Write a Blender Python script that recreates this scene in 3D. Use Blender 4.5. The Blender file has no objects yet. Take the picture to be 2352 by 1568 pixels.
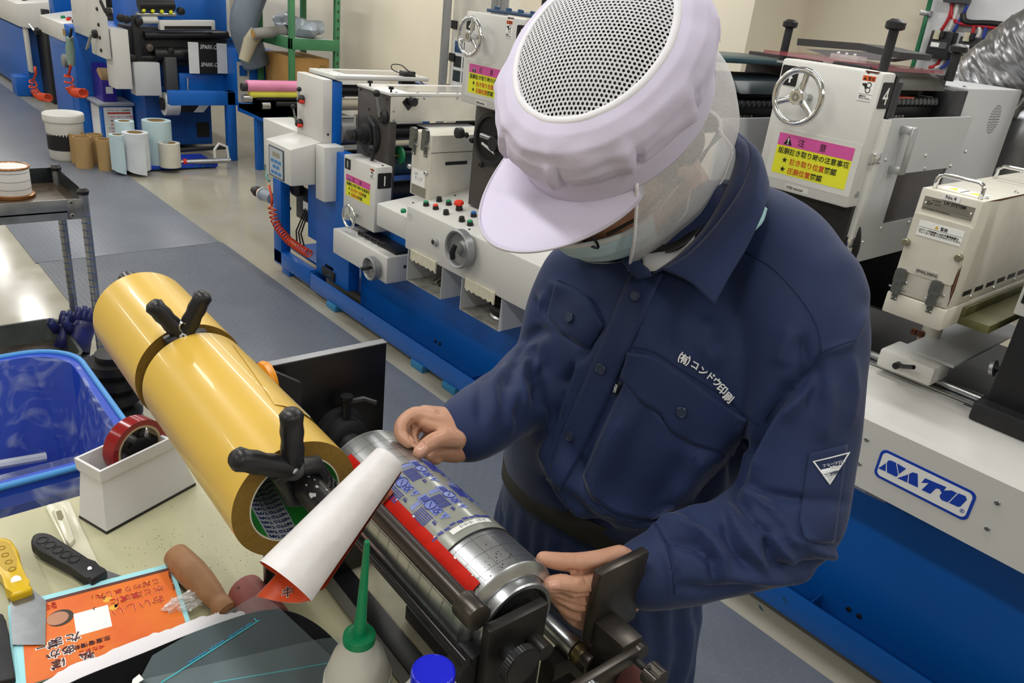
import bpy, bmesh, math, random
import numpy as np
from mathutils import Vector, Matrix, Quaternion, noise

random.seed(7)
SC = bpy.context.scene
COL = SC.collection

# ------------------------------------------------------------------ camera
# solved from the vanishing points of the press line: X runs along the press,
# Y away across the aisle, Z up; the camera stands at the origin, 1.70 m high
F_PX, CAM_H = 1805.3, 1.70
_a, _b, _c = [math.radians(v) for v in (-46.9085, 23.7929, 6.6032)]
def _cam_rows():
    ca, sa, cb, sb, cc, sc = math.cos(_a), math.sin(_a), math.cos(_b), math.sin(_b), math.cos(_c), math.sin(_c)
    Rz = np.array([[ca, -sa, 0], [sa, ca, 0], [0, 0, 1]])
    B = np.array([[1, 0, 0], [0, 0, -1], [0, 1, 0]])
    Rx = np.array([[1, 0, 0], [0, cb, -sb], [0, sb, cb]])
    Rr = np.array([[cc, -sc, 0], [sc, cc, 0], [0, 0, 1]])
    return Rr @ Rx @ B @ Rz
CM = _cam_rows()
cam_d = bpy.data.cameras.new('camera')
cam = bpy.data.objects.new('camera', cam_d)
COL.objects.link(cam)
cam_d.sensor_width = 36.0
cam_d.sensor_fit = 'HORIZONTAL'
cam_d.lens = F_PX / 2352 * 36.0
cam_d.clip_start = 0.02
_R, _U, _Bk = CM[0], -CM[1], -CM[2]
cam.matrix_world = Matrix(((_R[0], _U[0], _Bk[0], 0), (_R[1], _U[1], _Bk[1], 0), (_R[2], _U[2], _Bk[2], CAM_H), (0, 0, 0, 1)))
SC.camera = cam

# ------------------------------------------------------------------ world, lights, exposure
SC.view_settings.view_transform = 'Standard'
SC.view_settings.look = 'None'
SC.view_settings.exposure = 0.12
SC.view_settings.gamma = 1.0
SC.view_settings.use_curve_mapping = False
W = bpy.data.worlds.new('world'); SC.world = W
W.use_nodes = True
W.node_tree.nodes['Background'].inputs[0].default_value = (0.80, 0.86, 1.0, 1)
W.node_tree.nodes['Background'].inputs[1].default_value = 0.15
CEIL = 2.75
LIGHT_ROWS = [-1.7, 0.0, 1.7, 3.4]
LIGHT_X = [-13.0, -10.6, -8.2, -5.8, -3.4, -1.0, 1.4]
LIGHT_W = 15.0
def lamp(x, y, power):
    d = bpy.data.lights.new('ceiling_tube_light', 'AREA')
    d.shape = 'RECTANGLE'; d.size = 1.2; d.size_y = 0.16; d.energy = power
    d.color = (1.0, 0.99, 0.97)
    o = bpy.data.objects.new('ceiling_tube_light', d); COL.objects.link(o)
    o.location = (x, y, CEIL - 0.075)

# ------------------------------------------------------------------ photo point -> place on a plane
def _ray(x, y):
    return CM.T @ np.array([x - 1176.0, y - 784.0, F_PX])
_C = np.array([0, 0, CAM_H])
def PX(x, y, v): d = _ray(x, y); return Vector(_C + d * (v / d[0]))
def PY(x, y, v): d = _ray(x, y); return Vector(_C + d * (v / d[1]))
def PZ(x, y, v): d = _ray(x, y); return Vector(_C + d * ((v - CAM_H) / d[2]))
def PD(x, y, t): return Vector(_C + _ray(x, y) * (t / F_PX))
def proj(P):
    Q = (np.asarray(P) - _C) @ CM.T
    return np.stack([Q[..., 0] / Q[..., 2] * F_PX + 1176, Q[..., 1] / Q[..., 2] * F_PX + 784, Q[..., 2]], -1)

# ------------------------------------------------------------------ materials
MATS = {}
def srgb(h):
    if isinstance(h, (tuple, list)): return tuple(h)
    h = h.lstrip('#'); v = [int(h[i:i+2], 16) / 255 for i in (0, 2, 4)]
    return tuple(c / 12.92 if c <= .04045 else ((c + .055) / 1.055) ** 2.4 for c in v)
def mat(name, col, rough=.5, metal=0., vary=.06, vscale=6., bump=0., bscale=200., alpha=1., trans=0., emit=0., coat=0., col2=None, spec=.5, ior=1.45, stretch=None, sheen=0.):
    if name in MATS: return MATS[name]
    m = bpy.data.materials.new(name); m.use_nodes = True
    nt = m.node_tree; b = nt.nodes['Principled BSDF']
    c = srgb(col); c2 = srgb(col2) if col2 else tuple(max(0, x * (1 - vary * 3)) for x in c)
    b.inputs['Roughness'].default_value = rough
    b.inputs['Metallic'].default_value = metal
    b.inputs['IOR'].default_value = ior
    b.inputs['Specular IOR Level'].default_value = spec
    b.inputs['Alpha'].default_value = alpha
    b.inputs['Transmission Weight'].default_value = trans
    b.inputs['Coat Weight'].default_value = coat
    if sheen: b.inputs['Sheen Weight'].default_value = sheen; b.inputs['Sheen Roughness'].default_value = .4
    tc = nt.nodes.new('ShaderNodeTexCoord')
    vec = tc.outputs['Object']
    if stretch:
        mp = nt.nodes.new('ShaderNodeMapping'); mp.inputs['Scale'].default_value = stretch
        nt.links.new(vec, mp.inputs['Vector']); vec = mp.outputs['Vector']
    n = nt.nodes.new('ShaderNodeTexNoise'); n.inputs['Scale'].default_value = vscale; n.inputs['Detail'].default_value = 5
    nt.links.new(vec, n.inputs['Vector'])
    r = nt.nodes.new('ShaderNodeValToRGB')
    r.color_ramp.elements[0].position = .3; r.color_ramp.elements[1].position = .7
    r.color_ramp.elements[0].color = (*c2, 1); r.color_ramp.elements[1].color = (*c, 1)
    nt.links.new(n.outputs['Fac'], r.inputs['Fac'])
    nt.links.new(r.outputs['Color'], b.inputs['Base Color'])
    if bump:
        n2 = nt.nodes.new('ShaderNodeTexNoise'); n2.inputs['Scale'].default_value = bscale; n2.inputs['Detail'].default_value = 2
        nt.links.new(vec, n2.inputs['Vector'])
        bp = nt.nodes.new('ShaderNodeBump'); bp.inputs['Strength'].default_value = bump; bp.inputs['Distance'].default_value = .002
        nt.links.new(n2.outputs['Fac'], bp.inputs['Height']); nt.links.new(bp.outputs['Normal'], b.inputs['Normal'])
    if emit:
        b.inputs['Emission Color'].default_value = (*c, 1); b.inputs['Emission Strength'].default_value = emit
    MATS[name] = m
    return m

# ------------------------------------------------------------------ geometry builder (world coordinates)
def V(*a): return Vector(a[0]) if len(a) == 1 else Vector(a)
def perp(ax):
    ax = V(ax).normalized(); t = V(0, 0, 1) if abs(ax.z) < .9 else V(1, 0, 0)
    u = ax.cross(t).normalized(); return u, ax.cross(u).normalized()
class G:
    def __init__(s): s.bm = bmesh.new()
    def _bev(s, verts, bev, seg=2):
        ed = list({e for v in verts for e in v.link_edges})
        bmesh.ops.bevel(s.bm, geom=ed, offset=bev, segments=seg, affect='EDGES', profile=.5, clamp_overlap=True)
    def hexa(s, p, bev=0, seg=2):
        """8 corners: bottom ring 0-3, top ring 4-7"""
        v = [s.bm.verts.new(q) for q in p]
        for f in ((3, 2, 1, 0), (4, 5, 6, 7), (0, 1, 5, 4), (1, 2, 6, 5), (2, 3, 7, 6), (3, 0, 4, 7)):
            s.bm.faces.new([v[i] for i in f])
        if bev: s._bev(v, bev, seg)
        return s
    def box(s, x0, x1, y0, y1, z0, z1, bev=0, seg=2):
        if x0 > x1: x0, x1 = x1, x0
        if y0 > y1: y0, y1 = y1, y0
        if z0 > z1: z0, z1 = z1, z0
        return s.hexa([(x0, y0, z0), (x1, y0, z0), (x1, y1, z0), (x0, y1, z0), (x0, y0, z1), (x1, y0, z1), (x1, y1, z1), (x0, y1, z1)], bev, seg)
    def obox(s, o, ax, ay, az, bev=0, seg=2):
        """corner o and three edge vectors"""
        o, ax, ay, az = V(o), V(ax), V(ay), V(az)
        if ax.cross(ay).dot(az) < 0: ax, ay = ay, ax
        return s.hexa([o, o + ax, o + ax + ay, o + ay, o + az, o + ax + az, o + ax + ay + az, o + ay + az], bev, seg)
    def cyl(s, p0, p1, r0, r1=None, n=20, bev=0):
        p0, p1 = V(p0), V(p1); r1 = r0 if r1 is None else r1
        u, w = perp(p1 - p0)
        a = [[s.bm.verts.new(p + (u * math.cos(2*math.pi*i/n) + w * math.sin(2*math.pi*i/n)) * r) for i in range(n)] for p, r in ((p0, r0), (p1, r1))]
        for i in range(n):
            j = (i + 1) % n; s.bm.faces.new((a[0][i], a[0][j], a[1][j], a[1][i]))
        c0 = s.bm.faces.new(a[0][::-1]); c1 = s.bm.faces.new(a[1])
        if bev:
            bmesh.ops.bevel(s.bm, geom=list(c0.edges) + list(c1.edges), offset=bev, segments=2, affect='EDGES', profile=.5)
        return s
    def lathe(s, prof, o, ax, n=24, cap=True):
        """prof: (radius, height along ax)"""
        o, ax = V(o), V(ax).normalized(); u, w = perp(ax)
        rings = [[s.bm.verts.new(o + ax * h + (u * math.cos(2*math.pi*i/n) + w * math.sin(2*math.pi*i/n)) * max(r, 1e-5)) for i in range(n)] for r, h in prof]
        for a, b in zip(rings, rings[1:]):
            for i in range(n):
                j = (i + 1) % n; s.bm.faces.new((a[i], a[j], b[j], b[i]))
        if cap:
            s.bm.faces.new(rings[0][::-1]); s.bm.faces.new(rings[-1])
        return s
    def tube(s, pts, r, n=8, cap=True, closed=False, flat=1.0, up=None):
        pts = [V(p) for p in pts]; m = len(pts); R = r if isinstance(r, (list, tuple)) else [r] * m
        rings = []; u = None
        for k, p in enumerate(pts):
            if closed: t = (pts[(k + 1) % m] - pts[k - 1]).normalized()
            else: t = (pts[min(k + 1, m - 1)] - pts[max(k - 1, 0)]).normalized()
            if up is not None: u = (V(up) - t * V(up).dot(t)).normalized()
            elif u is None: u = perp(t)[0]
            else:
                u = u - t * u.dot(t); u = u.normalized() if u.length > 1e-6 else perp(t)[0]
            w = t.cross(u)
            rings.append([s.bm.verts.new(p + (u * math.cos(2*math.pi*i/n) * flat + w * math.sin(2*math.pi*i/n)) * R[k]) for i in range(n)])
        prs = list(zip(rings, rings[1:])) + ([(rings[-1], rings[0])] if closed else [])
        for a, b in prs:
            for i in range(n):
                j = (i + 1) % n; s.bm.faces.new((a[i], a[j], b[j], b[i]))
        if cap and not closed:
            s.bm.faces.new(rings[0][::-1]); s.bm.faces.new(rings[-1])
        return s
    def ring(s, o, ax, R, r, n=32, m=10, flat=1.0):
        u, w = perp(ax); o = V(o)
        return s.tube([o + (u * math.cos(2*math.pi*i/n) + w * math.sin(2*math.pi*i/n)) * R for i in range(n)], r, m, closed=True, up=ax, flat=flat)
    def prism(s, poly, vec, bev=0):
        poly = [V(p) for p in poly]; vec = V(vec)
        nrm = V(0, 0, 0)
        for i in range(len(poly)): nrm += poly[i].cross(poly[(i + 1) % len(poly)])
        if nrm.dot(vec) < 0: poly = poly[::-1]
        a = [s.bm.verts.new(p) for p in poly]; b = [s.bm.verts.new(p + vec) for p in poly]
        s.bm.faces.new(a[::-1]); s.bm.faces.new(b); n = len(a)
        for i in range(n):
            j = (i + 1) % n; s.bm.faces.new((a[i], a[j], b[j], b[i]))
        if bev: s._bev(a + b, bev)
        return s
    def grid(s, fn, nu, nv, cu=False, cv=False):
        g = [[s.bm.verts.new(fn(i / (nu if cu else nu - 1), j / (nv if cv else nv - 1))) for j in range(nv)] for i in range(nu)]
        for i in range(nu if cu else nu - 1):
            for j in range(nv if cv else nv - 1):
                s.bm.faces.new((g[i][j], g[(i+1) % nu][j], g[(i+1) % nu][(j+1) % nv], g[i][(j+1) % nv]))
        return s
    def sphere(s, o, r, n=16, sc=(1, 1, 1)):
        o = V(o); k = bmesh.ops.create_uvsphere(s.bm, u_segments=n, v_segments=max(6, n // 2), radius=r)
        for v in k['verts']: v.co = V(v.co.x * sc[0], v.co.y * sc[1], v.co.z * sc[2]) + o
        return s
    def mesh(s, name):
        me = bpy.data.meshes.new(name); bmesh.ops.recalc_face_normals(s.bm, faces=s.bm.faces) if len(s.bm.faces) < 60000 else None
        s.bm.to_mesh(me); s.bm.free(); return me

def _smooth(me, ang):
    if ang is None: return
    me.shade_smooth()
    if ang < 180: me.set_sharp_from_angle(angle=math.radians(ang))
def link(name, me, m, parent=None, ang=35):
    """mesh in world coordinates -> object; origin moved to the base of the mesh"""
    o = bpy.data.objects.new(name, me); COL.objects.link(o)
    if m is not None: me.materials.append(m)
    _smooth(me, ang)
    n = len(me.vertices); a = np.empty(n * 3); me.vertices.foreach_get('co', a); a = a.reshape(-1, 3)
    c = Vector(((a[:, 0].min() + a[:, 0].max()) / 2, (a[:, 1].min() + a[:, 1].max()) / 2, a[:, 2].min()))
    me.transform(Matrix.Translation(-c))
    w = c
    if parent is not None:
        o.parent = parent
        o.location = c - WT[parent.name]
    else: o.location = c
    WT[o.name] = c
    return o
WT = {}
def thing(name, label, cat, loc=(0, 0, 0), group=None, kind=None):
    o = bpy.data.objects.new(name, None); COL.objects.link(o)
    o.empty_display_size = .05; o.location = loc; o['label'] = label
    if kind: o['kind'] = kind
    else: o['category'] = cat
    if group: o['group'] = group
    WT[o.name] = Vector(loc)
    return o
def part(name, g, m, parent, ang=35, label=None):
    o = link(name, g.mesh(name), m, parent, ang)
    if label: o['label'] = label
    return o
def single(name, g, m, label, cat, group=None, kind=None, ang=35):
    o = link(name, g.mesh(name), m, None, ang); o['label'] = label
    if kind: o['kind'] = kind
    if kind != 'structure': o['category'] = cat
    if group: o['group'] = group
    return o
def struct(name, g, m, parent=None, label=None, ang=35):
    o = link(name, g.mesh(name), m, parent, ang)
    if parent is None: o['kind'] = 'structure'
    if label: o['label'] = label
    return o
def copy_tree(o, delta, label=None, group=None, parent=None, rot=None):
    c = o.copy(); COL.objects.link(c)
    if parent is None:
        c.location = o.location + Vector(delta)
        if rot: c.rotation_euler = rot
        if label: c['label'] = label
        if group: c['group'] = group
    else: c.parent = parent
    for ch in [k for k in bpy.data.objects if k.parent == o]: copy_tree(ch, delta, parent=c)
    return c

# ------------------------------------------------------------------ flat frames for panels, print and lettering
class Fr:
    def __init__(s, o, x, y): s.o, s.x, s.y = V(o), V(x).normalized(), V(y).normalized(); s.n = s.x.cross(s.y).normalized()
    def p(s, u, v, w=0): return s.o + s.x * u + s.y * v + s.n * w
    def rect(s, u0, v0, u1, v1, w0, w1, g=None, bev=0):
        g = g or G(); return g.obox(s.p(u0, v0, w0), s.x * (u1 - u0), s.y * (v1 - v0), s.n * (w1 - w0), bev)
    def rrect(s, u0, v0, u1, v1, w0, w1, r, g=None, n=5):
        g = g or G(); P = []
        for cx, cy, a0 in ((u1 - r, v1 - r, 0), (u0 + r, v1 - r, 90), (u0 + r, v0 + r, 180), (u1 - r, v0 + r, 270)):
            for k in range(n + 1):
                a = math.radians(a0 + 90 * k / n); P.append(s.p(cx + r * math.cos(a), cy + r * math.sin(a), w0))
        return g.prism(P, s.n * (w1 - w0))
    def poly(s, pts, w0, w1, g=None):
        g = g or G(); return g.prism([s.p(u, v, w0) for u, v in pts], s.n * (w1 - w0))
    def cyl(s, u, v, w0, w1, r, r1=None, n=20, g=None, bev=0):
        g = g or G(); return g.cyl(s.p(u, v, w0), s.p(u, v, w1), r, r1, n, bev)
def FY(Y): return Fr((0, Y, 0), (1, 0, 0), (0, 0, 1))           # faces the aisle (-Y)
def FX(X): return Fr((X, 0, 0), (0, 1, 0), (0, 0, 1))           # faces +X
TEXTS = []
def text(body, fr, u, v, size, m, parent, w=.0008, name='lettering', align='LEFT', shear=0, th=.0003, sx=1.0, rot=0, space=1.0, bend=None, bold=0):
    c = bpy.data.curves.new(name, 'FONT'); c.body = body; c.size = size; c.extrude = th; c.align_x = align; c.shear = shear
    c.resolution_u = 3; c.space_character = space; c.offset = bold
    o = bpy.data.objects.new('tmp_text', c); COL.objects.link(o)
    x = fr.x * math.cos(rot) + fr.y * math.sin(rot); y = fr.n.cross(x); p = fr.p(u, v, w)
    M = Matrix(((x.x, y.x, fr.n.x, p.x), (x.y, y.y, fr.n.y, p.y), (x.z, y.z, fr.n.z, p.z), (0, 0, 0, 1))) @ Matrix.Diagonal((sx, 1, 1, 1))
    TEXTS.append((o, M, name, m, parent, bend))
def finish_texts():
    dg = bpy.context.evaluated_depsgraph_get()
    for o, M, name, m, parent, bend in TEXTS:
        me = bpy.data.meshes.new_from_object(o.evaluated_get(dg)); me.materials.clear(); me.name = name
        if len(me.vertices) == 0: print('EMPTY TEXT', o.data.body)
        me.transform(M)
        if bend:
            for v in me.vertices: v.co = bend(v.co)
        bpy.data.objects.remove(o)
        link(name, me, m, parent, None)
    TEXTS.clear()

def spline(P, m=8):
    """open Catmull-Rom through tuples"""
    P = [np.array(p, float) for p in P]; Q = [2 * P[0] - P[1]] + P + [2 * P[-1] - P[-2]]; out = []
    for i in range(1, len(Q) - 2):
        for k in range(m):
            t = k / m; p0, p1, p2, p3 = Q[i - 1:i + 3]
            out.append(.5 * (2 * p1 + (-p0 + p2) * t + (2 * p0 - 5 * p1 + 4 * p2 - p3) * t * t + (-p0 + 3 * p1 - 3 * p2 + p3) * t ** 3))
    out.append(P[-1]); return out
# ================================================================== materials
WHITE = mat('press_white_paint', '#d3d2cd', .35, vary=.02, vscale=3, bump=.02, bscale=400)
GREYW = mat('press_grey_paint', '#c3c5c6', .4, vary=.02, vscale=3)
CREAMW = mat('lamp_cream_paint', '#d6d2c4', .42, vary=.05, vscale=9)
BLUE = mat('press_blue_paint', '#055cb4', .38, vary=.03, vscale=4)
BLUED = mat('press_deep_blue_paint', '#06509e', .4, vary=.03, vscale=4)
IRON = mat('dark_iron', '#4b4744', .5, .0, vary=.08, vscale=12, bump=.1, bscale=300)
BLACK = mat('black_paint', '#1b1b1d', .42, vary=.1, vscale=20)
BLACKM = mat('matte_black_iron', '#232326', .55, vary=.1, vscale=30, bump=.1, bscale=200)
RUBBER = mat('black_rubber', '#202022', .5, vary=.1)
CHROME = mat('chrome', '#e6e8ea', .12, 1., vary=.02)
STEEL = mat('steel', '#b9bbbd', .28, 1., vary=.08, vscale=40)
ALU = mat('aluminium', '#c6c8ca', .38, .9, vary=.05, vscale=30)
GLASSY = mat('smoked_acrylic', '#3c3330', .12, vary=.05, alpha=.8, spec=.6)
CLEAR = mat('clear_acrylic', '#e9e3e0', .08, alpha=.3, vary=.0)
GREYROLL = mat('grey_roller', '#7c7b79', .35, vary=.03)
CREAMROLL = mat('cream_roller', '#d5cbb2', .45, vary=.03)
PINK = mat('pink_print', '#d1549b', .55, vary=.02)
YELLOW = mat('yellow_print', '#e5e52e', .55, vary=.02)
WPRINT = mat('white_label', '#efefec', .5, vary=.01)
KPRINT = mat('black_print', '#161616', .55, vary=.02)
ORANGEP = mat('orange_print', '#c85b1e', .55, vary=.02)
REDP = mat('red_print', '#c8331f', .5, vary=.02)
OLIVE = mat('olive_guard', '#6d6c42', .45, vary=.15, vscale=12)
RUST = mat('rust_chip', '#6b3c26', .7, vary=.2, vscale=60)
SILVERTAG = mat('silver_plate', '#9c9a90', .35, .6, vary=.04)
GREENB = mat('green_button', '#128a5a', .35, vary=.02)
REDB = mat('red_button', '#e0341f', .35, vary=.02)
BLUEB = mat('blue_button', '#1f5fae', .35, vary=.02)
GREYWHEEL = mat('grey_cast_wheel', '#9b9d9e', .38, .5, vary=.05)
BADGEBLUE = mat('badge_blue', '#1741ae', .45, vary=.02)

# ================================================================== the room
def floor_material():
    m = mat('polished_floor', '#aaa699', .16, vary=.035, vscale=1.3, col2='#98937f')
    nt = m.node_tree; b = nt.nodes['Principled BSDF']
    n = nt.nodes.new('ShaderNodeTexNoise'); n.inputs['Scale'].default_value = 9; n.inputs['Detail'].default_value = 8
    mr = nt.nodes.new('ShaderNodeMapRange'); mr.inputs[3].default_value = .05; mr.inputs[4].default_value = .24
    tc = nt.nodes.new('ShaderNodeTexCoord'); nt.links.new(tc.outputs['Object'], n.inputs['Vector'])
    nt.links.new(n.outputs['Fac'], mr.inputs[0]); nt.links.new(mr.outputs[0], b.inputs['Roughness'])
    return m
WALLM = mat('beige_wall', '#e4dbc6', .75, vary=.012, vscale=2, bump=.08, bscale=120)
PILM = WALLM
XW = PY(1735, 0, 4.0).x
struct('floor', G().box(-15, 4, -4.2, 4.9, -.06, 0), floor_material(), label='polished beige grey floor of the print shop')
struct('ceiling', G().box(-15, 4, -4.2, 4.9, CEIL, CEIL + .08), mat('ceiling_white', '#e8e8e4', .8, vary=.01), label='white ceiling over the print shop')
struct('wall_back', G().box(-15, XW, 4.0, 4.9, 0, CEIL), WALLM, label='beige back wall behind the presses')
struct('wall_recess', G().box(XW, 4.0, 4.54, 4.9, 0, CEIL), WALLM, label='beige recessed back wall behind unit four')
struct('wall_right', G().box(4.0, 4.1, -4.2, 4.9, 0, CEIL), WALLM)
struct('wall_left', G().box(-15.1, -15, -4.2, 4.9, 0, CEIL), WALLM)
struct('wall_front', G().box(-15, 4, -4.3, -4.2, 0, CEIL), WALLM)
for ry in LIGHT_ROWS:
    for rx in LIGHT_X: lamp(rx, ry, LIGHT_W)

# floor mats of grey checker plate
MATG = mat('grey_checker_mat', '#70757e', .36, vary=.05, vscale=3, col2='#676c75')
def tread(name, x0, x1, y0, y1, parent, step):
    co = []; fa = []
    L, Wd, Hh = .013, .0026, .0009
    ny = int((y1 - y0 - .03) / step); nx = int((x1 - x0 - .03) / step)
    tpl = [(-L, 0, 0), (0, -Wd, 0), (L, 0, 0), (0, Wd, 0), (-L * .55, 0, Hh), (L * .55, 0, Hh)]
    for i in range(nx):
        for j in range(ny):
            a = math.radians(45 if (i + j) % 2 else -45); c, s = math.cos(a), math.sin(a)
            X, Y = x0 + .02 + i * step, y0 + .02 + j * step; k = len(co)
            for x, y, z in tpl: co.append((X + x * c - y * s, Y + x * s + y * c, .0052 + z))
            fa += [(k, k + 1, k + 5, k + 4), (k + 1, k + 2, k + 5), (k + 2, k + 3, k + 4, k + 5), (k + 3, k, k + 4)]
    me = bpy.data.meshes.new(name); me.from_pydata(co, [], fa)
    o = link(name, me, MATG, parent, None); o['kind'] = 'stuff'; return o
for x0, x1, y0, y1, lab, st in ((-4.93, 1.5, .847, 1.916, 'grey checker plate floor mat under the worker beside the blue press', .026),
                                (-14.5, -4.936, .835, 1.905, 'long grey checker plate floor mat running away past the cardboard tubes', .03)):
    t = thing('floor_mat', lab, 'floor mat', ((x0 + x1) / 2, (y0 + y1) / 2, 0), 'grey floor mats along the press line')
    part('mat_sheet', G().box(x0, x1, y0, y1, 0.0005, .0052, .001), MATG, t)
    tread('tread_pattern', max(x0, -8.5), x1, y0, y1, t, st)
# ================================================================== the press line on the far side of the aisle
def rectY(Y, TL, TR, BR, BL):
    a, b, c, d = [PY(*p, Y) for p in (TL, TR, BR, BL)]
    return (a.x + d.x) / 2, (b.x + c.x) / 2, (c.z + d.z) / 2, (a.z + b.z) / 2
def screw(g, p, ax, r=.006, h=.004):
    p, ax = V(p), V(ax).normalized()
    return g.lathe([(r, 0), (r, h * .5), (r * .7, h), (r * .35, h), (r * .3, h * .5)], p, ax, 10)
NY = V(0, -1, 0)
def handwheel(name, parent, c, ax, R, m, spokes=3, rim=None, a0=90, hubm=None):
    """cast handwheel: round rim, tapered spokes, hub standing off its face"""
    c, ax = V(c), V(ax).normalized(); u, w = perp(ax); rim = rim or R * .11
    w_ = part(name, G().ring(c, ax, R - rim, rim, 40, 12), m, parent, 180)
    for k in range(spokes):
        a = math.radians(a0 + 360 * k / spokes); d = u * math.cos(a) + w * math.sin(a)
        part('spoke', G().tube([c + d * R * .12 - ax * R * .02, c + d * R * .5 - ax * R * .05, c + d * (R - rim)], [R * .15, R * .11, R * .12], 10, flat=.55, up=ax), m, w_, 60)
    part('hub', G().lathe([(R * .2, -R * .3), (R * .27, -R * .1), (R * .27, R * .12), (R * .24, R * .16), (R * .15, R * .16)], c, ax, 20), m, w_)
    part('hub_bolt', G().lathe([(R * .15, 0), (R * .15, R * .17), (R * .05, R * .17), (R * .05, R * .1)], c, ax, 14), hubm or SILVERTAG, w_)
    part('axle', G().cyl(c - ax * R * .9, c, R * .11), STEEL, w_)
    return w_
def warning(fr, x0, x1, z0, z1, parent, border=True):
    """pink and yellow caution sticker"""
    w, h = x1 - x0, z1 - z0; k = .7 * h
    if border: part('sticker_backing', fr.rect(x0 - w * .08, z0 - h * .14, x1 + w * .08, z1 + h * .12, 0, .0006), mat('sticker_backing', '#d2d1cb', .3, vary=.01), parent)
    s = part('caution_sticker', fr.rect(x0, z0, x1, z1, 0, .0009), YELLOW, parent)
    s['label'] = 'pink and yellow caution sticker'
    part('pink_band', fr.rect(x0, z0 + k, x1, z1, .0009, .0012), PINK, s)
    tx, tz, r = x0 + w * .14, z0 + h * .73, h * .22
    part('warning_triangle', fr.poly([(tx - r * .55, tz), (tx + r * .55, tz), (tx, tz + r)], .0012, .0014), KPRINT, s)
    text('!', fr, tx, tz + r * .08, r * 1.0, WPRINT, s, .0016, align='CENTER', bold=.0004)
    text('注', fr, x0 + w * .27, z0 + h * .77, h * .2, KPRINT, s, .0014)
    text('意', fr, x0 + w * .56, z0 + h * .77, h * .2, KPRINT, s, .0014)
    fs = w / 12.6
    text('版胴抜き取り時の注意事項', fr, x0 + w * .03, z0 + h * .52, fs, KPRINT, s, .0012, bold=.0002)
    for zz, a, b in ((.29, '抜き取り位置', '確認'), (.06, '圧胴位置', '確認')):
        sx = x0 + w * .15; r2 = fs * .5
        part('star', fr.poly([(sx + r2 * (1 if i % 2 == 0 else .4) * math.sin(i * math.pi / 5), z0 + h * zz + fs * .4 + r2 * (1 if i % 2 == 0 else .4) * math.cos(i * math.pi / 5)) for i in range(10)], .0009, .0012), KPRINT, s)
        text(a, fr, x0 + w * .22, z0 + h * zz, fs, ORANGEP, s, .0012, bold=.0003)
        text(b, fr, x0 + w * .22 + fs * len(a) * 1.0, z0 + h * zz, fs, KPRINT, s, .0012, bold=.0003)
    return s
def pinch(fr, x0, x1, z0, z1, parent):
    """small orange and white roller hazard label"""
    w, h = x1 - x0, z1 - z0
    s = part('hazard_label', fr.rrect(x0, z0, x1, z1, 0, .0008, w * .06), WPRINT, parent)
    part('orange_band', fr.rect(x0 + w * .05, z0 + h * .77, x1 - w * .05, z1 - h * .03, .0008, .001), mat('hazard_orange', '#e2622a', .5, vary=.02), s)
    part('warning_triangle', fr.poly([(x0 + w * .1, z0 + h * .8), (x0 + w * .34, z0 + h * .8), (x0 + w * .22, z0 + h * .93)], .001, .0011), KPRINT, s)
    text('警告', fr, x0 + w * .42, z0 + h * .81, w * .25, KPRINT, s, .0011)
    for cz in (.62, .42): part('roller_mark', G().ring(fr.p(x0 + w * .6, z0 + h * cz, .0009), fr.n, w * .16, w * .03, 18, 6, flat=.3), KPRINT, s)
    part('hand_mark', fr.poly([(x0 + w * .12, z0 + h * .66), (x0 + w * .4, z0 + h * .68), (x0 + w * .52, z0 + h * .55), (x0 + w * .38, z0 + h * .44), (x0 + w * .3, z0 + h * .56), (x0 + w * .16, z0 + h * .58)], .0008, .001), KPRINT, s)
    part('roller_mark', fr.rect(x0 + w * .04, z0 + h * .25, x1 - w * .04, z0 + h * .262, .0008, .001), KPRINT, s)
    text('運転中に\n手を入れるな。', fr, x0 + w * .1, z0 + h * .15, w * .13, KPRINT, s, .001)
def number(fr, ch, x0, x1, z0, z1, parent):
    s = part('number_plate', fr.rrect(x0, z0, x1, z1, 0, .001, (x1 - x0) * .08), KPRINT, parent)
    text(ch, fr, (x0 + x1) / 2, z0 + (z1 - z0) * .16, (z1 - z0) * .93, WPRINT, s, .0014, align='CENTER', bold=.0003, sx=min(1, (x1 - x0) / (z1 - z0) * 1.15))
def latch(fr, u, v, sc, parent):
    """steel draw latch"""
    l = part('latch', fr.rrect(u - .017 * sc, v, u + .017 * sc, v + .05 * sc, 0, .014 * sc, .012 * sc), mat('latch_steel', '#7f8380', .36, .85, vary=.08, vscale=60), parent)
    m = MATS['latch_steel']
    part('latch_lever', fr.rrect(u - .013 * sc, v - .028 * sc, u + .013 * sc, v + .012 * sc, .006 * sc, .018 * sc, .004 * sc), m, l)
    part('latch_pin', G().cyl(fr.p(u - .024 * sc, v - .012 * sc, .008 * sc), fr.p(u + .024 * sc, v - .012 * sc, .008 * sc), .003 * sc, n=10), CHROME, l)
    part('latch_hook', fr.rect(u - .009 * sc, v - .052 * sc, u + .009 * sc, v - .026 * sc, 0, .006 * sc), m, l)
    for s in (-1, 1): part('rivet', screw(G(), fr.p(u + s * .006 * sc, v - .046 * sc, .006 * sc), fr.n, .003 * sc, .002), CHROME, l)

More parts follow.
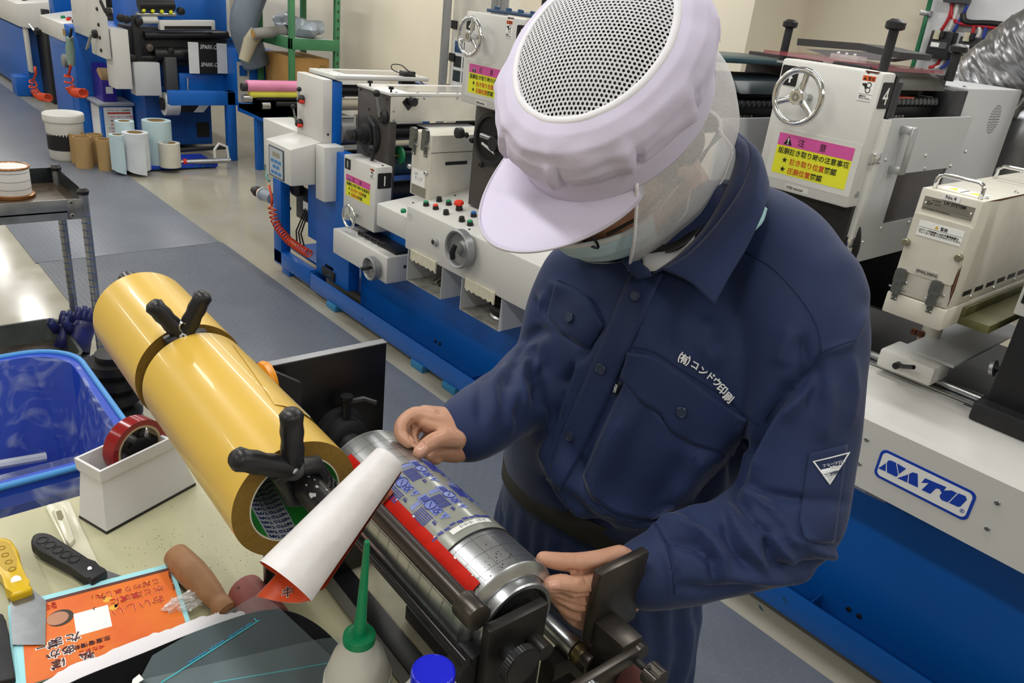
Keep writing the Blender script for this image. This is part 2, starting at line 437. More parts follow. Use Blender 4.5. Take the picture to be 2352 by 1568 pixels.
# ---------------------------------------------------------------- blue base with its oil trough
pb = thing('press_base', 'long blue steel base of the printing press with an oil trough', 'press base', (-1.7, 2.3, 0))
part('base_wall', G().box(-3.49, .8, 2.1, 2.95, .036, .66, .006), BLUE, pb)
part('trough_front', G().box(-3.875, .8, 2.0, 2.006, .036, .133, .002), BLUE, pb)
part('trough_floor', G().box(-3.875, .8, 2.006, 2.1, .036, .06, .001), BLUED, pb)
part('trough_end', G().box(-3.875, -3.869, 2.006, 2.1, .06, .133, .001), BLUE, pb)
for x in (-2.42, -.72):
    part('trough_rib', G().box(x, x + .006, 2.006, 2.1, .06, .11), BLUED, pb)
for x in (-3.62, -2.78, -2.52, -1.0, -.35):
    part('foot_block', G().box(x - .05, x + .05, 1.992, 2.06, .0, .036, .003), mat('foot_blue', '#2f7fae', .5, vary=.05), pb)
for px in ((1001, 783), (1011, 789), (1950, 1398), (1974, 1414), (1840, 1330)):
    p = PY(*px, 2.1); part('socket_screw', screw(G(), p, NY, .008, .007), BLACK, pb)
for px in ((832, 733), (757, 632)):
    p = PY(*px, 2.0); part('scuff_mark', FY(2.0).poly([(p.x - .01, p.z), (p.x + .004, p.z - .006), (p.x + .012, p.z + .004), (p.x, p.z + .009)], 0, .0004), mat('scuff', '#24506e', .7), pb)
for px in ((1748, 1397), (1802, 1376)):
    p = PY(*px, 2.0); part('scuff_mark', FY(2.0).poly([(p.x - .012, p.z + .006), (p.x + .008, p.z - .01), (p.x + .012, p.z - .006), (p.x - .004, p.z + .008)], 0, .0004), MATS['scuff'], pb)

# ---------------------------------------------------------------- white front cover with the blue name badge
PF = 1.9
fc = thing('front_cover', 'white front cover panel of the press with a blue and white name badge', 'cover panel', (-.2, 2.0, .62))
x0c = -1.38
prof = [(PF, .62), (PF, .806), (PF + .012, .818), (2.085, .852), (2.14, .852), (2.14, .83), (2.09, .83), (PF + .02, .8), (PF + .004, .62)]
part('cover_sheet', G().prism([(x0c, y, z) for y, z in prof], (2.1, 0, 0)), WHITE, fc, 25)
part('cover_bracket', G().prism([(PY(1992, 1130, 1.93).x, 1.905, .62), (PY(1992, 1130, 1.93).x, 2.1, .62), (PY(1992, 1130, 1.93).x, 2.1, .5), (PY(1992, 1130, 1.93).x, 1.92, .6)], (-.14, 0, 0)), GREYW, fc)
f = FY(PF)
x0, x1, z0, z1 = rectY(PF, (2024, 1029), (2247, 1131), (2222, 1196), (2006, 1094))
bd = part('name_badge', f.rrect(x0, z0, x1, z1, 0, .0012, .016, n=7), BADGEBLUE, fc, label='blue bordered white name badge')
part('badge_field', f.rrect(x0 + .007, z0 + .007, x1 - .007, z1 - .007, .0012, .0016, .012, n=7), WPRINT, bd)
for P in ([(218, 825), (268, 792), (266, 845)], [(274, 790), (282, 775), (300, 775), (332, 789), (346, 868), (334, 880), (274, 851)], [(339, 793), (398, 828), (351, 863)],
          [(342, 888), (412, 864), (405, 917)], [(418, 860), (440, 851), (472, 860), (474, 949), (412, 920)],
          [(495, 918), (520, 889), (657, 946), (627, 986), (613, 958), (590, 955), (553, 990), (497, 964), (543, 920)],
          [(614, 998), (642, 968), (690, 967), (726, 984), (665, 1044), (628, 1030), (615, 1014)], [(735, 986), (780, 1004), (789, 1028), (746, 1072), (728, 1072), (673, 1047)]):
    part('badge_letter', f.poly([(q.x, q.z) for q in [PY(1940 + x / 2.801, 780 + y / 2.801, PF) for x, y in P]], .0016, .002), BADGEBLUE, bd)
text('®', f, x0 + (x1 - x0) * .905, z0 + .018, .014, BADGEBLUE, bd, .002)
for px in ((1991, 1009), (1974, 1064), (2291, 1154), (2268, 1213)):
    p = PY(*px, PF); part('cover_screw', screw(G(), p, NY, .0065, .004), STEEL, fc)
p = PZ(2081, 876, .846); part('plug_hole', G().cyl(p - V(0, 0, .004), p + V(0, 0, .0012), .012, n=16), BLACK, fc)
p = PZ(2270, 950, .852); part('slot', G().box(p.x - .06, p.x + .06, p.y - .006, p.y + .006, .846, .853), BLACK, fc)
# guide rail along the cover
rl = thing('guide_rail', 'steel guide rail along the front of the press bed', 'rail', (-.5, 2.15, .83))
part('rail_bar', G().cyl((-1.4, 2.175, .868), (.8, 2.175, .868), .011, n=14), STEEL, rl)
part('rail_foot', G().box(-1.4, .8, 2.145, 2.2, .84, .858, .003), STEEL, rl)
part('rail_shelf', G().box(-1.4, .8, 2.2, 2.95, .66, .78, .003), BLACK, rl)

# ---------------------------------------------------------------- control console and scrap pockets
f = FY(PF)
zt = PY(932, 470, PF).z; xl = PY(932, 520, PF).x; zb = .62
cc = thing('control_console', 'white control console with push buttons and a cast handwheel', 'control console', (-2.2, 2.0, zb))
xr = -1.42
yb, ztb = 2.22, zt + .055
part('console_body', G().hexa([(xl, PF, zb), (xr, PF, zb), (xr, yb, zb), (xl, yb, zb), (xl, PF, zt), (xr, PF, zt), (xr, yb, ztb), (xl, yb, ztb)], .006), WHITE, cc)
xs = PY(866, 466, PF + .03).x; zs = PY(866, 466, PF + .03).z
part('console_step', G().hexa([(xs, PF + .03, zb + .02), (xl, PF + .03, zb + .02), (xl, yb, zb + .02), (xs, yb, zb + .02), (xs, PF + .03, zs), (xl, PF + .03, zs), (xl, yb, zs + .03), (xs, yb, zs + .03)], .005), WHITE, cc)
nslope = V(0, -(ztb - zt), yb - PF).normalized()
fs = Fr((0, PF, zt), (1, 0, 0), (0, yb - PF, ztb - zt))
def onslope(px):
    d = _ray(*px); o = Vector(_C); d = Vector(d); t = (fs.o - o).dot(fs.n) / d.dot(fs.n); q = o + d * t - fs.o
    return q.dot(fs.x), q.dot(fs.y)
def button(px, m, r=.012, h=.016, mush=False):
    u, v = onslope(px)
    b = part('push_button', G().lathe([(r * 1.15, 0), (r * 1.15, h * .4), (r, h * .45), (r, h)], fs.p(u, v, 0), fs.n, 16), BLACK, cc)
    if mush: part('button_cap', G().lathe([(r * .8, h), (r * 1.5, h * 1.3), (r * 1.5, h * 1.7), (r * 1.2, h * 2)], fs.p(u, v, 0), fs.n, 18), m, b)
    else: part('button_cap', G().lathe([(r * .95, h * .8), (r * .95, h * 1.2), (r * .8, h * 1.3)], fs.p(u, v, 0), fs.n, 16), m, b)
for px, m in (((979, 472), GREENB), ((1009, 462), BLACK), ((1001, 480), REDB), ((1031, 470), GREENB), ((1025, 492), BLACK), ((1061, 508), BLACK), ((1080, 517), GREENB), ((1088, 497), BLUEB)):
    button(px, m)
button((1055, 482), REDB, .014, .02, True)
u_, v_ = onslope((926, 478)); part('step_button', G().lathe([(.012, 0), (.012, .012), (.009, .014)], fs.p(u_, v_, -.018), fs.n, 14), GREENB, cc)
for px in ((949, 466), (1010, 448), (1045, 449), (1078, 527)):
    u, v = onslope(px); part('panel_screw', screw(G(), fs.p(u, v), fs.n, .005, .003), BLACK, cc)
p = PY(1001.4, 555, PF); part('key_switch', G().lathe([(.019, 0), (.019, .006), (.014, .008), (.014, .016), (.008, .016)], p, NY, 20), ALU, cc)
part('key_slot', G().cyl(p + NY * .014, p + NY * .017, .009, n=14), BLACK, cc)
# cast wheel with a folding grip
p = PY(1071, 569, PF); c = p + NY * .035
R = .078
wk = part('console_wheel', G().lathe([(R * .9, -.02), (R, -.018), (R, .012), (R * .94, .018), (R * .86, .014), (R * .8, -.004), (R * .45, -.012), (R * .3, -.004), (R * .28, .004), (R * .02, .004)], c, NY, 40), GREYWHEEL, cc)
part('wheel_shaft', G().cyl(p, c, .016), STEEL, wk)
g0 = c + V(-.012, -.02, -.04); g1 = c + V(.004, -.026, .018)
part('wheel_grip', G().tube([g0, (g0 + g1) / 2 + NY * .008, g1], [.011, .012, .01], 12), BLACK, wk)
# sheet metal scrap pockets hanging below the console
def pocket(TL, TR, BR, BL, lab, inside):
    x0, x1, z0, z1 = rectY(PF, TL, TR, BR, BL); z1 = zb
    t = thing('scrap_pocket', lab, 'scrap tray', ((x0 + x1) / 2, 2.0, z0), 'sheet metal pockets under the console')
    th = .003
    part('side_plate', G().box(x0, x0 + th, PF, 2.098, z0, z1), GREYW, t)
    part('side_plate', G().box(x1 - th, x1, PF, 2.098, z0, z1), GREYW, t)
    part('bottom_plate', G().box(x0 + th, x1 - th, PF, 2.098, z0, z0 + th), mat('stained_grey', '#a9a79d', .5, vary=.2, vscale=14), t)
    part('back_plate', G().box(x0 + th, x1 - th, 2.092, 2.098, z0 + th, z1), GREYW, t)
    g = G(); n = 12
    P = [(x0 + (x1 - x0) * (.12 + .72 * k / n), z1 - .028 - .012 * math.sin(k * 1.7) ** 2) for k in range(n + 1)]
    part('padded_lip', FY(PF).poly([(x0 + (x1 - x0) * .12, z1 + .012)] + P + [(x0 + (x1 - x0) * .84, z1 + .012)], .001, .008), mat('cream_foam', '#d8d3bb', .9, vary=.06, vscale=40, bump=.3, bscale=150), t)
    return x0, x1, z0
x0, x1, z0 = pocket((937, 574), (1016, 613), (1012, 686), (933.6, 645), 'grey sheet metal scrap pocket nearer the unwind tower', 0)
g = G(); rp = G()
for k in range(14):
    a = random.random() * 6
    rp.prism([(x0 + .05 + random.random() * .1, 1.95 + random.random() * .1, z0 + .005 + k * .001) , (x0 + .1 + random.random() * .05, 1.95 + random.random() * .12, z0 + .012 + k * .001), (x0 + .07 + random.random() * .06, 2.0 + random.random() * .06, z0 + .02 + k * .001)], (0, 0, .001))
single('paper_scraps', rp, mat('scrap_paper', '#8f8a7c', .8, vary=.2), 'grey paper scraps lying in the nearer scrap pocket', 'paper scraps', kind='stuff')
x0, x1, z0 = pocket((1060, 641), (1153, 684), (1145, 763), (1056, 709), 'grey sheet metal scrap pocket holding a black wheel', 1)
c = V((x0 + x1) / 2 + .03, 2.02, z0 + .012)
bw = thing('spare_wheel', 'black spare wheel with a metal rim lying in the scrap pocket', 'wheel', c)
part('tyre', G().lathe([(.055, .02), (.07, .03), (.074, .05), (.066, .062), (.05, .06), (.045, .03)], c, (0.1, -.15, 1), 32, cap=False), RUBBER, bw)
part('rim', G().lathe([(.06, .0), (.072, .004), (.072, .014), (.064, .02), (.02, .02)], c, (0.1, -.15, 1), 32), STEEL, bw)
part('cover_cap', G().lathe([(.05, .05), (.055, .075), (.04, .085), (.01, .085)], c, (0.1, -.15, 1), 24), RUBBER, bw)

# ---------------------------------------------------------------- unwind tower with keypad box
XT = PY(742, 182.4, 2.0).x; XT0 = PY(681, 163.6, 2.0).x
ut = thing('unwind_tower', 'white unwind tower with a keypad box on an open blue stand', 'press unit', (-3.85, 2.2, 0))
ZT = 1.203
part('tower_housing', G().box(XT0, XT, 2.0, 2.055, .87, ZT, .006), WHITE, ut)
part('tower_back_plate', G().box(XT0 + .02, XT - .0, 2.055, 2.11, .3, ZT - .01, .003), BLUE, ut)
part('tower_far_plate', G().box(XT0 + .02, XT, 2.62, 2.67, .3, ZT - .02, .003), BLUE, ut)
tb = part('tower_top', G().box(XT0 + .02, XT + .01, 2.06, 2.64, ZT + .0, ZT + .022, .004), WHITE, ut)
part('top_window', G().box(XT0 + .09, XT - .06, 2.16, 2.56, ZT + .0222, ZT + .0242), mat('grey_acrylic', '#a5a29b', .15, vary=.02), tb)
for i in range(3):
    for j in range(2): part('top_screw', screw(G(), (XT0 + .05 + i * .11, 2.1 + j * .49, ZT + .022), (0, 0, 1), .005, .003), STEEL, tb)
for y, z, r, m in ((0, ZT - .06, .03, BLACK), (0, ZT - .13, .03, CREAMROLL), (0, ZT - .2, .012, STEEL), (0, ZT - .27, .07, GREYROLL)):
    part('web_roller', G().cyl((XT - .05, 2.11, z), (XT - .05, 2.62, z), r, n=24), m, ut)
part('web_roller', G().cyl((XT - .1, 2.11, ZT - .42), (XT - .1, 2.62, ZT - .42), .05, n=24), BLACK, ut)
q = PX(937, 178, XT); sn = part('web_sensor', G().box(q.x - .06, q.x + .0, q.y - .02, q.y + .05, q.z - .04, q.z + .03, .004), BLACK, ut)
part('sensor_cable', G().tube([V(*k) for k in spline([tuple(PX(x, y, XT)) for x, y in ((940, 165), (922, 150), (902, 148), (900, 158), (915, 166), (945, 170), (960, 182), (975, 196))], 6)], .003, 6), mat('cable_dark', '#4c4a48', .5), sn, 180)
# lower shelf box left of the tower, sloping front
L0 = PY(604, 272, 2.0).x; zl = PY(681, 302, 2.0).z
part('side_box', G().prism([(L0, 2.0, .62), (XT0 + .03, 2.0, .62), (XT0 + .03, 2.0, zl + .0), (L0, 2.0, zl + .0)], (0, .18, 0), .004), WHITE, ut)
# keypad box projecting toward the aisle
KX = -3.75; KX0 = PY(610, 320, 1.826).x
kz0, kz1 = .668, .856
kb = part('keypad_box', G().hexa([(KX0, 1.826, kz0), (KX, 1.826, kz0), (KX, 2.0, kz0), (KX0, 2.0, kz0), (KX0, 1.826, kz1), (KX, 1.826, kz1), (KX, 2.0, kz1 + .034), (KX0, 2.0, kz1 + .034)], .005), WHITE, ut, label='white box with a grey keypad and small display')
f = FY(1.826)
kx0, kx1, ka, kb_ = rectY(1.826, (620, 332), (654, 347), (652, 416), (618, 399))
kp = part('keypad', f.rect(kx0, ka, kx1, kb_, 0, .004, bev=.001), mat('keypad_dark', '#3c4650', .45, vary=.02), kb)
f2 = FY(1.822); w, h = kx1 - kx0, kb_ - ka
part('keypad_face', f2.rect(kx0 + w * .06, ka + h * .04, kx1 - w * .06, kb_ - h * .04, 0, .0006), mat('keypad_face', '#b9c3c8', .4, vary=.02), kp)
part('display', f2.rect(kx0 + w * .27, ka + h * .68, kx1 - w * .25, ka + h * .84, .0006, .0012), mat('lcd', '#9a988a', .25, vary=.02), kp)
for r_, n_ in ((.54, 3), (.36, 2), (.16, 3)):
    for k in range(n_): part('key', f2.rect(kx0 + w * (.5 + (k - (n_ - 1) / 2) * .24 - .09), ka + h * r_ - h * .055, kx0 + w * (.5 + (k - (n_ - 1) / 2) * .24 + .09), ka + h * r_ + h * .055, .0006, .0022), mat('key_blue', '#3f7fc0', .4, vary=.02), kp)
nb = XT; nx1 = PY(785, 330, 1.99).x
part('narrow_box', G().box(XT + .002, XT + .095, 1.96, 2.075, .60, .885, .005), WHITE, ut)
part('box_screw', screw(G(), (XT + .0957, 2.045, .72), (1, 0, 0), .007, .004), BLACK, ut)
part('box_screw', screw(G(), (XT + .0005, 2.03, .93), (1, 0, 0), .006, .004), BLACK, ut)
# lever clamps on the tower face
for (hx, hy), (tx, ty), c2 in (((684, 228), (687, 205), 1), ((680, 283), (673, 245), 1)):
    h_ = PY(hx, hy, 1.97); t_ = PY(tx, ty, 1.955)
    lv = part('clamp_lever', G().tube([h_, (h_ + t_) / 2, t_], [.006, .005, .005], 8), STEEL, ut)
    part('lever_knob', G().sphere(t_, .013, 12), BLACK, lv)
    part('lever_hub', G().lathe([(.022, 0), (.024, .012), (.016, .03), (.006, .034)], h_ + V(0, .03, 0), NY, 16), BLACK, lv)
    part('red_collar', G().cyl(h_ + V(.016, .026, -.008), h_ + V(.016, .0, -.008), .01, n=12), REDB, lv)
# blue stand underneath, motor and gearbox
S0 = PY(627, 440, 2.0).x
us = ut
part('stand_post', G().box(S0, S0 + .1, 2.0, 2.06, .06, .68, .003), BLUE, us)
part('stand_post', G().box(XT - .12, -3.5, 2.03, 2.098, .14, .86, .003), BLUE, us)
part('stand_post', G().box(S0, S0 + .1, 2.55, 2.6, .06, .68, .003), BLUE, us)
part('stand_rail', G().box(S0, -3.88, 2.0, 2.05, .05, .14, .003), BLUE, us)
part('stand_tray', G().box(S0 + .0, -3.5, 2.102, 2.6, .12, .135, .002), BLUED, us)
part('stand_rail', G().box(S0 + .1, -3.7, 2.3, 2.36, .44, .52, .003), BLUE, us)
part('cross_beam', G().box(S0 + .1, XT, 2.3, 2.34, .56, .66, .003), BLUE, us)
part('stand_foot', G().box(S0 + .06, S0 + .16, 2.02, 2.1, 0, .05, .003), BLUE, us)
m_ = PY(700, 470, 2.12)
part('motor_plate', G().box(m_.x - .11, m_.x + .12, 2.12, 2.13, m_.z - .1, m_.z + .1, .003), BLACK, us)
part('motor_body', G().cyl((m_.x + .03, 2.13, m_.z + .03), (m_.x + .03, 2.3, m_.z + .03), .06, n=24), ALU, us)
part('gearbox', G().lathe([(.05, 0), (.055, .03), (.04, .05), (.02, .055)], (m_.x - .06, 2.12, m_.z + .09), NY, 24), BLACK, us)
part('rating_plate', FY(2.12).rect(m_.x - .02, m_.z - .03, m_.x + .04, m_.z + .02, 0, .001), WPRINT, us)
part('valve_block', G().box(-3.78, -3.64, 2.02, 2.08, .15, .2, .004), BLACK, us)
part('valve_top', G().box(-3.76, -3.66, 2.03, 2.07, .2, .225, .004), GREYW, us)
for k in range(3): part('cable', G().tube([(m_.x + .05 - k * .02, 2.12, m_.z - .02), (m_.x + .07 - k * .03, 2.06, m_.z - .15), (m_.x + .1 - k * .05, 2.07, .2)], .005, 6), BLACK, us)
# round gauge handle sticking out to the left
q = PY(608, 448, 2.1)
gh = thing('air_regulator', 'black and orange air regulator with a grey bowl beside the blue stand', 'regulator', q)
part('bowl', G().cyl(q + V(-.02, 0, 0), q + V(.11, 0, .005), .035, n=20), mat('regulator_grey', '#8f9aa6', .4), gh)
part('collar', G().cyl(q + V(-.035, 0, 0), q + V(-.02, 0, 0), .042, n=20), GREYW, gh)
part('orange_ring', G().cyl(q + V(-.075, 0, -.002), q + V(-.035, 0, 0), .026, n=18), mat('regulator_orange', '#c0581f', .45), gh)
part('fitting', G().cyl(q + V(.1, 0, .005), V(S0 + .01, q.y, q.z + .005), .012, n=12), STEEL, gh)
part('knob', G().lathe([(.02, 0), (.034, .012), (.034, .045), (.022, .055), (.022, .09), (.016, .095)], q + V(-.075, 0, -.002), (-1, 0, -.05), 16), BLACK, gh)
# coiled orange hose
def coil(pts, R, r, turns, n=10):
    pts = [V(p) for p in pts]; L = [0]
    for a, b in zip(pts, pts[1:]): L.append(L[-1] + (b - a).length)
    def at(s):
        s *= L[-1]
        for i in range(len(pts) - 1):
            if s <= L[i + 1] or i == len(pts) - 2:
                k = (s - L[i]) / (L[i + 1] - L[i]); return pts[i].lerp(pts[i + 1], k), (pts[i + 1] - pts[i]).normalized()
    N = turns * n; out = []; tp = None
    for k in range(N + 1):
        p, t = at(k / N)
        if tp is not None: t = (tp * .9 + t * .1).normalized()
        tp = t
        u = t.cross(V(0, 1, 0)).normalized(); w = t.cross(u); a = 2 * math.pi * k / n
        out.append(p + (u * math.cos(a) + w * math.sin(a)) * R)
    return out
HOSE = mat('orange_air_hose', '#dc4a20', .4, vary=.03)
hp = [PY(x, y, 1.97) for x, y in ((624, 474), (628, 500), (642, 528), (664, 553), (688, 570), (710, 583))]
hs = thing('coiled_air_hose', 'orange coiled air hose hanging on the blue unwind stand', 'air hose', hp[-1])
part('coil', G().tube(coil(hp, .021, .006, 20, 12), .0045, 6), HOSE, hs, 180)
part('hose_lead', G().tube([PY(618, 425, 1.98), PY(621, 440, 1.98), PY(625, 455, 1.97), hp[0]], .007, 6), HOSE, hs, 180)
part('hose_lead', G().tube([PY(618, 415, 1.98), PY(612, 405, 2.0), PY(614, 380, 2.03)], .008, 6), mat('teal_hose', '#5f9c94', .4), hs, 180)

# ---------------------------------------------------------------- printing unit one
f = FY(2.1); U1 = PY(822.4, 194.3, 2.1).x; U1r = PY(897.5, 221, 2.1).x; ZU = 1.2
u1 = thing('printing_unit', 'dark iron printing unit number one with a white hood and ink lever', 'printing unit', ((U1 + U1r) / 2, 2.4, .66))
zsd0 = PX(894, 280, U1r).z
part('side_frame', G().box(U1, U1r, 2.1, 2.14, .55, ZU - .005, .004), IRON, u1)
part('side_frame', G().box(U1, U1r, 2.72, 2.76, .55, ZU - .005, .004), IRON, u1)
part('paper_web', G().box(U1r - .1, U1r + .55, 2.3, 2.62, zsd0 - .03, zsd0 - .028), WPRINT, u1)
hd = part('hood', G().box(U1 - .004, U1r + .006, 2.095, 2.78, ZU - .004, ZU + .01, .003), WHITE, u1)
part('hood_window', G().box(U1 + .07, U1r - .04, 2.22, 2.68, ZU + .0101, ZU + .012), MATS['grey_acrylic'], hd)
for k in range(6): part('hood_screw', screw(G(), (U1r - .015, 2.14 + k * .12, ZU + .01), (0, 0, 1), .006, .005), STEEL, hd)
for x_, y_ in ((U1 + .08, 2.12), (U1r - .03, 2.12)): part('hood_knob', G().lathe([(.005, 0), (.005, .012), (.013, .014), (.013, .024), (.008, .027)], (x_, y_, ZU + .01), (0, 0, 1), 12), BLACK, hd)
fx = FX(U1r + .006)
zsd = PX(894, 280, U1r).z
sd = part('hood_side', G().box(U1r, U1r + .006, 2.1, 2.72, zsd, ZU - .005, .002), CREAMW, u1)
q = PX(938, 239, U1r + .006)
part('slot_hole', G().tube([q + V(0, -.018, -.012), q + V(0, .008, .012)], .028, 14, flat=.06, up=(1, 0, 0)), BLACK, sd)
part('slot_knob', G().lathe([(.02, 0), (.022, .02), (.02, .035), (.008, .036)], q + V(0, .012, .014), (1, 0, 0), 18), BLACK, sd)
for px in ((904, 255), (904, 276), (960, 227), (974, 226), (1050, 226)):
    part('side_screw', screw(G(), PX(*px, U1r + .006), (1, 0, 0), .006, .004), STEEL, sd)
# inner cross members and rollers
for z, r, m in ((zsd - .06, .035, BLACK), (zsd - .12, .014, CREAMROLL), (zsd - .22, .06, mat('ink_roller', '#31434a', .25)), (zsd - .36, .05, BLACK)):
    part('web_roller', G().cyl((U1r - .08, 2.14, z), (U1r - .08, 2.72, z), r, n=24), m, u1)
part('tie_bar', G().cyl((U1r - .02, 2.14, zsd - .105), (U1r - .02, 2.72, zsd - .105), .014, n=14), CREAMROLL, u1)
gr = PX(915, 357, U1r - .03)
part('green_gear', G().cyl(gr, gr + V(0, .012, 0), .045, n=28), mat('green_plastic', '#2f8a5a', .4), u1)
part('gear_shaft', G().cyl(gr + V(0, -.05, 0), gr, .006, n=10), mat('brass', '#b4953c', .35, .8), u1)
# front register mechanism: big flange, knob, bow handle, lever
c = PY(851, 310, 2.1)
fl = part('register_flange', G().lathe([(.095, 0), (.095, .012), (.085, .016), (.06, .016), (.06, .03), (.045, .034), (.045, .06), (.01, .06)], c, NY, 36), BLACKM, u1)
kn = PY(815, 308, 1.97)
part('register_shaft', G().cyl(c, c + V(-.0, -.09, 0), .03, n=18), BLACKM, fl)
part('register_knob', G().lathe([(.024, 0), (.03, .008), (.03, .034), (.02, .038)], c + V(0, -.09, 0), NY, 16), BLACKM, fl)
part('bow_handle', G().tube([c + V(.03, -.03, .09), c + V(.1, -.04, .06), c + V(.115, -.04, -.02), c + V(.085, -.04, -.11), c + V(.06, -.03, -.12)], .009, 8), BLACKM, fl)
part('bow_knob', G().sphere(c + V(.105, -.055, -.045), .02, 14), BLACKM, fl)
h_ = PY(873, 268, 2.07); t_ = PY(865, 214, 2.05)
lv = part('ink_lever', G().tube([h_, (h_ + t_) / 2, t_], [.009, .0075, .007], 10), STEEL, u1)
part('lever_knob', G().sphere(t_, .017, 14), BLACK, lv)
part('lever_hub', G().lathe([(.03, 0), (.034, .012), (.026, .03), (.01, .032)], h_ + V(0, .03, 0), NY, 18), BLACKM, lv)
for px in ((848, 250), (829, 332), (829, 205), (889, 228)): part('frame_bolt', screw(G(), PY(*px, 2.1), NY, .006, .004), BLACK, u1)
part('vernier', FY(2.09).rect(PY(818, 270, 2.09).x - .008, PY(818, 290, 2.09).z, PY(818, 270, 2.09).x + .012, PY(818, 262, 2.09).z, 0, .008), ALU, u1)

# white register box of unit one
f = FY(2.0)
x0, x1, z0, z1 = rectY(2.0, (791.4, 353.4), (864, 385), (858, 525), (786, 490)); z0 -= .02
rb = thing('register_box', 'white register box number one with caution sticker and small chrome wheel', 'register box', ((x0 + x1) / 2, 2.04, z0))
part('box_body', G().box(x0, x1, 2.0, 2.095, z0, z1, .007), WHITE, rb)
fb = FY(2.0)
n0, n1, na, nz = rectY(2.0, (793, 362), (806, 367), (805, 391), (792, 385)); number(fb, '1', n0, n1, na, nz, rb)
sx0, sx1, sz0, sz1 = rectY(2.0, (796, 397), (851.4, 424), (848.6, 472), (794, 446)); warning(fb, sx0, sx1, sz0, sz1, rb, False)
n0, n1, na, nz = rectY(2.0, (850, 385), (861, 389), (860, 412), (850, 407)); pinch(fb, n0, n1, na, nz, rb)
number(FX(x1), '1', 2.012, 2.09, z1 - .105, z1 - .03, rb)
part('top_screw', screw(G(), (x1 - .02, 2.05, z1), (0, 0, 1), .006, .004), BLACK, rb)
handwheel('chrome_handwheel', rb, PY(801, 497, 1.95), NY, .062, CHROME, a0=30)
# slide box below
x0, x1, z0, z1 = rectY(1.93, (765.7, 523), (888, 593), (888, 652), (764, 580))
sb = thing('slide_box', 'white slide box with a grey dished handwheel under register box one', 'slide box', ((x0 + x1) / 2, 2.0, z0))
part('box_body', G().box(x0, x1, 1.93, 2.1, z0, z1, .004), WHITE, sb)
part('rack', G().box(x0 + .14, x1 - .02, 1.99, 2.09, z1, z1 + .012, .003), BLACK, sb)
for k in range(4): part('rack_clip', G().tube([(x0 + .16 + k * .06, 1.985, z1 + .012), (x0 + .175 + k * .06, 1.975, z1 + .03), (x0 + .2 + k * .06, 2.0, z1 + .02)], .006, 6), BLACK, sb)
part('side_screw', screw(G(), (x1, 2.03, (z0 + z1) / 2 + .01), (1, 0, 0), .008, .006), BLACK, sb)
c = PY(853, 616, 1.9)
dw = part('dished_wheel', G().lathe([(.05, -.018), (.058, -.014), (.058, .014), (.052, .018), (.046, .012), (.042, -.006), (.02, -.01), (.018, -.002), (.002, -.002)], c, NY, 32), GREYWHEEL, sb)
part('wheel_shaft', G().cyl(c + V(0, .03, 0), c, .012), STEEL, dw)
part('wheel_grip', G().tube([c + V(.0, -.004, .004), c + V(-.01, -.05, .0)], [.008, .01], 10), BLACK, dw)

# ---------------------------------------------------------------- ultraviolet lamp between units one and two
XU0, XU1, zu0, zu1 = rectY(2.0, (947.5, 297), (992.5, 311), (983.5, 456), (940.7, 449))
zu0 = max(zu0, .80)
uv = thing('ultraviolet_lamp', 'cream ultraviolet lamp box with two latches between units one and two', 'lamp housing', ((XU0 + XU1) / 2, 2.2, zu0))
part('lamp_case', G().box(XU0, XU1, 2.0, 2.45, zu0, zu1, .005), CREAMW, uv)
part('lid_seam', G().box(XU1, XU1 + .001, 2.0, 2.45, zu1 - .075, zu1 - .073), BLACK, uv)
fu = FY(2.0)
for px in ((953, 322), (980, 328)): p = PY(*px, 2.0); latch(fu, p.x, p.z, 1.15, uv)
p = PY(961, 408, 2.0); part('white_label', fu.rect(p.x - .05, p.z - .035, p.x + .05, p.z + .035, 0, .001), WPRINT, uv); text('UV\nランプ', fu, p.x - .03, p.z + .008, .02, KPRINT, uv)
p = PY(961, 438, 2.0); part('rating_plate', fu.rect(p.x - .055, p.z - .022, p.x + .055, p.z + .022, 0, .001), SILVERTAG, uv)
for px in ((942, 382), (980, 397)): part('thumb_screw', screw(G(), PY(*px, 2.0), NY, .011, .012), ALU, uv)
part('vent_slot', G().box(XU1 - .001, XU1 + .001, 2.08, 2.2, zu1 - .13, zu1 - .115), BLACK, uv)
for z in (zu1 - .06, zu1 - .09): part('side_fin', G().box(XU1, XU1 + .03, 2.3, 2.44, z - .02, z, .003), BLACK, uv)
part('support_post', G().box(XU1 - .06, XU1 + .03, 2.25, 2.4, .66, zu0 + .0, .004), mat('slate_post', '#46525e', .5), uv)
part('blue_cap', G().box(XU1 + .03, XU1 + .2, 2.23, 2.4, .66, .70, .004), BLUE, uv)

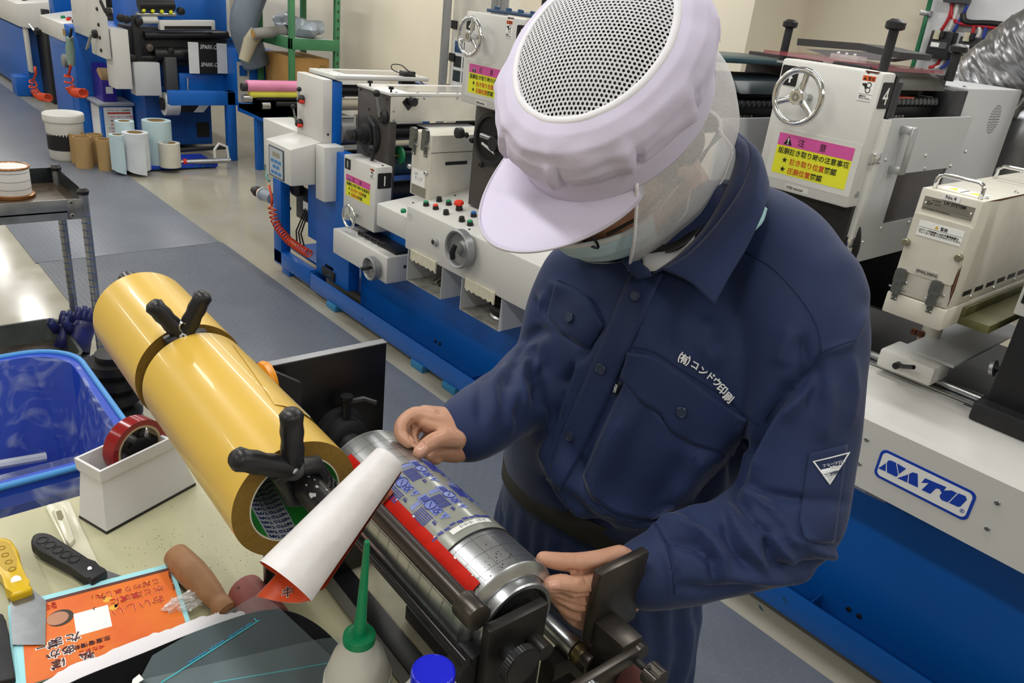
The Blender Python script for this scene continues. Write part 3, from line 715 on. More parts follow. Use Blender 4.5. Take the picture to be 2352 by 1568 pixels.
# ---------------------------------------------------------------- tall units two, three and four
def tall_unit(x0, x1, ch, lab, sticker=True, dz=0.):
    Yf = 2.0; z0, z1 = 1.281, 1.618
    t = thing('printing_unit', lab, 'printing unit', ((x0 + x1) / 2, 2.4, .84))
    b = part('front_case', G().box(x0, x1, Yf, Yf + .07, z0, z1, .007), WHITE, t)
    part('case_back', G().box(x0 + .01, x1 + .002, Yf + .07, Yf + .085, z0 - .0, z1 - .005), BLACK, t)
    fr = FY(Yf)
    s0, s1, sa, sz = (x0 + (x1 - x0) * .155, x1 - (x1 - x0) * .07, z0 + .044, z0 + .151)
    warning(fr, s0, s1, sa, sz, b)
    number(fr, ch, x0 + .006, x0 + .056, z1 - .066, z1 - .016, b)
    pinch(fr, x1 - .052, x1 - .015, z1 - .071, z1 - .01, b)
    number(FX(x1 + .0002), ch, Yf + .008, Yf + .068, z1 - .085, z1 - .022, b)
    p = (x0 + x1) / 2 - .01
    part('small_label', fr.rect(p - .035, z0 + .008, p + .035, z0 + .022, 0, .0006), MATS['sticker_backing'], b)
    text('1回転1㎜±6㎜', fr, p - .032, z0 + .011, .0085, KPRINT, b)
    part('paint_chip', fr.poly([(x1 - .05, z1 - .0005), (x1 - .01, z1 - .0005), (x1 - .016, z1 - .005), (x1 - .034, z1 - .004), (x1 - .04, z1 - .008)], 0, .0004), RUST, b)
    part('side_plug', G().cyl((x1, Yf + .035, z0 + .035), (x1 + .003, Yf + .035, z0 + .035), .009, n=14), ALU, b)
    handwheel('chrome_handwheel', b, (x0 + (x1 - x0) * .37, Yf - .06, z1 - .085), NY, .074, CHROME, a0=20)
    # dark frame below the case with the bearing opening
    zb = .852
    part('side_frame', G().box(x0 + .0, x1 - .0, Yf + .085, Yf + .12, zb, z1 - .02, .003), BLACKM if ch == '4' else IRON, t)
    return t, b
# unit four
x4a, x4b = PY(1797, 140, 2.0).x, PY(2030, 175, 2.0).x
u4, case4 = tall_unit(x4a, x4b, '4', 'white printing unit number four with chrome handwheel beside the worker')
c = PY(1855, 540, 2.085)
bd4 = part('bearing_disc', G().lathe([(.155, 0), (.155, .008), (.148, .012), (.07, .012), (.066, .02), (.058, .02), (.05, .01), (.01, .01)], c, NY, 48), BLACK, u4)
part('bearing_ring', G().ring(c + NY * .018, NY, .064, .004, 36, 8), STEEL, bd4)
part('bearing_knob', G().lathe([(.028, 0), (.028, .02), (.024, .026)], c + V(.115, -.012, -.1), NY, 18), BLACKM, bd4)
for px in ((1960, 513), (1948, 553), (1933, 575)): part('frame_bolt', G().lathe([(.012, 0), (.012, .005), (.006, .005), (.006, .002)], PY(*px, 2.085), NY, 14), BLACK, u4)
def tbolt(p, h, parent, r=.011):
    p = V(p); k = part('tee_knob', G().cyl(p, p + V(0, 0, h), r, n=14), BLACKM, parent)
    part('knob_head', G().lathe([(.016, h), (.024, h + .004), (.024, h + .018), (.012, h + .026)], p, (0, 0, 1), 14), BLACK, k)
tbolt(PY(2026, 168, 2.05) - V(0, 0, .01), .11, u4, .012)
# inking head behind the case
def ink_head(x0, x1, t, ymax, m_top, cz=1.56):
    part('head_frame', G().box(x0 + .02, x1 - .03, ymax - .04, ymax, .95, cz - .03, .004), BLACK, t)
    part('head_body', G().box(x0 + .04, x1 - .05, 2.13, ymax - .05, 1.36, cz - .02, .006), BLACKM, t)
    gd = part('ink_guard', G().hexa([(x1 - .06, 2.16, cz - .045), (x1 + .02, 2.18, cz - .07), (x1 + .02, ymax - .11, cz - .07), (x1 - .06, ymax - .09, cz - .045), (x1 - .06, 2.16, cz - .02), (x1 - .012, 2.18, cz - .035), (x1 - .012, ymax - .11, cz - .035), (x1 - .06, ymax - .09, cz - .02)], .003), m_top, t)
    kb = part('key_bar', G().box(x1 - .05, x1 - .01, 2.13, ymax - .08, cz - .16, cz - .09, .003), BLACK, t)
    n = 12
    for k in range(n):
        y = 2.15 + (ymax - .25) * 0 + k * (ymax - 2.13 - .14) / n
        part('ink_key', G().lathe([(.0125, 0), (.0125, .022), (.009, .026)], (x1 - .012, y + .012, cz - .105), (1, 0, .25), 10), mat('ink_key_black', '#2c3032', .3), kb)
    fk = FX(x1 - .0098)
    text('1 2 3 4 5 6 7 8 9 10 11 12', fk, 2.15, cz - .15, .016, WPRINT, kb, .0006)
OL = mat('dark_olive_guard', '#3b392f', .45, vary=.1)
ink_head(x4a + .03, -.985, u4, PX(2200, 250, -.96).y, OL, PX(2130, 236, -.99).z + .105)
part('red_plate', G().box(x4b - .2, x4b - .04, 2.13, 2.3, 1.552, 1.556), mat('red_plate', '#b94a2c', .4), u4)
q = PX(2178, 186, x4b - .05); tbolt((q.x, q.y, q.z), PX(2188, 122, q.x).z - q.z, u4, .013)
# acrylic table on top with a grey ramp
def PYs(Y, L): return [PY(x, y, Y) for x, y in L]
z_t = PY(1990, 150, 2.3).z; xa_, xb_ = PY(1815, 150, 2.3).x, PY(2112, 158, 2.3).x
tp = part('acrylic_tray', G().box(xa_, xb_, 2.14, 2.46, z_t, z_t + .008), mat('red_tint_acrylic', '#a8505a', .1, alpha=.55, vary=.05), u4)
part('acrylic_tray_deck', G().box(xa_ + .05, xb_ - .03, 2.14, 2.46, z_t - .02, z_t - .014), CLEAR, tp)
part('tray_ramp', G().prism(PYs(2.4, ((1832, 88), (1974, 99), (2068, 120), (2062, 134), (1977, 116), (1830, 104))), (0, .22, 0)), mat('ramp_dark', '#3a3a3a', .5), tp)
part('ramp_side', G().prism(PYs(2.38, ((1850, 112), (1980, 118), (2058, 134), (2020, 140), (1900, 128))), (0, .1, 0)), mat('ramp_grey', '#77787a', .4), tp)
q = PY(1935, 132, 2.28); part('tray_block', G().box(q.x - .04, q.x + .045, 2.28, 2.34, q.z - .012, q.z + .008, .003), CLEAR, tp)
for k in range(3): part('tray_screw', screw(G(), (q.x - .025 + k * .025, 2.3, q.z + .008), (0, 0, 1), .005, .006), CHROME, tp)
# grey rear drive cover with a round vent
XV = -.952
x_r0 = x4a - .0
yv0 = PX(2212, 250, XV).y; yv1 = PX(2180, 250, XV).y
rc = part('drive_cover', G().box(x4a + .05, XV, yv0, 3.05, .86, 1.585, .005), GREYW, u4)
part('cover_front_edge', G().box(x4a + .03, XV - .0, yv1, yv0, .9, 1.578, .003), BLACK, u4)
vg = G(); cy, cz = PX(2283, 274, XV).y, PX(2283, 274, XV).z
for r in range(6):
    for k in range(max(1, 6 * r)):
        a = 2 * math.pi * k / max(1, 6 * r)
        vg.cyl((XV - .001, cy + r * .0085 * math.cos(a), cz + r * .0085 * math.sin(a)), (XV + .0006, cy + r * .0085 * math.cos(a), cz + r * .0085 * math.sin(a)), .0026, n=6)
o = part('vent_holes', vg, mat('vent_dark', '#6d6f70', .6), rc); o['kind'] = 'stuff'
part('cover_screw', screw(G(), (XV - .03, yv0 + .04, 1.585), (0, 0, 1), .006, .004), STEEL, rc)
# swung guard door with smoked window and handle
XD = -.924
dr = thing('guard_door', 'white guard door with grey handle and smoked window beside unit four', 'guard door', (XD, 2.35, 1.1))
P = [PX(*p, XD) for p in ((2036, 272), (2243, 270), (2243, 400), (2140, 560), (2071, 580), (1953, 606))]
y0, ytop = P[0].y, (P[0].z + P[1].z) / 2; yB = P[5].z
pan = [(XD, y0, ytop), (XD, 2.62, ytop), (XD, 2.62, yB), (XD, y0 + .03, yB)]
wy0, wy1 = PX(2062, 400, XD).y, PX(2175, 388, XD).y; wz1, wz0 = PX(2062, 400, XD).z, PX(2040, 512, XD).z
def frame_plate(x0, x1, ya, yb, za, zb, wa, wb, wza, wzb, g):
    for b in ((ya, wa, za, zb), (wb, yb, za, zb), (wa, wb, za, wza), (wa, wb, wzb, zb)):
        g.box(x0, x1, b[0], b[1], b[2], b[3])
    return g
dl = part('door_leaf', frame_plate(XD - .012, XD, y0, 2.62, yB, ytop, wy0, wy1, wz0, wz1, G()), GREYW, dr)
part('door_edge', G().box(XD - .03, XD + .004, y0 - .004, y0 + .03, yB, ytop, .004), WHITE, dr)
part('smoked_window', G().box(XD - .010, XD - .004, wy0 - .01, wy1 + .01, wz0 - .01, wz1 + .01), GLASSY, dr)
hy, hz1, hz0 = PX(2072, 300, XD).y, PX(2072, 288, XD).z, PX(2048, 395, XD).z
hn = part('door_handle', G().box(XD + .028, XD + .036, hy - .015, hy + .015, hz0, hz1, .003), ALU, dr)
for z in (hz0, hz1): part('handle_foot', G().box(XD, XD + .03, hy - .015, hy + .015, z - (.02 if z == hz1 else 0), z + (.02 if z == hz0 else 0), .003), ALU, hn)
part('dark_gasket', G().box(XD - .03, XD - .012, y0 - .02, y0 - .004, yB - .02, ytop + .06), BLACK, dr)
for px in ((2014, 364), (1960, 555)):
    p = PX(*px, XD); part('door_hinge', G().box(XD - .02, XD + .006, p.y - .022, p.y + .016, p.z - .014, p.z + .014, .002), CHROME, dr)
for px in ((2033, 367), (2059, 396), (2125, 357), (2123, 387), (2182, 381), (2217, 348), (2022, 524), (2087, 510), (1980, 557)):
    part('door_screw', G().sphere(PX(*px, XD), .0055, 8), CHROME, dr)
# ---- unit two
x2a, x2b = PY(1072, 26, 2.0).x, PY(1186, 41, 2.0).x
u2, case2 = tall_unit(x2a, x2b, '2', 'white printing unit number two with chrome handwheel left of the cap')
ink_head(x2a + .1, x2b + .05, u2, 2.56, mat('dark_blue_hood', '#24323f', .4))
part('hood_plate', G().box(x2a + .02, x2b + .03, 2.08, 2.5, 1.622, 1.634, .003), mat('navy_plate', '#2b4a6b', .4, vary=.1), u2)
for k in range(4): part('hood_knob', G().lathe([(.012, 0), (.012, .01), (.008, .012)], (x2a + .06 + k * .07, 2.1, 1.634), (0, 0, 1), 12), mat('navy_knob', '#35577a', .4), u2)
tbolt((x2b - .03, 2.16, 1.634), .11, u2, .014)
# round opening in the lower iron frame
c = PY(1129, 320, 2.08)
op = part('bearing_opening', G().lathe([(.105, 0), (.105, .01), (.088, .012), (.085, .0)], c, NY, 40, cap=False), BLACKM, u2)
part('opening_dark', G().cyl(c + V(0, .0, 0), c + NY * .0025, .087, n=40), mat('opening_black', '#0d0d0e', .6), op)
part('inner_shaft', G().cyl(c + V(-.06, -.004, .005), c + V(.04, -.006, .005), .012, n=12), STEEL, op)
part('inner_knob', G().lathe([(.03, 0), (.03, .02), (.026, .024)], c + V(.035, -.003, -.01), NY, 18), BLACKM, op)
part('web_glimpse', FY(c.y - .003).poly([(c.x - .06, c.z - .03), (c.x + .03, c.z - .055), (c.x + .02, c.z - .04), (c.x - .055, c.z - .02)], 0, .0006), WPRINT, op)
for px in ((1073, 310), (1086, 322), (1107, 378)):
    part('frame_bolt', screw(G(), PY(*px, 2.08), NY, .012, .014), BLACKM, u2)
q = PY(1063, 305, 2.03); part('side_knob', G().lathe([(.014, 0), (.022, .006), (.022, .03), (.012, .034)], q, NY, 16), BLACKM, u2)
# ---- unit three, seen past the cap
x3 = -1.62
u3 = thing('printing_unit', 'grey printing unit with black inking keys seen right behind the cap', 'printing unit', (x3, 2.5, .84))
ink_head(x3 - .02, x3 + .16, u3, 2.62, mat('teal_hood', '#223036', .4))
part('drive_cover', G().box(x3 - .1, x3 + .22, 2.66, 3.1, .9, 1.6, .005), GREYW, u3)
part('cover_front_edge', G().box(x3 - .1, x3 + .16, 2.6, 2.66, .9, 1.6, .003), mat('dark_maroon', '#2c2021', .45), u3)
part('hood_plate', G().box(x3 - .12, x3 + .14, 2.1, 2.58, 1.575, 1.59, .003), mat('teal_plate', '#2f4b52', .35), u3)
tbolt((x3 + .1, 2.5, 1.59), .1, u3, .013)
part('guard_panel', G().box(x3 + .18, x3 + .192, 2.1, 2.62, 1.0, 1.42, .003), GREYW, u3)
part('panel_screw', G().sphere((x3 + .194, 2.54, 1.19), .006, 8), CHROME, u3)
part('vent_slot', G().box(x3 + .19, x3 + .194, 2.3, 2.5, 1.165, 1.185), BLACK, u3)
part('dryer_box', G().box(x3 + .2, x3 + .42, 2.2, 2.62, .86, 1.16, .005), WHITE, u3)
part('front_case', G().box(x3 - .2, x3 + .06, 2.0, 2.07, 1.28, 1.55, .007), WHITE, u3)
part('side_frame', G().box(x3 - .2, x3 + .06, 2.08, 2.12, .86, 1.54, .004), IRON, u3)

# ---------------------------------------------------------------- ultraviolet lamp box number four
ya = 1.95
XA, XB = -.746, -.607
za, zc = 1.073, 1.387
u5 = thing('ultraviolet_lamp', 'cream ultraviolet lamp box number four on a post with chrome carry handle', 'lamp housing', (-.68, 2.2, .86))
part('lamp_case', G().box(XA, XB, ya, 2.75, za + .055, zc, .004), CREAMW, u5)
part('lamp_shoe', G().box(XA - .003, XB + .003, ya - .003, 2.75, za, za + .053, .004), CREAMW, u5)
fu = FY(ya)
dx = lambda *px: PY(*px, ya)
x0, x1, z0, z1 = rectY(ya, (2104, 486), (2236, 524), (2186, 657), (2064, 617))
cv = part('service_cover', fu.rrect(x0, z0, x1, z1, 0, .004, .006), CREAMW, u5)
f5 = FY(ya - .004)
a0, a1, b0, b1 = rectY(ya, (2125, 449), (2241, 477), (2231, 508), (2117, 479))
pl = part('name_plate', fu.rect(a0, b0, a1, b1, 0, .001), SILVERTAG, u5); w, h = a1 - a0, b1 - b0
text('UV SYSTEM', fu, a0 + w * .4, b1 - h * .28, h * .32, KPRINT, pl, .0014, bold=.0003)
text('GS YUASA', fu, a0 + w * .16, b1 - h * .24, h * .14, KPRINT, pl, .0014, shear=.3)
for k, (uu, bb) in enumerate(((.15, .62), (.1, .46), (.1, .3))):
    part('plate_line', fu.rect(a0 + w * .1, b0 + h * bb, a0 + w * .92, b0 + h * (bb + .014), .001, .0013), KPRINT, pl)
text('TYPE\nArc length      mm  No.\nDATE', fu, a0 + w * .06, b0 + h * .62, h * .11, KPRINT, pl, .0014)
text('KYOTO JAPAN  GS Yuasa Lighting Ltd.', fu, a0 + w * .04, b0 + h * .1, h * .12, KPRINT, pl, .0014)
for s in (.05, .95): part('plate_screw', screw(G(), fu.p(a0 + w * s, b0 + h * .5, .001), NY, .003, .002), CHROME, pl)
a0, a1, b0, b1 = rectY(ya, (2166, 443), (2207, 453), (2204, 467), (2163, 457))
lb = part('paper_label', fu.rect(a0, b0, a1, b1, .001, .0016), WPRINT, u5); text('No.4', fu, (a0 + a1) / 2, b0 + .004, .012, KPRINT, lb, .0022, align='CENTER')
a0, a1, b0, b1 = rectY(ya, (2115, 504), (2218, 532), (2206, 566), (2106, 537))
lb = part('warning_label', f5.rect(a0, b0, a1, b1, 0, .0008), WPRINT, cv); w, h = a1 - a0, b1 - b0
part('label_rule', f5.rect(a0 + w * .01, b0 + h * .58, a1 - w * .01, b0 + h * .6, .0008, .001), KPRINT, lb)
part('label_triangle', f5.poly([(a0 + w * .36, b0 + h * .68), (a0 + w * .45, b0 + h * .68), (a0 + w * .405, b0 + h * .92)], .0008, .001), mat('sign_yellow', '#e2b51f', .5), lb)
text('警告', f5, a0 + w * .49, b0 + h * .68, h * .24, KPRINT, lb, .001, bold=.0002)
text('UVランプ交換時には必ず電源装置の\nブレーカーを切ってから行って下さい。', f5, a0 + w * .03, b0 + h * .36, w / 18, KPRINT, lb, .001, bold=.0001)
a0, a1, b0, b1 = rectY(ya, (2106, 613), (2159, 628), (2154, 641), (2102, 626))
lb = part('type_label', f5.rect(a0, b0, a1, b1, 0, .0006), mat('type_label', '#c4c2b6', .4), cv); text('EMAL300NL', f5, a0 + .003, b0 + .004, .0098, KPRINT, lb, .001)
for px in ((2084, 555), (2205, 591)): part('thumb_screw', G().lathe([(.007, 0), (.009, .003), (.009, .012), (.007, .014)], PY(*px, ya - .004), NY, 14), mat('thumb_brass', '#8d8a72', .4, .6), cv)
for px in ((2065, 651), (2146, 680)): p = PY(*px, ya); latch(fu, p.x, p.z, .8, u5)
for px in ((2065, 646), (2081, 651), (2152, 674), (2167, 680)): part('case_rivet', screw(G(), PY(*px, ya), NY, .004, .003), STEEL, u5)
h0, h1 = PZ(2136, 430, zc), PZ(2250, 458, zc); yh = ya + .02
hh = .035
part('carry_handle', G().tube([(XA + .02, yh, zc), (XA + .02, yh, zc + hh - .012), (XA + .024, yh, zc + hh - .004), (XA + .034, yh, zc + hh), (XB - .03, yh, zc + hh), (XB - .02, yh, zc + hh - .004), (XB - .016, yh, zc + hh - .012), (XB - .016, yh, zc)], .005, 10), CHROME, u5, 180)
part('carry_handle', G().tube([(XA + .02, 2.35, zc), (XA + .02, 2.35, zc + hh - .01), (XA + .032, 2.35, zc + hh), (XB - .03, 2.35, zc + hh), (XB - .016, 2.35, zc + hh - .01), (XB - .016, 2.35, zc)], .005, 10), CHROME, u5, 180)
ft = Fr((0, 0, zc), (1, 0, 0), (0, 1, 0))
for cx in (XA + .045, XB - .045):
    k = part('hazard_label', ft.rect(cx - .026, ya + .05, cx + .026, ya + .1, 0, .0006), WPRINT, u5)
    part('hazard_mark', ft.poly([(cx - .012, ya + .06), (cx + .012, ya + .06), (cx, ya + .09)], .0006, .001), YELLOW, k)
for k in range(4):
    for x in (XA + .012, XB - .012): part('lid_screw', screw(G(), (x, ya + .045 + k * .19, zc), (0, 0, 1), .005, .005), CHROME, u5)
for k in range(7):
    y = ya + .075 + k * .075; part('vent_slot', G().box(XB - .001, XB + .0012, y, y + .05, za + .075, za + .087), BLACK, u5)
    if k % 2 == 0: part('side_screw', screw(G(), (XB, y + .06, za + .066), (1, 0, 0), .0045, .004), CHROME, u5)
part('side_guard', G().box(XB, XB + .075, ya + .1, 2.7, za + .0, za + .022, .003), OLIVE, u5)
part('side_rail', G().box(XB + .003, XB + .012, ya + .1, 2.7, za + .022, za + .045, .002), OLIVE, u5)
part('paint_chip', fu.poly([(XB - .001, za + .08), (XB - .006, za + .11), (XB - .003, za + .15), (XB - .001, za + .16)], 0, .0005), RUST, u5)
part('paint_chip', FX(XB).poly([(ya + .001, za + .06), (ya + .01, za + .1), (ya + .006, za + .14), (ya + .001, za + .165)], 0, .0005), RUST, u5)
part('paint_chip', FX(XB).poly([(ya + .02, zc - .001), (ya + .5, zc - .001), (ya + .3, zc - .004), (ya + .1, zc - .006)], 0, .0005), RUST, u5)
# post and sliding carriage
pc = PZ(2122, 812, .875)
part('lamp_post', G().lathe([(.031, 0), (.031, .05), (.026, .052), (.026, .22)], (pc.x, pc.y, .872), (0, 0, 1), 28), CREAMW, u5)
part('lamp_post', G().cyl((pc.x, pc.y + .35, .86), (pc.x, pc.y + .35, za), .03, n=24), CREAMW, u5)
c0, c1, k0, k1 = rectY(2.085, (2022, 800), (2147, 846), (2137, 886), (2008, 842))
cg = part('carriage', G().box(c0, c1, 2.085, 2.2, k0, k1, .008), WHITE, u5)
part('carriage_plate', G().box(c0 + .03, c1 + .02, 2.15, 2.7, k1 - .004, k1 + .004, .001), GREYW, u5)
lp = PY(2062, 838, 2.08)
lv = part('clamp_lever', G().tube([lp, lp + V(.02, -.015, .008), lp + V(.05, -.03, .022)], [.007, .006, .006], 10), BLACK, cg)
part('lever_boss', G().cyl(lp + V(0, .01, 0), lp + V(0, -.014, 0), .009, n=14), BLACK, lv)
for d in (0, .02): part('stop_bolt', G().cyl((pc.x - .035 + d, pc.y - .03, k1), (pc.x - .035 + d, pc.y - .03, k1 + .016), .009, n=8), RUST, cg)
# black block of the next station at the frame edge
nb_ = thing('next_station', 'black machine block with round knobs at the right end of the rail', 'press unit', (-.2, 2.3, .86))
bx = PY(2300, 900, 2.12)
part('station_block', G().box(bx.x - .02, bx.x + .3, 2.1, 2.6, .872, 1.22, .006), BLACKM, nb_)
part('station_foot', G().box(bx.x - .035, bx.x + .3, 2.06, 2.6, .85, .9, .006), BLACKM, nb_)
kp_ = PY(2275, 866, 2.09)
for d in (0, .03): part('twin_knob', G().lathe([(.022, 0), (.022, .009)], (bx.x - .05 + d, 2.16, kp_.z), (1, 0, .2), 22), ALU, nb_)
part('knob_axle', G().cyl((bx.x - .05, 2.16, kp_.z), (bx.x + .02, 2.16, kp_.z + .012), .008), BLACK, nb_)
q0 = PY(2325, 720, 1.99)
part('station_guard', G().box(q0.x, q0.x + .25, 1.99, 2.03, q0.z, q0.z + .3, .004), WHITE, nb_)
part('guard_profile', G().box(q0.x + .008, q0.x + .03, 1.985, 1.99, q0.z + .03, q0.z + .06, .002), BLACK, nb_)
part('brown_clamp', G().box(bx.x - .03, bx.x + .0, 2.12, 2.16, .852, .88, .002), mat('brown_wood', '#8a7a55', .7), nb_)
# ================================================================== presses and store things at the far left
def c0(x, y): return (x / 3.733, y / 3.733)
LB = mat('left_press_blue', '#0d62bd', .4, vary=.04, vscale=3)
LBD = mat('left_press_deep_blue', '#0a4d9a', .4, vary=.04, vscale=3)
Y0 = 1.97
lp = thing('label_press', 'blue and white label press behind the cardboard tubes on the floor', 'label press', (-8.4, 2.5, 0))
part('cabinet', G().box(-9.3, -8.42, Y0, 2.95, .0, 1.0, .01), LB, lp)
part('cabinet_panel', FY(Y0).rect(-9.18, .12, -8.62, .78, 0, .004), LB, lp)
part('bed', G().box(-8.42, -7.72, 2.35, 2.95, .05, .56, .01), LBD, lp)
vg = G()
for i in range(14):
    for j in range(9): vg.box(-7.7195, -7.717, 2.42 + i * .022, 2.432 + i * .022, .12 + j * .022, .13 + j * .022)
o = part('vent_grille', vg, mat('grille_dark', '#093a78', .6), lp, None); o['kind'] = 'stuff'
part('bed_window', G().box(-7.72, -7.716, 2.8, 2.92, .12, .26), BLACK, lp)
part('upper_body', G().box(-9.0, -7.9, 2.5, 3.3, .56, 1.75, .01), LB, lp)
# console with a sloped lid
cs_ = part('console', G().hexa([(-9.5, Y0 - .02, .84), (-8.66, Y0 - .02, .84), (-8.5, 2.25, .84), (-9.5, 2.25, .84), (-9.5, Y0 - .02, 1.0), (-8.66, Y0 - .02, 1.0), (-8.5, 2.25, 1.06), (-9.5, 2.25, 1.06)], .01), WHITE, lp)
for k, m in enumerate((GREENB, BLACK, REDB, BLACK, BLACK)):
    part('push_button', G().lathe([(.022, 0), (.022, .02), (.015, .026)], (-9.0 + k * .1, Y0 + .08 + .03 * (k % 2), 1.018), (0, 0, 1), 12), m, cs_)
p = PY(*c0(690, 243), Y0); part('brass_plate', FY(Y0 - .021).rect(-8.62, .9, -8.54, .96, 0, .003), mat('brass_tag', '#a5873f', .5), cs_)
# tall white front panels
p0, p1 = PY(*c0(750, 0), Y0), PY(*c0(900, 500), Y0)
part('front_panel', G().box(-7.8, -7.42, Y0, Y0 + .05, .84, 1.6, .008), WHITE, lp)
part('front_panel', G().box(-8.45, -7.8, Y0 + .03, Y0 + .08, .95, 1.6, .008), WHITE, lp)
for z in (.9, 1.0, 1.1, 1.22): part('panel_bolt', screw(G(), (-7.5, Y0, z), NY, .016, .012), BLACK, lp)
part('white_door', G().box(-7.62, -7.42, 2.03, 2.17, .6, 1.08, .008), WHITE, lp)
part('white_door', G().box(-7.6, -7.46, 2.2, 2.42, .54, .82, .008), GREYW, lp)
XE = -7.55
def E(x, y): return PX(*c0(x, y), XE)
for (hx, hy), (tx, ty) in (((905, 105), (860, 5)), ((785, 290), (745, 420)), ((295, 265), (250, 210))):
    X_ = -7.62 if hx > 500 else -9.9
    h_, t_ = PY(*c0(hx, hy), Y0 - .04), PY(*c0(tx, ty), Y0 - .06)
    l_ = part('lever', G().tube([h_, t_], .012, 8), STEEL if hx < 800 else BLACK, lp); part('lever_hub', G().lathe([(.035, 0), (.035, .03), (.02, .04)], h_ + V(0, .04, 0), NY, 16), BLACK, l_)
# dark print mechanism facing the aisle end
part('mechanism_frame', G().box(XE - .3, XE - .02, E(1100, 300).y, E(1950, 300).y, E(1200, 560).z, E(1200, 230).z, .01), mat('mechanism_black', '#26282a', .45, vary=.1), lp)
for (x0_, y0_, x1_, y1_, r, m, nm) in ((1210, 170, 1340, 180, .03, WHITE, 'white_roller'), (1230, 300, 1950, 340, .035, BLACK, 'ink_roller'), (1310, 460, 1900, 470, .06, BLACK, 'ink_roller'), (1160, 120, 1500, 110, .02, STEEL, 'steel_roller'), (1180, 40, 1480, 25, .05, BLACK, 'ink_roller'), (1090, 490, 1330, 485, .025, BLACK, 'adjusting_screw')):
    part(nm, G().cyl(E(x0_, y0_) + V(.02, 0, 0), E(x1_, y0_) + V(.02, 0, 0), r, n=18), m, lp)
part('white_trough', G().obox(E(1345, 250) + V(.03, 0, 0), E(1815, 250) - E(1345, 250), V(.06, 0, 0), V(0, 0, E(1345, 165).z - E(1345, 250).z), .006), WHITE, lp)
part('trough_slot', G().obox(E(1380, 245) + V(.0905, 0, 0), E(1780, 245) - E(1380, 245), V(.002, 0, 0), V(0, 0, .03)), BLACK, lp)
for x_, y_ in ((1120, 490), (1260, 400), (1170, 180), (1065, 160), (1020, 150), (1530, 90), (1440, 430)):
    part('adjust_knob', G().lathe([(.03, 0), (.035, .02), (.03, .05), (.012, .055)], E(x_, y_) + V(.03, 0, 0), (1, 0, 0), 14), BLACK if x_ != 1260 else mat('dull_cast', '#6b625a', .4, .6), lp)
for k in range(5): part('yellow_guide', G().sphere(E(1215 + k * 78, 85 + k * 5) + V(.05, 0, 0), .018, 8), YELLOW, lp)
part('side_arm', G().obox(E(1150, 560) + V(.0, 0, 0), E(1210, 560) - E(1150, 560), V(.05, 0, 0), V(0, 0, E(1150, 130).z - E(1150, 560).z), .006), BLACKM, lp)
part('cream_column', G().obox(E(1945, 310), E(2060, 310) - E(1945, 310), V(.08, 0, 0), V(0, 0, .75), .008), mat('cream_column', '#d8d3c4', .5), lp)
part('blue_back', G().box(XE - .4, XE - .3, E(1500, 200).y, 3.4, 1.0, 1.35, .006), LB, lp)
# printed web: white, black, white strips running down and under to a roll
WB, WWt = mat('web_black', '#1a1a1c', .35), mat('web_white', '#dfe2e0', .4)
for xa, xb, m, nm in ((1575, 1662, WWt, 'web_strip'), (1662, 1815, WB, 'web_print'), (1815, 1900, WWt, 'web_strip')):
    a_, b_ = E(xa, 610), E(xb, 610); zt_ = E(1600, 345).z
    s_ = part(nm, G().obox((XE + .14, a_.y, a_.z), (0, b_.y - a_.y, 0), (.002, 0, 0), (0, 0, zt_ - a_.z)), m, lp)
    if m is WB:
        for k in range(2): text('SPARK-O', FX(XE + .142), a_.y + .012, a_.z + .06 + k * .15, .05, WWt, s_, .001, shear=.3, sx=.75)
    q0, q1 = E(xa - 20, 780), E(xb - 20, 780); r0, r1 = E(xa - 150, 965), E(xb - 150, 965)
    part(nm, G().prism([q0 + V(.03, 0, 0), q1 + V(.03, 0, 0), r1 + V(-.02, 0, 0), r0 + V(-.02, 0, 0)], (.002, 0, 0)), m, lp)
a_, b_ = E(1520, 770), E(1980, 640)
br_ = part('blue_guard', G().obox((XE, a_.y, a_.z), (0, b_.y - a_.y, 0), (.07, 0, 0), (0, 0, E(1520, 620).z - a_.z), .006), LB, lp)
part('guard_handle', G().tube([E(1585, 650) + V(.07, 0, 0), E(1575, 655) + V(.1, 0, 0), E(1580, 750) + V(.1, 0, 0), E(1590, 760) + V(.07, 0, 0)], .008, 8), CHROME, br_)
part('clamp_block', G().obox(E(1400, 760), E(1500, 760) - E(1400, 760), V(.1, 0, 0), V(0, 0, .28), .01), mat('clamp_grey', '#4c4d4f', .45), lp)
rc0 = E(1400, 890)
part('web_roll', G().cyl(rc0, rc0 + V(0, .12, 0), .10, n=28), WWt, lp); part('roll_core', G().cyl(rc0 - V(0, .02, 0), rc0, .055, n=20), BLACK, lp)
part('blue_leg', G().box(-7.28, -7.2, 2.9, 2.98, 0, .62, .006), LB, lp)
part('blue_beam', G().box(-7.28, -7.2, 2.4, 3.3, .5, .62, .006), LB, lp)
rc_b = part('drive_cabinet', G().box(-7.5, -7.2, 3.0, 3.4, .5, .98, .008), LB, lp)
fd = FX(-7.2); part('drive_panel', fd.rect(3.0, .52, 3.11, .88, 0, .004), mat('panel_cream', '#c4c2b6', .45), rc_b); part('drive_display', fd.rect(3.02, .76, 3.09, .85, .004, .006), BLUED, rc_b)
part('drive_slide', fd.rect(3.26, .72, 3.34, .95, 0, .02), STEEL, rc_b)
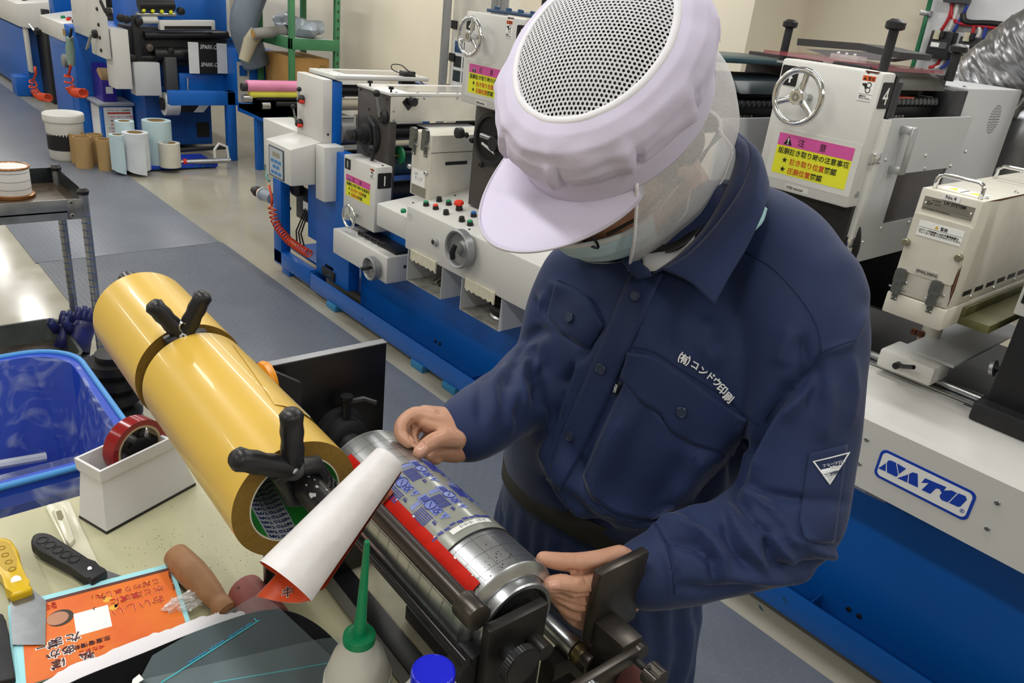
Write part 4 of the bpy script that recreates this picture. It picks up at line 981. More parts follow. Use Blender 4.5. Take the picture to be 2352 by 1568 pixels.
# air gun and coiled hoses on the cabinet
for xs, Yh, lab in (((600, 590, 590, 600, 640, 720), Y0 - .06, 'orange coiled air hose hanging from the green air gun'), ((300, 285, 280, 300, 345, 420), Y0 - .05, 'orange coiled air hose at the far left press')):
    ys = (560, 640, 700, 755, 795, 800) if xs[0] == 600 else (630, 690, 740, 790, 830, 840)
    P = [PY(*c0(x, y), Yh) for x, y in zip(xs, ys)]
    hs_ = thing('coiled_air_hose', lab, 'air hose', P[-1]); part('coil', G().tube(coil(P[1:], .036, .01, 10, 12), .008, 6), HOSE, hs_, 180)
    part('hose_lead', G().tube([PY(*c0(x, y), Yh) for x, y in ((xs[0], ys[0] - 60), (xs[0] + 8, ys[0]), (xs[1], ys[1]))], .012, 6), HOSE, hs_, 180)
gp = PY(*c0(600, 400), Y0 - .05)
ag = thing('air_gun', 'pale green air gun hanging on the blue press cabinet', 'air gun', gp)
part('gun_body', G().tube([gp + V(-.02, 0, -.16), gp + V(.0, 0, -.02), gp + V(.03, 0, .08)], [.03, .04, .03], 10), mat('gun_green', '#8fa898', .45), ag)
part('gun_nozzle', G().tube([gp + V(.03, 0, .06), gp + V(.14, 0, .1)], [.012, .006], 8), STEEL, ag)
part('gun_hook', G().tube([gp + V(.03, 0, .08), gp + V(.05, .02, .16)], .012, 8), BLACK, ag)
kw = PY(*c0(520, 520), Y0 - .06); part('grey_knob', G().lathe([(.02, 0), (.06, .01), (.06, .04), (.03, .05)], kw + V(0, .06, 0), NY, 20), mat('grey_knob', '#8d8c86', .5), lp)
# far press, only its end in view
fp = thing('label_press', 'far blue and white label press cut off by the left edge', 'label press', (-12, 2.4, 0))
part('base', G().box(-14.2, -10.75, 2.02, 2.9, .04, .75, .01), LB, fp)
part('foot', G().box(-11.1, -10.85, 1.9, 2.1, 0, .22, .01), LB, fp)
part('console', G().hexa([(-13.5, Y0, .78), (-10.6, Y0, .78), (-10.2, 2.3, .78), (-13.5, 2.3, .78), (-13.5, Y0, 1.02), (-10.6, Y0, 1.02), (-10.2, 2.3, 1.1), (-13.5, 2.3, 1.1)], .012), WHITE, fp)
part('end_frame', G().box(-10.75, -10.3, 2.15, 2.9, .0, 1.0, .01), BLACKM, fp)
part('white_strip', G().box(-10.74, -10.6, 2.02, 2.05, .3, .8, .004), WHITE, fp)
part('upper_works', G().box(-13.0, -10.5, 2.4, 3.2, 1.05, 1.6, .01), BLACKM, fp)
part('blue_column', G().box(-10.2, -10.0, 2.2, 2.4, .9, 1.7, .006), LB, fp)
for k in range(8): part('adjust_knob', G().lathe([(.04, 0), (.045, .04), (.03, .06)], (-12.6 + k * .26, 2.1, 1.04), (0, 0, 1), 12), (REDB if k == 1 else BLACK), fp)
# ---------------------------------------------------------------- small cabinet with a notice, purple tape dispenser
q = V(-8.25, 2.12, 0)
sc_ = thing('tool_cabinet', 'small white topped cabinet with a notice sheet beside the cardboard tubes', 'cabinet', q)
part('cabinet_body', G().box(-8.41, -8.05, 2.06, 2.34, 0, .36, .006), LB, sc_)
part('cabinet_top', G().box(-8.41, -8.02, 2.03, 2.345, .36, .385, .004), mat('pale_top', '#a8acb4', .4), sc_)
ntc = part('notice_sheet', FX(-8.05).rect(2.08, .02, 2.33, .345, 0, .003), WPRINT, sc_)
part('notice_sheet', FY(2.06).rect(-8.38, .02, -8.12, .34, 0, .003), WPRINT, sc_)
part('notice_rule', FX(-8.047).rect(2.11, .285, 2.31, .30, 0, .001), REDP, ntc)
for k in range(7): text(('1 安全・あいさつの確認', '・機械を止めて清掃', '・版胴位置を確認', '2 作業前点検', '・圧胴の位置', '・紙管の整理', '3 終業後の清掃')[k], FX(-8.047), 2.11, .25 - k * .034, .021, REDP if k % 2 == 0 else KPRINT, ntc)
text('オペレーター注意事項', FX(-8.047), 2.11, .31, .02, KPRINT, ntc)
pt_ = thing('purple_tape_cutter', 'purple tape cutter with a tan roll standing on the small cabinet', 'tape cutter', (-8.3, 2.2, .385))
PUR = mat('purple_plastic', '#3a2a9a', .35)
part('cutter_body', G().prism([(-8.4, 2.1, .385), (-8.1, 2.1, .385), (-8.1, 2.1, .56), (-8.2, 2.1, .6), (-8.39, 2.1, .7)], (0, .12, 0), .004), PUR, pt_)
part('tape_roll', G().cyl((-8.2, 2.11, .60), (-8.2, 2.21, .60), .075, n=24), mat('tan_tape', '#c9a878', .5), pt_)
part('label_mark', FX(-8.1).rect(2.13, .46, 2.19, .52, 0, .002), WPRINT, pt_)
# ---------------------------------------------------------------- cardboard tubes, rolls and bucket on the floor
KRAFT = mat('kraft_tube', '#b0905f', .75, vary=.05, vscale=8); KRAFTD = mat('kraft_inside', '#8a6d45', .8)
def tube_thing(px, r, h, lab):
    p = PZ(*px, .0055); t = thing('cardboard_tube', lab, 'cardboard tube', p, 'brown cardboard tubes standing on the mat')
    part('tube_wall', G().lathe([(r - .008, .0), (r, .0), (r, h), (r - .008, h), (r - .008, .0)], p, (0, 0, 1), 32, cap=False), KRAFT, t)
    return t
def top_h(px, r, pxt): p = PZ(*px, 0); return PX(pxt[0], pxt[1], p.x).z
for px, r, pt, lab in (((196, 384), .068, (196, 314), 'front left brown cardboard tube standing on the mat'), ((247, 389), .066, (247, 319), 'front right brown cardboard tube standing on the mat'),
                       ((184, 372), .064, (182, 306), 'rear left brown cardboard tube half hidden by the front one'), ((224, 376), .062, (222, 308), 'rear right brown cardboard tube between the two front tubes')):
    tube_thing(px, r, max(.2, top_h(px, r, pt)), lab)
p = PZ(157, 364, 0.0055)
bk_ = thing('white_bucket', 'white plastic bucket with a lid and black label beside the tubes', 'bucket', p)
part('bucket_wall', G().lathe([(.12, 0), (.135, .02), (.145, .32), (.15, .325)], p, (0, 0, 1), 36), mat('bucket_white', '#dcdad0', .4), bk_)
part('lid', G().lathe([(.155, .32), (.158, .33), (.158, .375), (.15, .385), (.13, .38), (.01, .38)], p, (0, 0, 1), 36), mat('bucket_lid', '#e2e0d8', .45), bk_)
part('label_wrap', G().grid(lambda i, j: p + V(.1415 * math.cos(math.radians(-130 + 170 * i)), .1415 * math.sin(math.radians(-130 + 170 * i)), .09 + .17 * j), 20, 2), KPRINT, bk_, 180)
BLP = mat('blue_plastic_pallet', '#1f3fc4', .45, vary=.04)
pl_ = thing('plastic_pallet', 'flat blue plastic pallet carrying the paper rolls', 'pallet', (-7.15, 2.3, 0))
A0_, A1_ = PZ(262, 398, 0), PZ(497, 384, 0)
part('pallet_deck', G().box(-7.35, -6.95, A0_.y + .02, A1_.y, .012, .045, .004), BLP, pl_)
for k in range(12): part('pallet_slot', G().box(-6.951, -6.945, A0_.y + .06 + k * .065, A0_.y + .1 + k * .065, .015, .035), BLUED, pl_)
for y in (A0_.y + .06, (A0_.y + A1_.y) / 2, A1_.y - .04): part('pallet_runner', G().box(-7.33, -6.97, y - .03, y + .03, .0, .012), BLP, pl_)
PALE = mat('pale_blue_paper', '#bcd3d8', .55, vary=.03); LTUBE = mat('light_blue_inside', '#93c6cc', .6)
def paper_roll(px, r, h, m, lab, z=.0455, loose=False):
    p = PZ(*px, z); t = thing('paper_roll', lab, 'paper roll', p, 'paper rolls on the blue pallet')
    part('paper', G().lathe([(r * .62, h), (r, h), (r, 0), (r * .62, 0)], p, (0, 0, 1), 36, cap=False), m, t)
    part('core', G().lathe([(r * .5, 0), (r * .62, 0), (r * .62, h - .004), (r * .5, h - .004), (r * .5, 0)], p, (0, 0, 1), 30, cap=False), KRAFT, t)
    if loose:
        part('loose_end', G().grid(lambda i, j: p + V(math.cos(math.radians(-60 + 75 * i)) * r * (1.03 + .25 * i), math.sin(math.radians(-60 + 75 * i)) * r * (1.03 + .25 * i), -.03 * i * (1 - j) + (h - .05 * i) * j), 12, 8), m, t, 180)
paper_roll((317, 388), .10, .30, mat('white_paper_roll', '#d5dbe0', .5), 'large white paper roll with a loose end at the front of the pallet', loose=True)
paper_roll((366, 374), .115, .36, PALE, 'tall pale blue paper roll at the back of the pallet')
paper_roll((294, 378), .075, .36, PALE, 'narrow pale blue paper roll standing behind the white roll')
paper_roll((277, 388), .065, .28, PALE, 'small pale blue roll with folded end beside the cardboard tubes', loose=True)
paper_roll((392, 382), .085, .20, mat('cream_label_roll', '#d6d2c4', .5), 'short cream label roll with a brown patch on the pallet')
g = V(-7.0, 2.38, 0)
jk_ = thing('floor_jack_handle', 'white and red handled steel rod lying on the pallet', 'lifting rod', PZ(460, 368, .06))
r0_, r1_ = PZ(415, 372, .06), PZ(530, 368, .08)
part('rod', G().cyl(r0_, r1_, .022, n=14), STEEL, jk_); part('red_collar', G().cyl(r0_ + (r1_ - r0_) * .05, r0_ + (r1_ - r0_) * .12, .026, n=14), REDB, jk_)
part('loop_handle', G().tube([r1_ + V(0, -.02, .02), r1_ + V(0, -.03, .12), r1_ + V(0, -.1, .15), r1_ + V(0, -.14, .10), r1_ + V(0, -.14, .03)], .012, 8), WHITE, jk_)
part('black_bar', G().cyl(PZ(410, 345, .14), PZ(520, 338, .14), .018, n=10), BLACKM, jk_)
# ---------------------------------------------------------------- unwind table with pink and yellow rolls
XP = -6.35
def Px(x, y): return PX(x, y, XP)
ut_ = thing('roll_table', 'black side table of the label press carrying pink and yellow rolls', 'side table', Px(600, 300))
part('table_plate', G().prism([Px(548, 238), Px(600, 262), Px(700, 258), Px(690, 240)], (0, 0, -.03)), mat('table_dark', '#4a4842', .5), ut_)
for px0, x1, r, m, nm in (((566, 197), 700, .045, mat('pink_film', '#e58fb5', .45), 'pink_roll'), ((572, 216), 700, .03, mat('yellow_film', '#e0dc52', .45), 'yellow_roll'), ((588, 224), 680, .022, BLACK, 'guide_roller'), ((633, 238), 690, .022, BLACK, 'guide_roller')):
    a_ = Px(*px0); part(nm, G().cyl(a_, V(a_.x, Px(x1, px0[1]).y, a_.z), r, n=24), m, ut_)
for px in ((560, 200), (563, 226), (605, 242)): part('roller_bracket', G().cyl(Px(*px) + V(0, -.02, 0), Px(*px) + V(0, .05, 0), .032, n=14), STEEL if px[1] > 210 else BLACKM, ut_)
part('yellow_web', G().prism([Px(575, 222), Px(700, 222), Px(660, 252), Px(585, 245)], (0, 0, -.002)), MATS['yellow_film'], ut_)
part('table_support', G().box(XP - .5, XP - .44, Px(640, 260).y, Px(640, 260).y + .06, 0, .62, .004), LB, ut_)
part('table_support', G().box(XP - .8, XP, Px(640, 260).y - .02, Px(640, 260).y + .1, .46, .54, .004), LB, ut_)
# ---------------------------------------------------------------- beige round machine base on the floor behind
bg = PZ(575, 395, 0)
sg_ = thing('vacuum_drum', 'beige round drum on casters under the blue beam', 'drum', bg)
part('drum', G().lathe([(.16, .06), (.2, .1), (.2, .42), (.17, .46), (.02, .47)], bg + V(-.15, .55, 0), (0, 0, 1), 36), mat('drum_beige', '#a8997c', .5), sg_)
for s in (-1, 1): part('caster', G().cyl(bg + V(-.15 + s * .12, .5, .035), bg + V(-.15 + s * .12, .54, .035), .035, n=14), BLACKM, sg_)
# ---------------------------------------------------------------- green shelf with cartons
GRN = mat('green_rack', '#3f7d52', .5, vary=.05)
YS = 3.62
gs_ = thing('green_rack', 'green steel storage rack against the back wall', 'storage rack', (-6.9, YS, 0))
XL, XR = PY(686, 150, YS - .42).x, PY(775, 100, YS).x
for x in (XR - .62, XR):
    for y in (YS - .42, YS):
        po = part('post', G().box(x - .045, x, y - .02, y + .025, 0, 1.75, .003), GRN, gs_)
        if y > YS - .1 and x == XR:
            for k in range(14): part('post_hole', G().box(x - .0005, x + .001, y - .004, y + .008, .75 + k * .07, .775 + k * .07), BLACKM, po)
for z in (.72, 1.16, 1.6):
    part('shelf_beam', G().box(XR - .62, XR, YS - .44, YS - .42, z - .09, z, .003), GRN, gs_); part('shelf_board', G().box(XR - .62, XR, YS - .42, YS, z - .01, z, .002), mat('shelf_pale', '#b9c0bd', .5), gs_)
    part('side_beam', G().box(XR, XR + .006, YS - .42, YS + .02, z - .09, z, .001), GRN, gs_)
CARD = mat('brown_carton', '#b98d4f', .75, vary=.04)
b0_, b1_ = PY(650, 140, YS - .38), PY(745, 145, YS - .38)
cb_ = thing('carton', 'brown cardboard carton on the middle shelf of the green rack', 'carton', (b0_.x, YS - .2, .72))
part('carton_body', G().box(XR - .55, XR - .05, YS - .40, YS - .05, .72, 1.0, .004), CARD, cb_); text('GS YUASA', FX(XR - .05), YS - .36, .78, .05, mat('carton_print', '#6d7a3f', .7), cb_); text('取扱', FX(XR - .05), YS - .14, .92, .03, MATS['carton_print'], cb_)
part('carton_tape', G().box(XR - .55, XR - .05, YS - .26, YS - .21, 1.0, 1.0015), mat('carton_tape', '#c9a66a', .4), cb_)
for k, (dx_, z, lab) in enumerate(((-.42, 1.16, 'crumpled grey bag on the middle board of the green rack'), (-.35, 1.6, 'pale plastic bag on the top board of the green rack'), (-.15, 1.16, 'folded pale sheets on the middle board of the green rack'))):
    g = G(); bmesh.ops.create_icosphere(g.bm, subdivisions=3, radius=.15)
    for v in g.bm.verts: n_ = noise.noise(v.co * 9 + V(k, 0, 0)) * .5; v.co = V(v.co.x * (1 + n_), v.co.y * (1 + n_) * .9, max(-.07, v.co.z * (.6 + n_))) + V(XR + dx_, YS - .22, z + .072)
    single('plastic_bag', g, mat('grey_bag', '#9aa3ad', .35, vary=.1), lab, 'bag')
wb0 = PY(745, 160, 3.75)
wbx = thing('white_box', 'white box with a dark round hole beside the green rack', 'box', (wb0.x + .15, 3.8, 0))
part('box_body', G().box(XR + .08, XR + .5, 3.5, 3.85, .6, .93, .004), mat('white_carton', '#dcdad4', .6), wbx); part('round_hole', FY(3.5).cyl(XR + .32, .78, 0, .002, .05, n=20), mat('navy_hole', '#1b2f55', .5), wbx); part('tan_patch', FY(3.5).rect(XR + .22, .74, XR + .3, .82, 0, .001), CARD, wbx)
part('box_stand', G().box(XR + .1, XR + .48, 3.52, 3.83, 0, .6, .004), mat('box_stand', '#8d8f90', .5), wbx)
# ---------------------------------------------------------------- grey fume duct with a cardboard pole
du = thing('fume_duct', 'grey flexible fume duct hanging down behind the label press', 'duct', (-7.3, 3.2, 0))
DP = [PX(x, y, -7.1) for x, y in ((600, -60), (572, 10), (560, 60), (575, 110), (590, 150))]
part('duct_hose', G().tube([V(*p) for p in spline([tuple(p) for p in DP], 8)], .12, 18), mat('duct_slate', '#6d7885', .45), du, 180)
part('duct_nozzle', G().tube([PX(560, 140, -6.9), PX(575, 95, -6.9), PX(590, 75, -6.9)], [.045, .06, .06], 16), mat('nozzle_beige', '#b5ac94', .5), du)
pol = thing('cardboard_pole', 'grey cardboard pole clamped across the fume duct', 'pole', PX(640, 75, -6.8))
part('pole', G().cyl(PX(582, 78, -6.8), PX(702, 66, -6.8), .045, n=20), mat('grey_card', '#8e8d88', .7), pol); part('pole_end', G().cyl(PX(580, 78.2, -6.8), PX(582, 78, -6.8), .034, n=20), CARD, pol)
part('cable_tie', G().cyl(PX(655, 71, -6.8), PX(660, 70.5, -6.8), .05, n=20), BLACK, pol)
# ---------------------------------------------------------------- posts and photo board behind unit two
ps = thing('steel_pole', 'pair of grey steel poles rising behind unit two', 'pole', PY(1020, 200, 3.4))
for x, r in ((1022, .028), (1132, .03), (1142, .022), (1152, .022)):
    p = PY(x, 100, 3.2); part('pole', G().cyl((p.x, 3.2, 0), (p.x, 3.2, CEIL), r, n=16), mat('pole_grey', '#9b9c9c', .4, .4), ps)
pbd = thing('photo_board', 'cream cabinet face with pinned machine photos behind unit two', 'notice board', PY(1060, 190, 3.3))
x0, x1, z0, z1 = rectY(3.3, (1040, 10), (1140, 30), (1120, 215), (1030, 195))
part('board', G().box(x0, x1, 3.3, 3.5, z0 - .8, z1 + .1, .006), CREAMW, pbd)
f_ = FY(3.3)
wp = part('photo_sheet', f_.rect(x0 + .03, z0, x0 + .26, z0 + .30, 0, .002), WPRINT, pbd)
for k in range(6): part('photo', f_.rect(x0 + .05 + (k % 2) * .1, z0 + .03 + (k // 2) * .09, x0 + .13 + (k % 2) * .1, z0 + .1 + (k // 2) * .09, .002, .003), mat('photo_%d' % (k % 3), ('#2d4a52', '#3d6da8', '#33363a')[k % 3], .4, vary=.3, vscale=30), wp)
for k in range(3): part('black_latch', f_.rect(x0 + .0, z0 - .05 + k * .2, x0 + .06, z0 + .0 + k * .2, .002, .01), BLACK, pbd)
# ---------------------------------------------------------------- breaker board, cables and silver duct at the right
bb_ = thing('breaker_board', 'white wall board with two black circuit breakers', 'breaker board', (-1.4, 4.45, 1.2))
YB = 4.44
xb0 = PY(2122, 60, YB).x
part('board', G().box(xb0, 1.2, YB, 4.538, .6, 2.5, .004), mat('board_white', '#dfdfe2', .5), bb_)
fb_ = FY(YB)
def wire(pts, r, m, parent): part('cable', G().tube([V(*p) for p in spline([tuple(PY(x, y, YB - .03)) for x, y in pts], 8)], r, 8), m, parent, 180)
RW, WW, BWi = mat('red_cable', '#b5202a', .4), mat('white_cable', '#d9d8d2', .5), mat('blue_cable', '#22388f', .4)
for (TL, TR, BR, BL) in (((2153, 71), (2200, 75), (2190, 137), (2134, 135)), ((2216, 84), (2266, 90), (2256, 145), (2203, 139))):
    x0, x1, z0, z1 = rectY(YB, TL, TR, BR, BL)
    k = part('breaker', G().box(x0, x1, YB - .07, YB, z0, z1, .006), BLACKM, bb_)
    part('breaker_face', FY(YB - .07).rect(x0 + .015, z0 + .05, x1 - .015, z1 - .05, 0, .006), mat('breaker_grey', '#55585a', .45), k)
    part('breaker_label', FY(YB - .076).rect(x0 + .02, z0 + .09, x0 + .05, z0 + .13, 0, .002), mat('label_cream', '#c9c3a5', .5), k); part('breaker_label', FY(YB - .076).rect(x0 + .02, z0 + .055, x0 + .06, z0 + .075, 0, .002), WPRINT, k)
    part('toggle', FY(YB - .076).rect((x0 + x1) / 2, z0 + .1, (x0 + x1) / 2 + .02, z0 + .13, 0, .02), BLACK, k)
x0, x1, z0, z1 = rectY(YB, (2178, -18), (2240, -18), (2228, 10), (2180, 8)); part('terminal', G().box(x0, x1, YB - .06, YB, z0, z1, .004), mat('terminal_grey', '#4b4d50', .4), bb_)
for pts, m in ((((2188, 8), (2180, 40), (2162, 70)), RW), (((2200, 10), (2192, 40), (2178, 72)), WW), (((2222, 12), (2206, 45), (2190, 73)), BWi), (((2160, 136), (2150, 150), (2134, 155)), RW), (((2168, 137), (2160, 150), (2148, 156)), WW), (((2182, 138), (2172, 150), (2160, 156)), BWi), (((2238, 60), (2234, 75), (2228, 85)), RW), (((2250, 62), (2250, 75), (2245, 86)), WW), (((2266, 62), (2262, 75), (2258, 88)), BWi), (((2186, 10), (2186, 35), (2200, 52), (2240, 58), (2352, 72)), RW)):
    wire(pts, .009, m, bb_)
wire(((2212, 30), (2214, 45), (2228, 52), (2280, 54), (2360, 65)), .014, BLACK, bb_)
gc = thing('green_conduit', 'thin green cable running down the white board edge', 'cable', PY(2100, 140, YB - .02))
part('cable', G().tube([PY(2140, -10, YB - .03), PY(2122, 60, YB - .03), PY(2100, 140, YB - .03), PY(2085, 190, YB - .03)], .012, 8), mat('green_cable', '#1d6b44', .4), gc, 180)
part('cable_clip', G().box(PY(2130, 31, YB).x - .02, PY(2130, 31, YB).x + .03, YB - .045, YB, PY(2130, 31, YB).z - .012, PY(2130, 31, YB).z + .012, .003), STEEL, gc)
sd_ = thing('silver_duct', 'wrinkled silver foil duct passing behind unit four at the right edge', 'duct', (-.6, 3.3, 1.3))
FOIL = mat('silver_foil', '#8f8f92', .3, .85, vary=.05, vscale=20)
dpth = [PY(x, y, 3.25) for x, y in ((2150, 330), (2250, 235), (2360, 150), (2500, 60))]
S_p = spline([tuple(p) for p in dpth], 24)
gd = G(); nD = 40
def duct(i, j):
    k = min(int(i * (len(S_p) - 1)), len(S_p) - 2); c = V(*S_p[k]).lerp(V(*S_p[k + 1]), i * (len(S_p) - 1) - k); t = (V(*S_p[k + 1]) - V(*S_p[k])).normalized(); u, w = perp(t); a = 2 * math.pi * j
    r = .165 + .010 * noise.noise(V(i * 14, math.cos(a) * 2.2, math.sin(a) * 2.2)) + .008 * abs(noise.noise(V(i * 40, math.cos(a) * 3, math.sin(a) * 3)))
    return c + (u * math.cos(a) + w * math.sin(a)) * r
gd.grid(duct, 160, 60, cv=True); part('foil_hose', gd, FOIL, sd_, 180)
hk = duct(.62, .1); part('wire_hook', G().tube([hk + V(0, -.03, .06), hk + V(.03, -.04, .0), hk + V(0, -.03, -.05)], .006, 8), CHROME, sd_)
sd2 = thing('silver_duct', 'lower silver foil duct going down beside the lamp box', 'duct', (-.3, 3.2, 1.0))
part('foil_hose', G().tube([PY(x, y, 3.3) for x, y in ((2420, 200), (2340, 330), (2310, 420), (2290, 560))], .14, 24), FOIL, sd2, 180)

# ================================================================== trolley, can, gloves and blue bin at the left
SST = mat('worn_stainless', '#b4b7b9', .26, .7, vary=.12, vscale=9, col2='#85888b')
DRK = mat('oily_tray', '#23282a', .35, vary=.2, vscale=12)
CXR, CYR, CZT = -3.13, .722, .85
tl = thing('trolley', 'worn stainless steel trolley with a can on its top shelf', 'trolley', (CXR - .3, .35, 0))
part('top_shelf', G().box(CXR - .42, CXR, -.25, CYR, CZT - .05, CZT - .04, .002), mat('rusty_shelf', '#6f6252', .35, .5, vary=.2, vscale=8), tl)
part('shelf_lip', G().box(CXR - .003, CXR, -.25, CYR, CZT - .075, CZT, .001), SST, tl)
part('shelf_lip', G().box(CXR - .42, CXR - .417, -.25, CYR, CZT - .075, CZT + .02, .001), DRK, tl)
part('shelf_lip', G().box(CXR - .42, CXR, CYR - .003, CYR, CZT - .075, CZT + .02, .001), DRK, tl)
for x in (CXR - .40, CXR - .012):
    lg = part('leg', G().cyl((x, CYR - .008, .1), (x, CYR - .008, CZT + .015), .016, n=16), SST, tl)
    for k in range(24): part('leg_groove', G().ring((x, CYR - .008, .14 + k * .028), (0, 0, 1), .0162, .0012, 16, 5), mat('groove_blue', '#2f4f8f', .3, .6), lg)
    part('leg_cap', G().lathe([(.019, 0), (.021, .012), (.012, .024)], (x, CYR - .008, CZT + .012), (0, 0, 1), 14), BLACK, lg)
    part('caster', G().cyl((x, CYR - .03, .04), (x, CYR + .0, .04), .04, n=18), BLACKM, lg)
for x in (CXR - .40, CXR - .012): part('leg', G().cyl((x, -.24, .1), (x, -.24, CZT), .016, n=16), SST, tl)
for z in (.06, .012): part('corner_screw', screw(G(), (CXR, CYR - .055, CZT - z), (1, 0, 0), .008, .004), STEEL, tl)
part('corner_plate', G().box(CXR - .002, CXR + .002, CYR - .07, CYR - .0, CZT - .075, CZT + .0, .001), STEEL, tl)
part('lower_shelf', G().box(CXR - .42, CXR, -.25, CYR, .11, .12, .002), SST, tl)
part('lower_lip', G().box(CXR - .003, CXR, -.25, CYR, .10, .15, .001), SST, tl)
p = PZ(30, 450, CZT - .04)
cn = thing('metal_can', 'round metal can with copper rims and a white label on the trolley', 'can', p)
COP = mat('copper_tin', '#b07a4c', .28, .85, vary=.06)
part('can_wall', G().lathe([(.062, .004), (.064, .02), (.064, .108), (.062, .112)], p, (0, 0, 1), 48), mat('can_label', '#dedcd8', .5, vary=.02), cn)
for z in (.004, .112): part('can_rim', G().ring(p + V(0, 0, z), (0, 0, 1), .0645, .004, 48, 8), COP, cn)
part('can_lid', G().lathe([(.05, .108), (.058, .108), (.058, .111), (.05, .111)], p, (0, 0, 1), 40), COP, cn); part('can_inside', G().cyl(p + V(0, 0, .09), p + V(0, 0, .107), .05, n=40), mat('can_shiny', '#e7e6e6', .2, .6), cn)
part('spare_lid', G().lathe([(.07, -.002), (.074, .002), (.074, .012), (.068, .014)], p, (0, 0, 1), 48), COP, cn)
for k in range(3): part('label_rule', G().ring(p + V(0, 0, .035 + k * .03), (0, 0, 1), .0642, .0006, 48, 5), KPRINT, cn)
# grey tray with gloves on the lower shelf
gt = thing('oil_tray', 'dirty grey green tray on the lower shelf of the trolley', 'tray', (CXR - .2, .3, .12))
def rring(x0, x1, y0, y1, r, z, n=8):
    P = []
    for cx, cy, a0 in ((x1 - r, y1 - r, 0), (x0 + r, y1 - r, 90), (x0 + r, y0 + r, 180), (x1 - r, y0 + r, 270)):
        for k in range(n + 1):
            a = math.radians(a0 + 90 * k / n); P.append(V(cx + r * math.cos(a), cy + r * math.sin(a), z))
    return P
def shell(rings, m, name, parent, ang=40):
    g = G(); R = [[g.bm.verts.new(p) for p in r] for r in rings]; n = len(R[0])
    for A_, B_ in zip(R, R[1:]):
        for i in range(n): g.bm.faces.new((A_[i], A_[(i + 1) % n], B_[(i + 1) % n], B_[i]))
    return part(name, g, m, parent, ang)
tx0, tx1, ty0, ty1 = CXR - .46, CXR - .02, -.1, .66
shell([rring(tx0 + .03, tx1 - .03, ty0 + .03, ty1 - .03, .05, .122), rring(tx0, tx1, ty0, ty1, .06, .215), rring(tx0 + .012, tx1 - .012, ty0 + .012, ty1 - .012, .05, .215), rring(tx0 + .035, tx1 - .035, ty0 + .035, ty1 - .035, .04, .13), rring(tx0 + .15, tx1 - .15, ty0 + .15, ty1 - .15, .02, .13)], mat('tray_grey_green', '#525a54', .5, vary=.25, vscale=8), 'tray_body', gt)
part('tray_floor', G().box(tx0 + .04, tx1 - .04, ty0 + .04, ty1 - .04, .126, .131), mat('tray_stain', '#5a4f47', .5, vary=.3, vscale=14), gt)
GLV = mat('blue_rubber_glove', '#2d3480', .36, vary=.25, vscale=10, col2='#20223f')
for (bx1, by1), (tx_, ty_), dx_, lab in (((150, 800), (168, 712), -.02, 'left blue rubber glove standing upright in the grey tray'), ((180, 806), (203, 702), .06, 'right blue rubber glove standing upright nearest the yellow roll')):
    b_ = PZ(bx1, by1, .14); t_ = PX(tx_, ty_, b_.x - .06); d_ = t_ - b_; L_ = d_.length
    gl_ = thing('rubber_glove', lab, 'glove', b_, 'blue rubber gloves in the tray')
    part('glove_palm', G().tube([b_, b_ + d_ * .25, b_ + d_ * .5, b_ + d_ * .66], [.06, .055, .06, .05], 16, flat=.6), GLV, gl_, 180)
    sd_v = d_.cross(V(1, .3, 0)).normalized()
    for k in range(4):
        o_ = sd_v * (k - 1.5) * .026; part('glove_finger', G().tube([b_ + d_ * .58 + o_ * .9, b_ + d_ * .8 + o_, b_ + d_ * (1.0 - .05 * abs(k - 1.3)) + o_ * 1.1], [.017, .015, .009], 10), GLV, gl_, 180)
    part('glove_thumb', G().tube([b_ + d_ * .4 - sd_v * .05, b_ + d_ * .56 - sd_v * .085, b_ + d_ * .68 - sd_v * .09], [.02, .017, .01], 10), GLV, gl_, 180)
# tan stack of black flanges standing on the floor
fl0 = V(-2.45, .585, 0)
fs_ = thing('flange_stack', 'black ribbed roller shaft standing on the floor behind the blue bin', 'roller shaft', fl0)
prof = []; z = 0
for k in range(10):
    prof += [(.075, z), (.075, z + .028), (.05, z + .03), (.05, z + .052)]; z += .054
part('ribbed_shaft', G().lathe(prof, fl0, (0, 0, 1), 30), mat('ribbed_black', '#2c2b2b', .32, .5, vary=.06), fs_)
# blue bin with a clear liner
ZB = .72
bn0, bn1 = PZ(170, 1068, ZB), PZ(60, 815, ZB)
bxa, bxb, bya, byb = bn1.x - .0, bn0.x - .0, -.25, .405
bn = thing('blue_bin', 'large blue bin with a clear plastic liner folded over its rim', 'bin', ((bxa + bxb) / 2, (bya + byb) / 2, 0))
BINB = mat('bin_blue', '#1d49c0', .42, vary=.05, vscale=4); BIND = mat('bin_inside_blue', '#1a43b4', .5, vary=.05)
i_ = .04
shell([rring(bxa + .06, bxb - .06, bya + .06, byb - .06, .08, .004), rring(bxa + .05, bxb - .05, bya + .05, byb - .05, .1, .02), rring(bxa, bxb, bya, byb, .12, ZB - .06), rring(bxa - .012, bxb + .012, bya - .012, byb + .012, .12, ZB - .05), rring(bxa - .012, bxb + .012, bya - .012, byb + .012, .12, ZB), rring(bxa + .012, bxb - .012, bya + .012, byb - .012, .11, ZB), rring(bxa + .05, bxb - .05, bya + .05, byb - .05, .09, .06), rring(bxa + .2, bxb - .2, bya + .2, byb - .2, .03, .06)], BINB, 'bin_shell', bn)
part('bin_floor', G().box(bxa + .06, bxb - .06, bya + .06, byb - .06, .05, .061), BIND, bn)
part('rim_trim', G().tube(rring(bxa - .012, bxb + .012, bya - .012, byb + .012, .12, ZB + .001), .007, 8, closed=True), mat('bin_rim_light', '#4f9be0', .4), bn, 180)
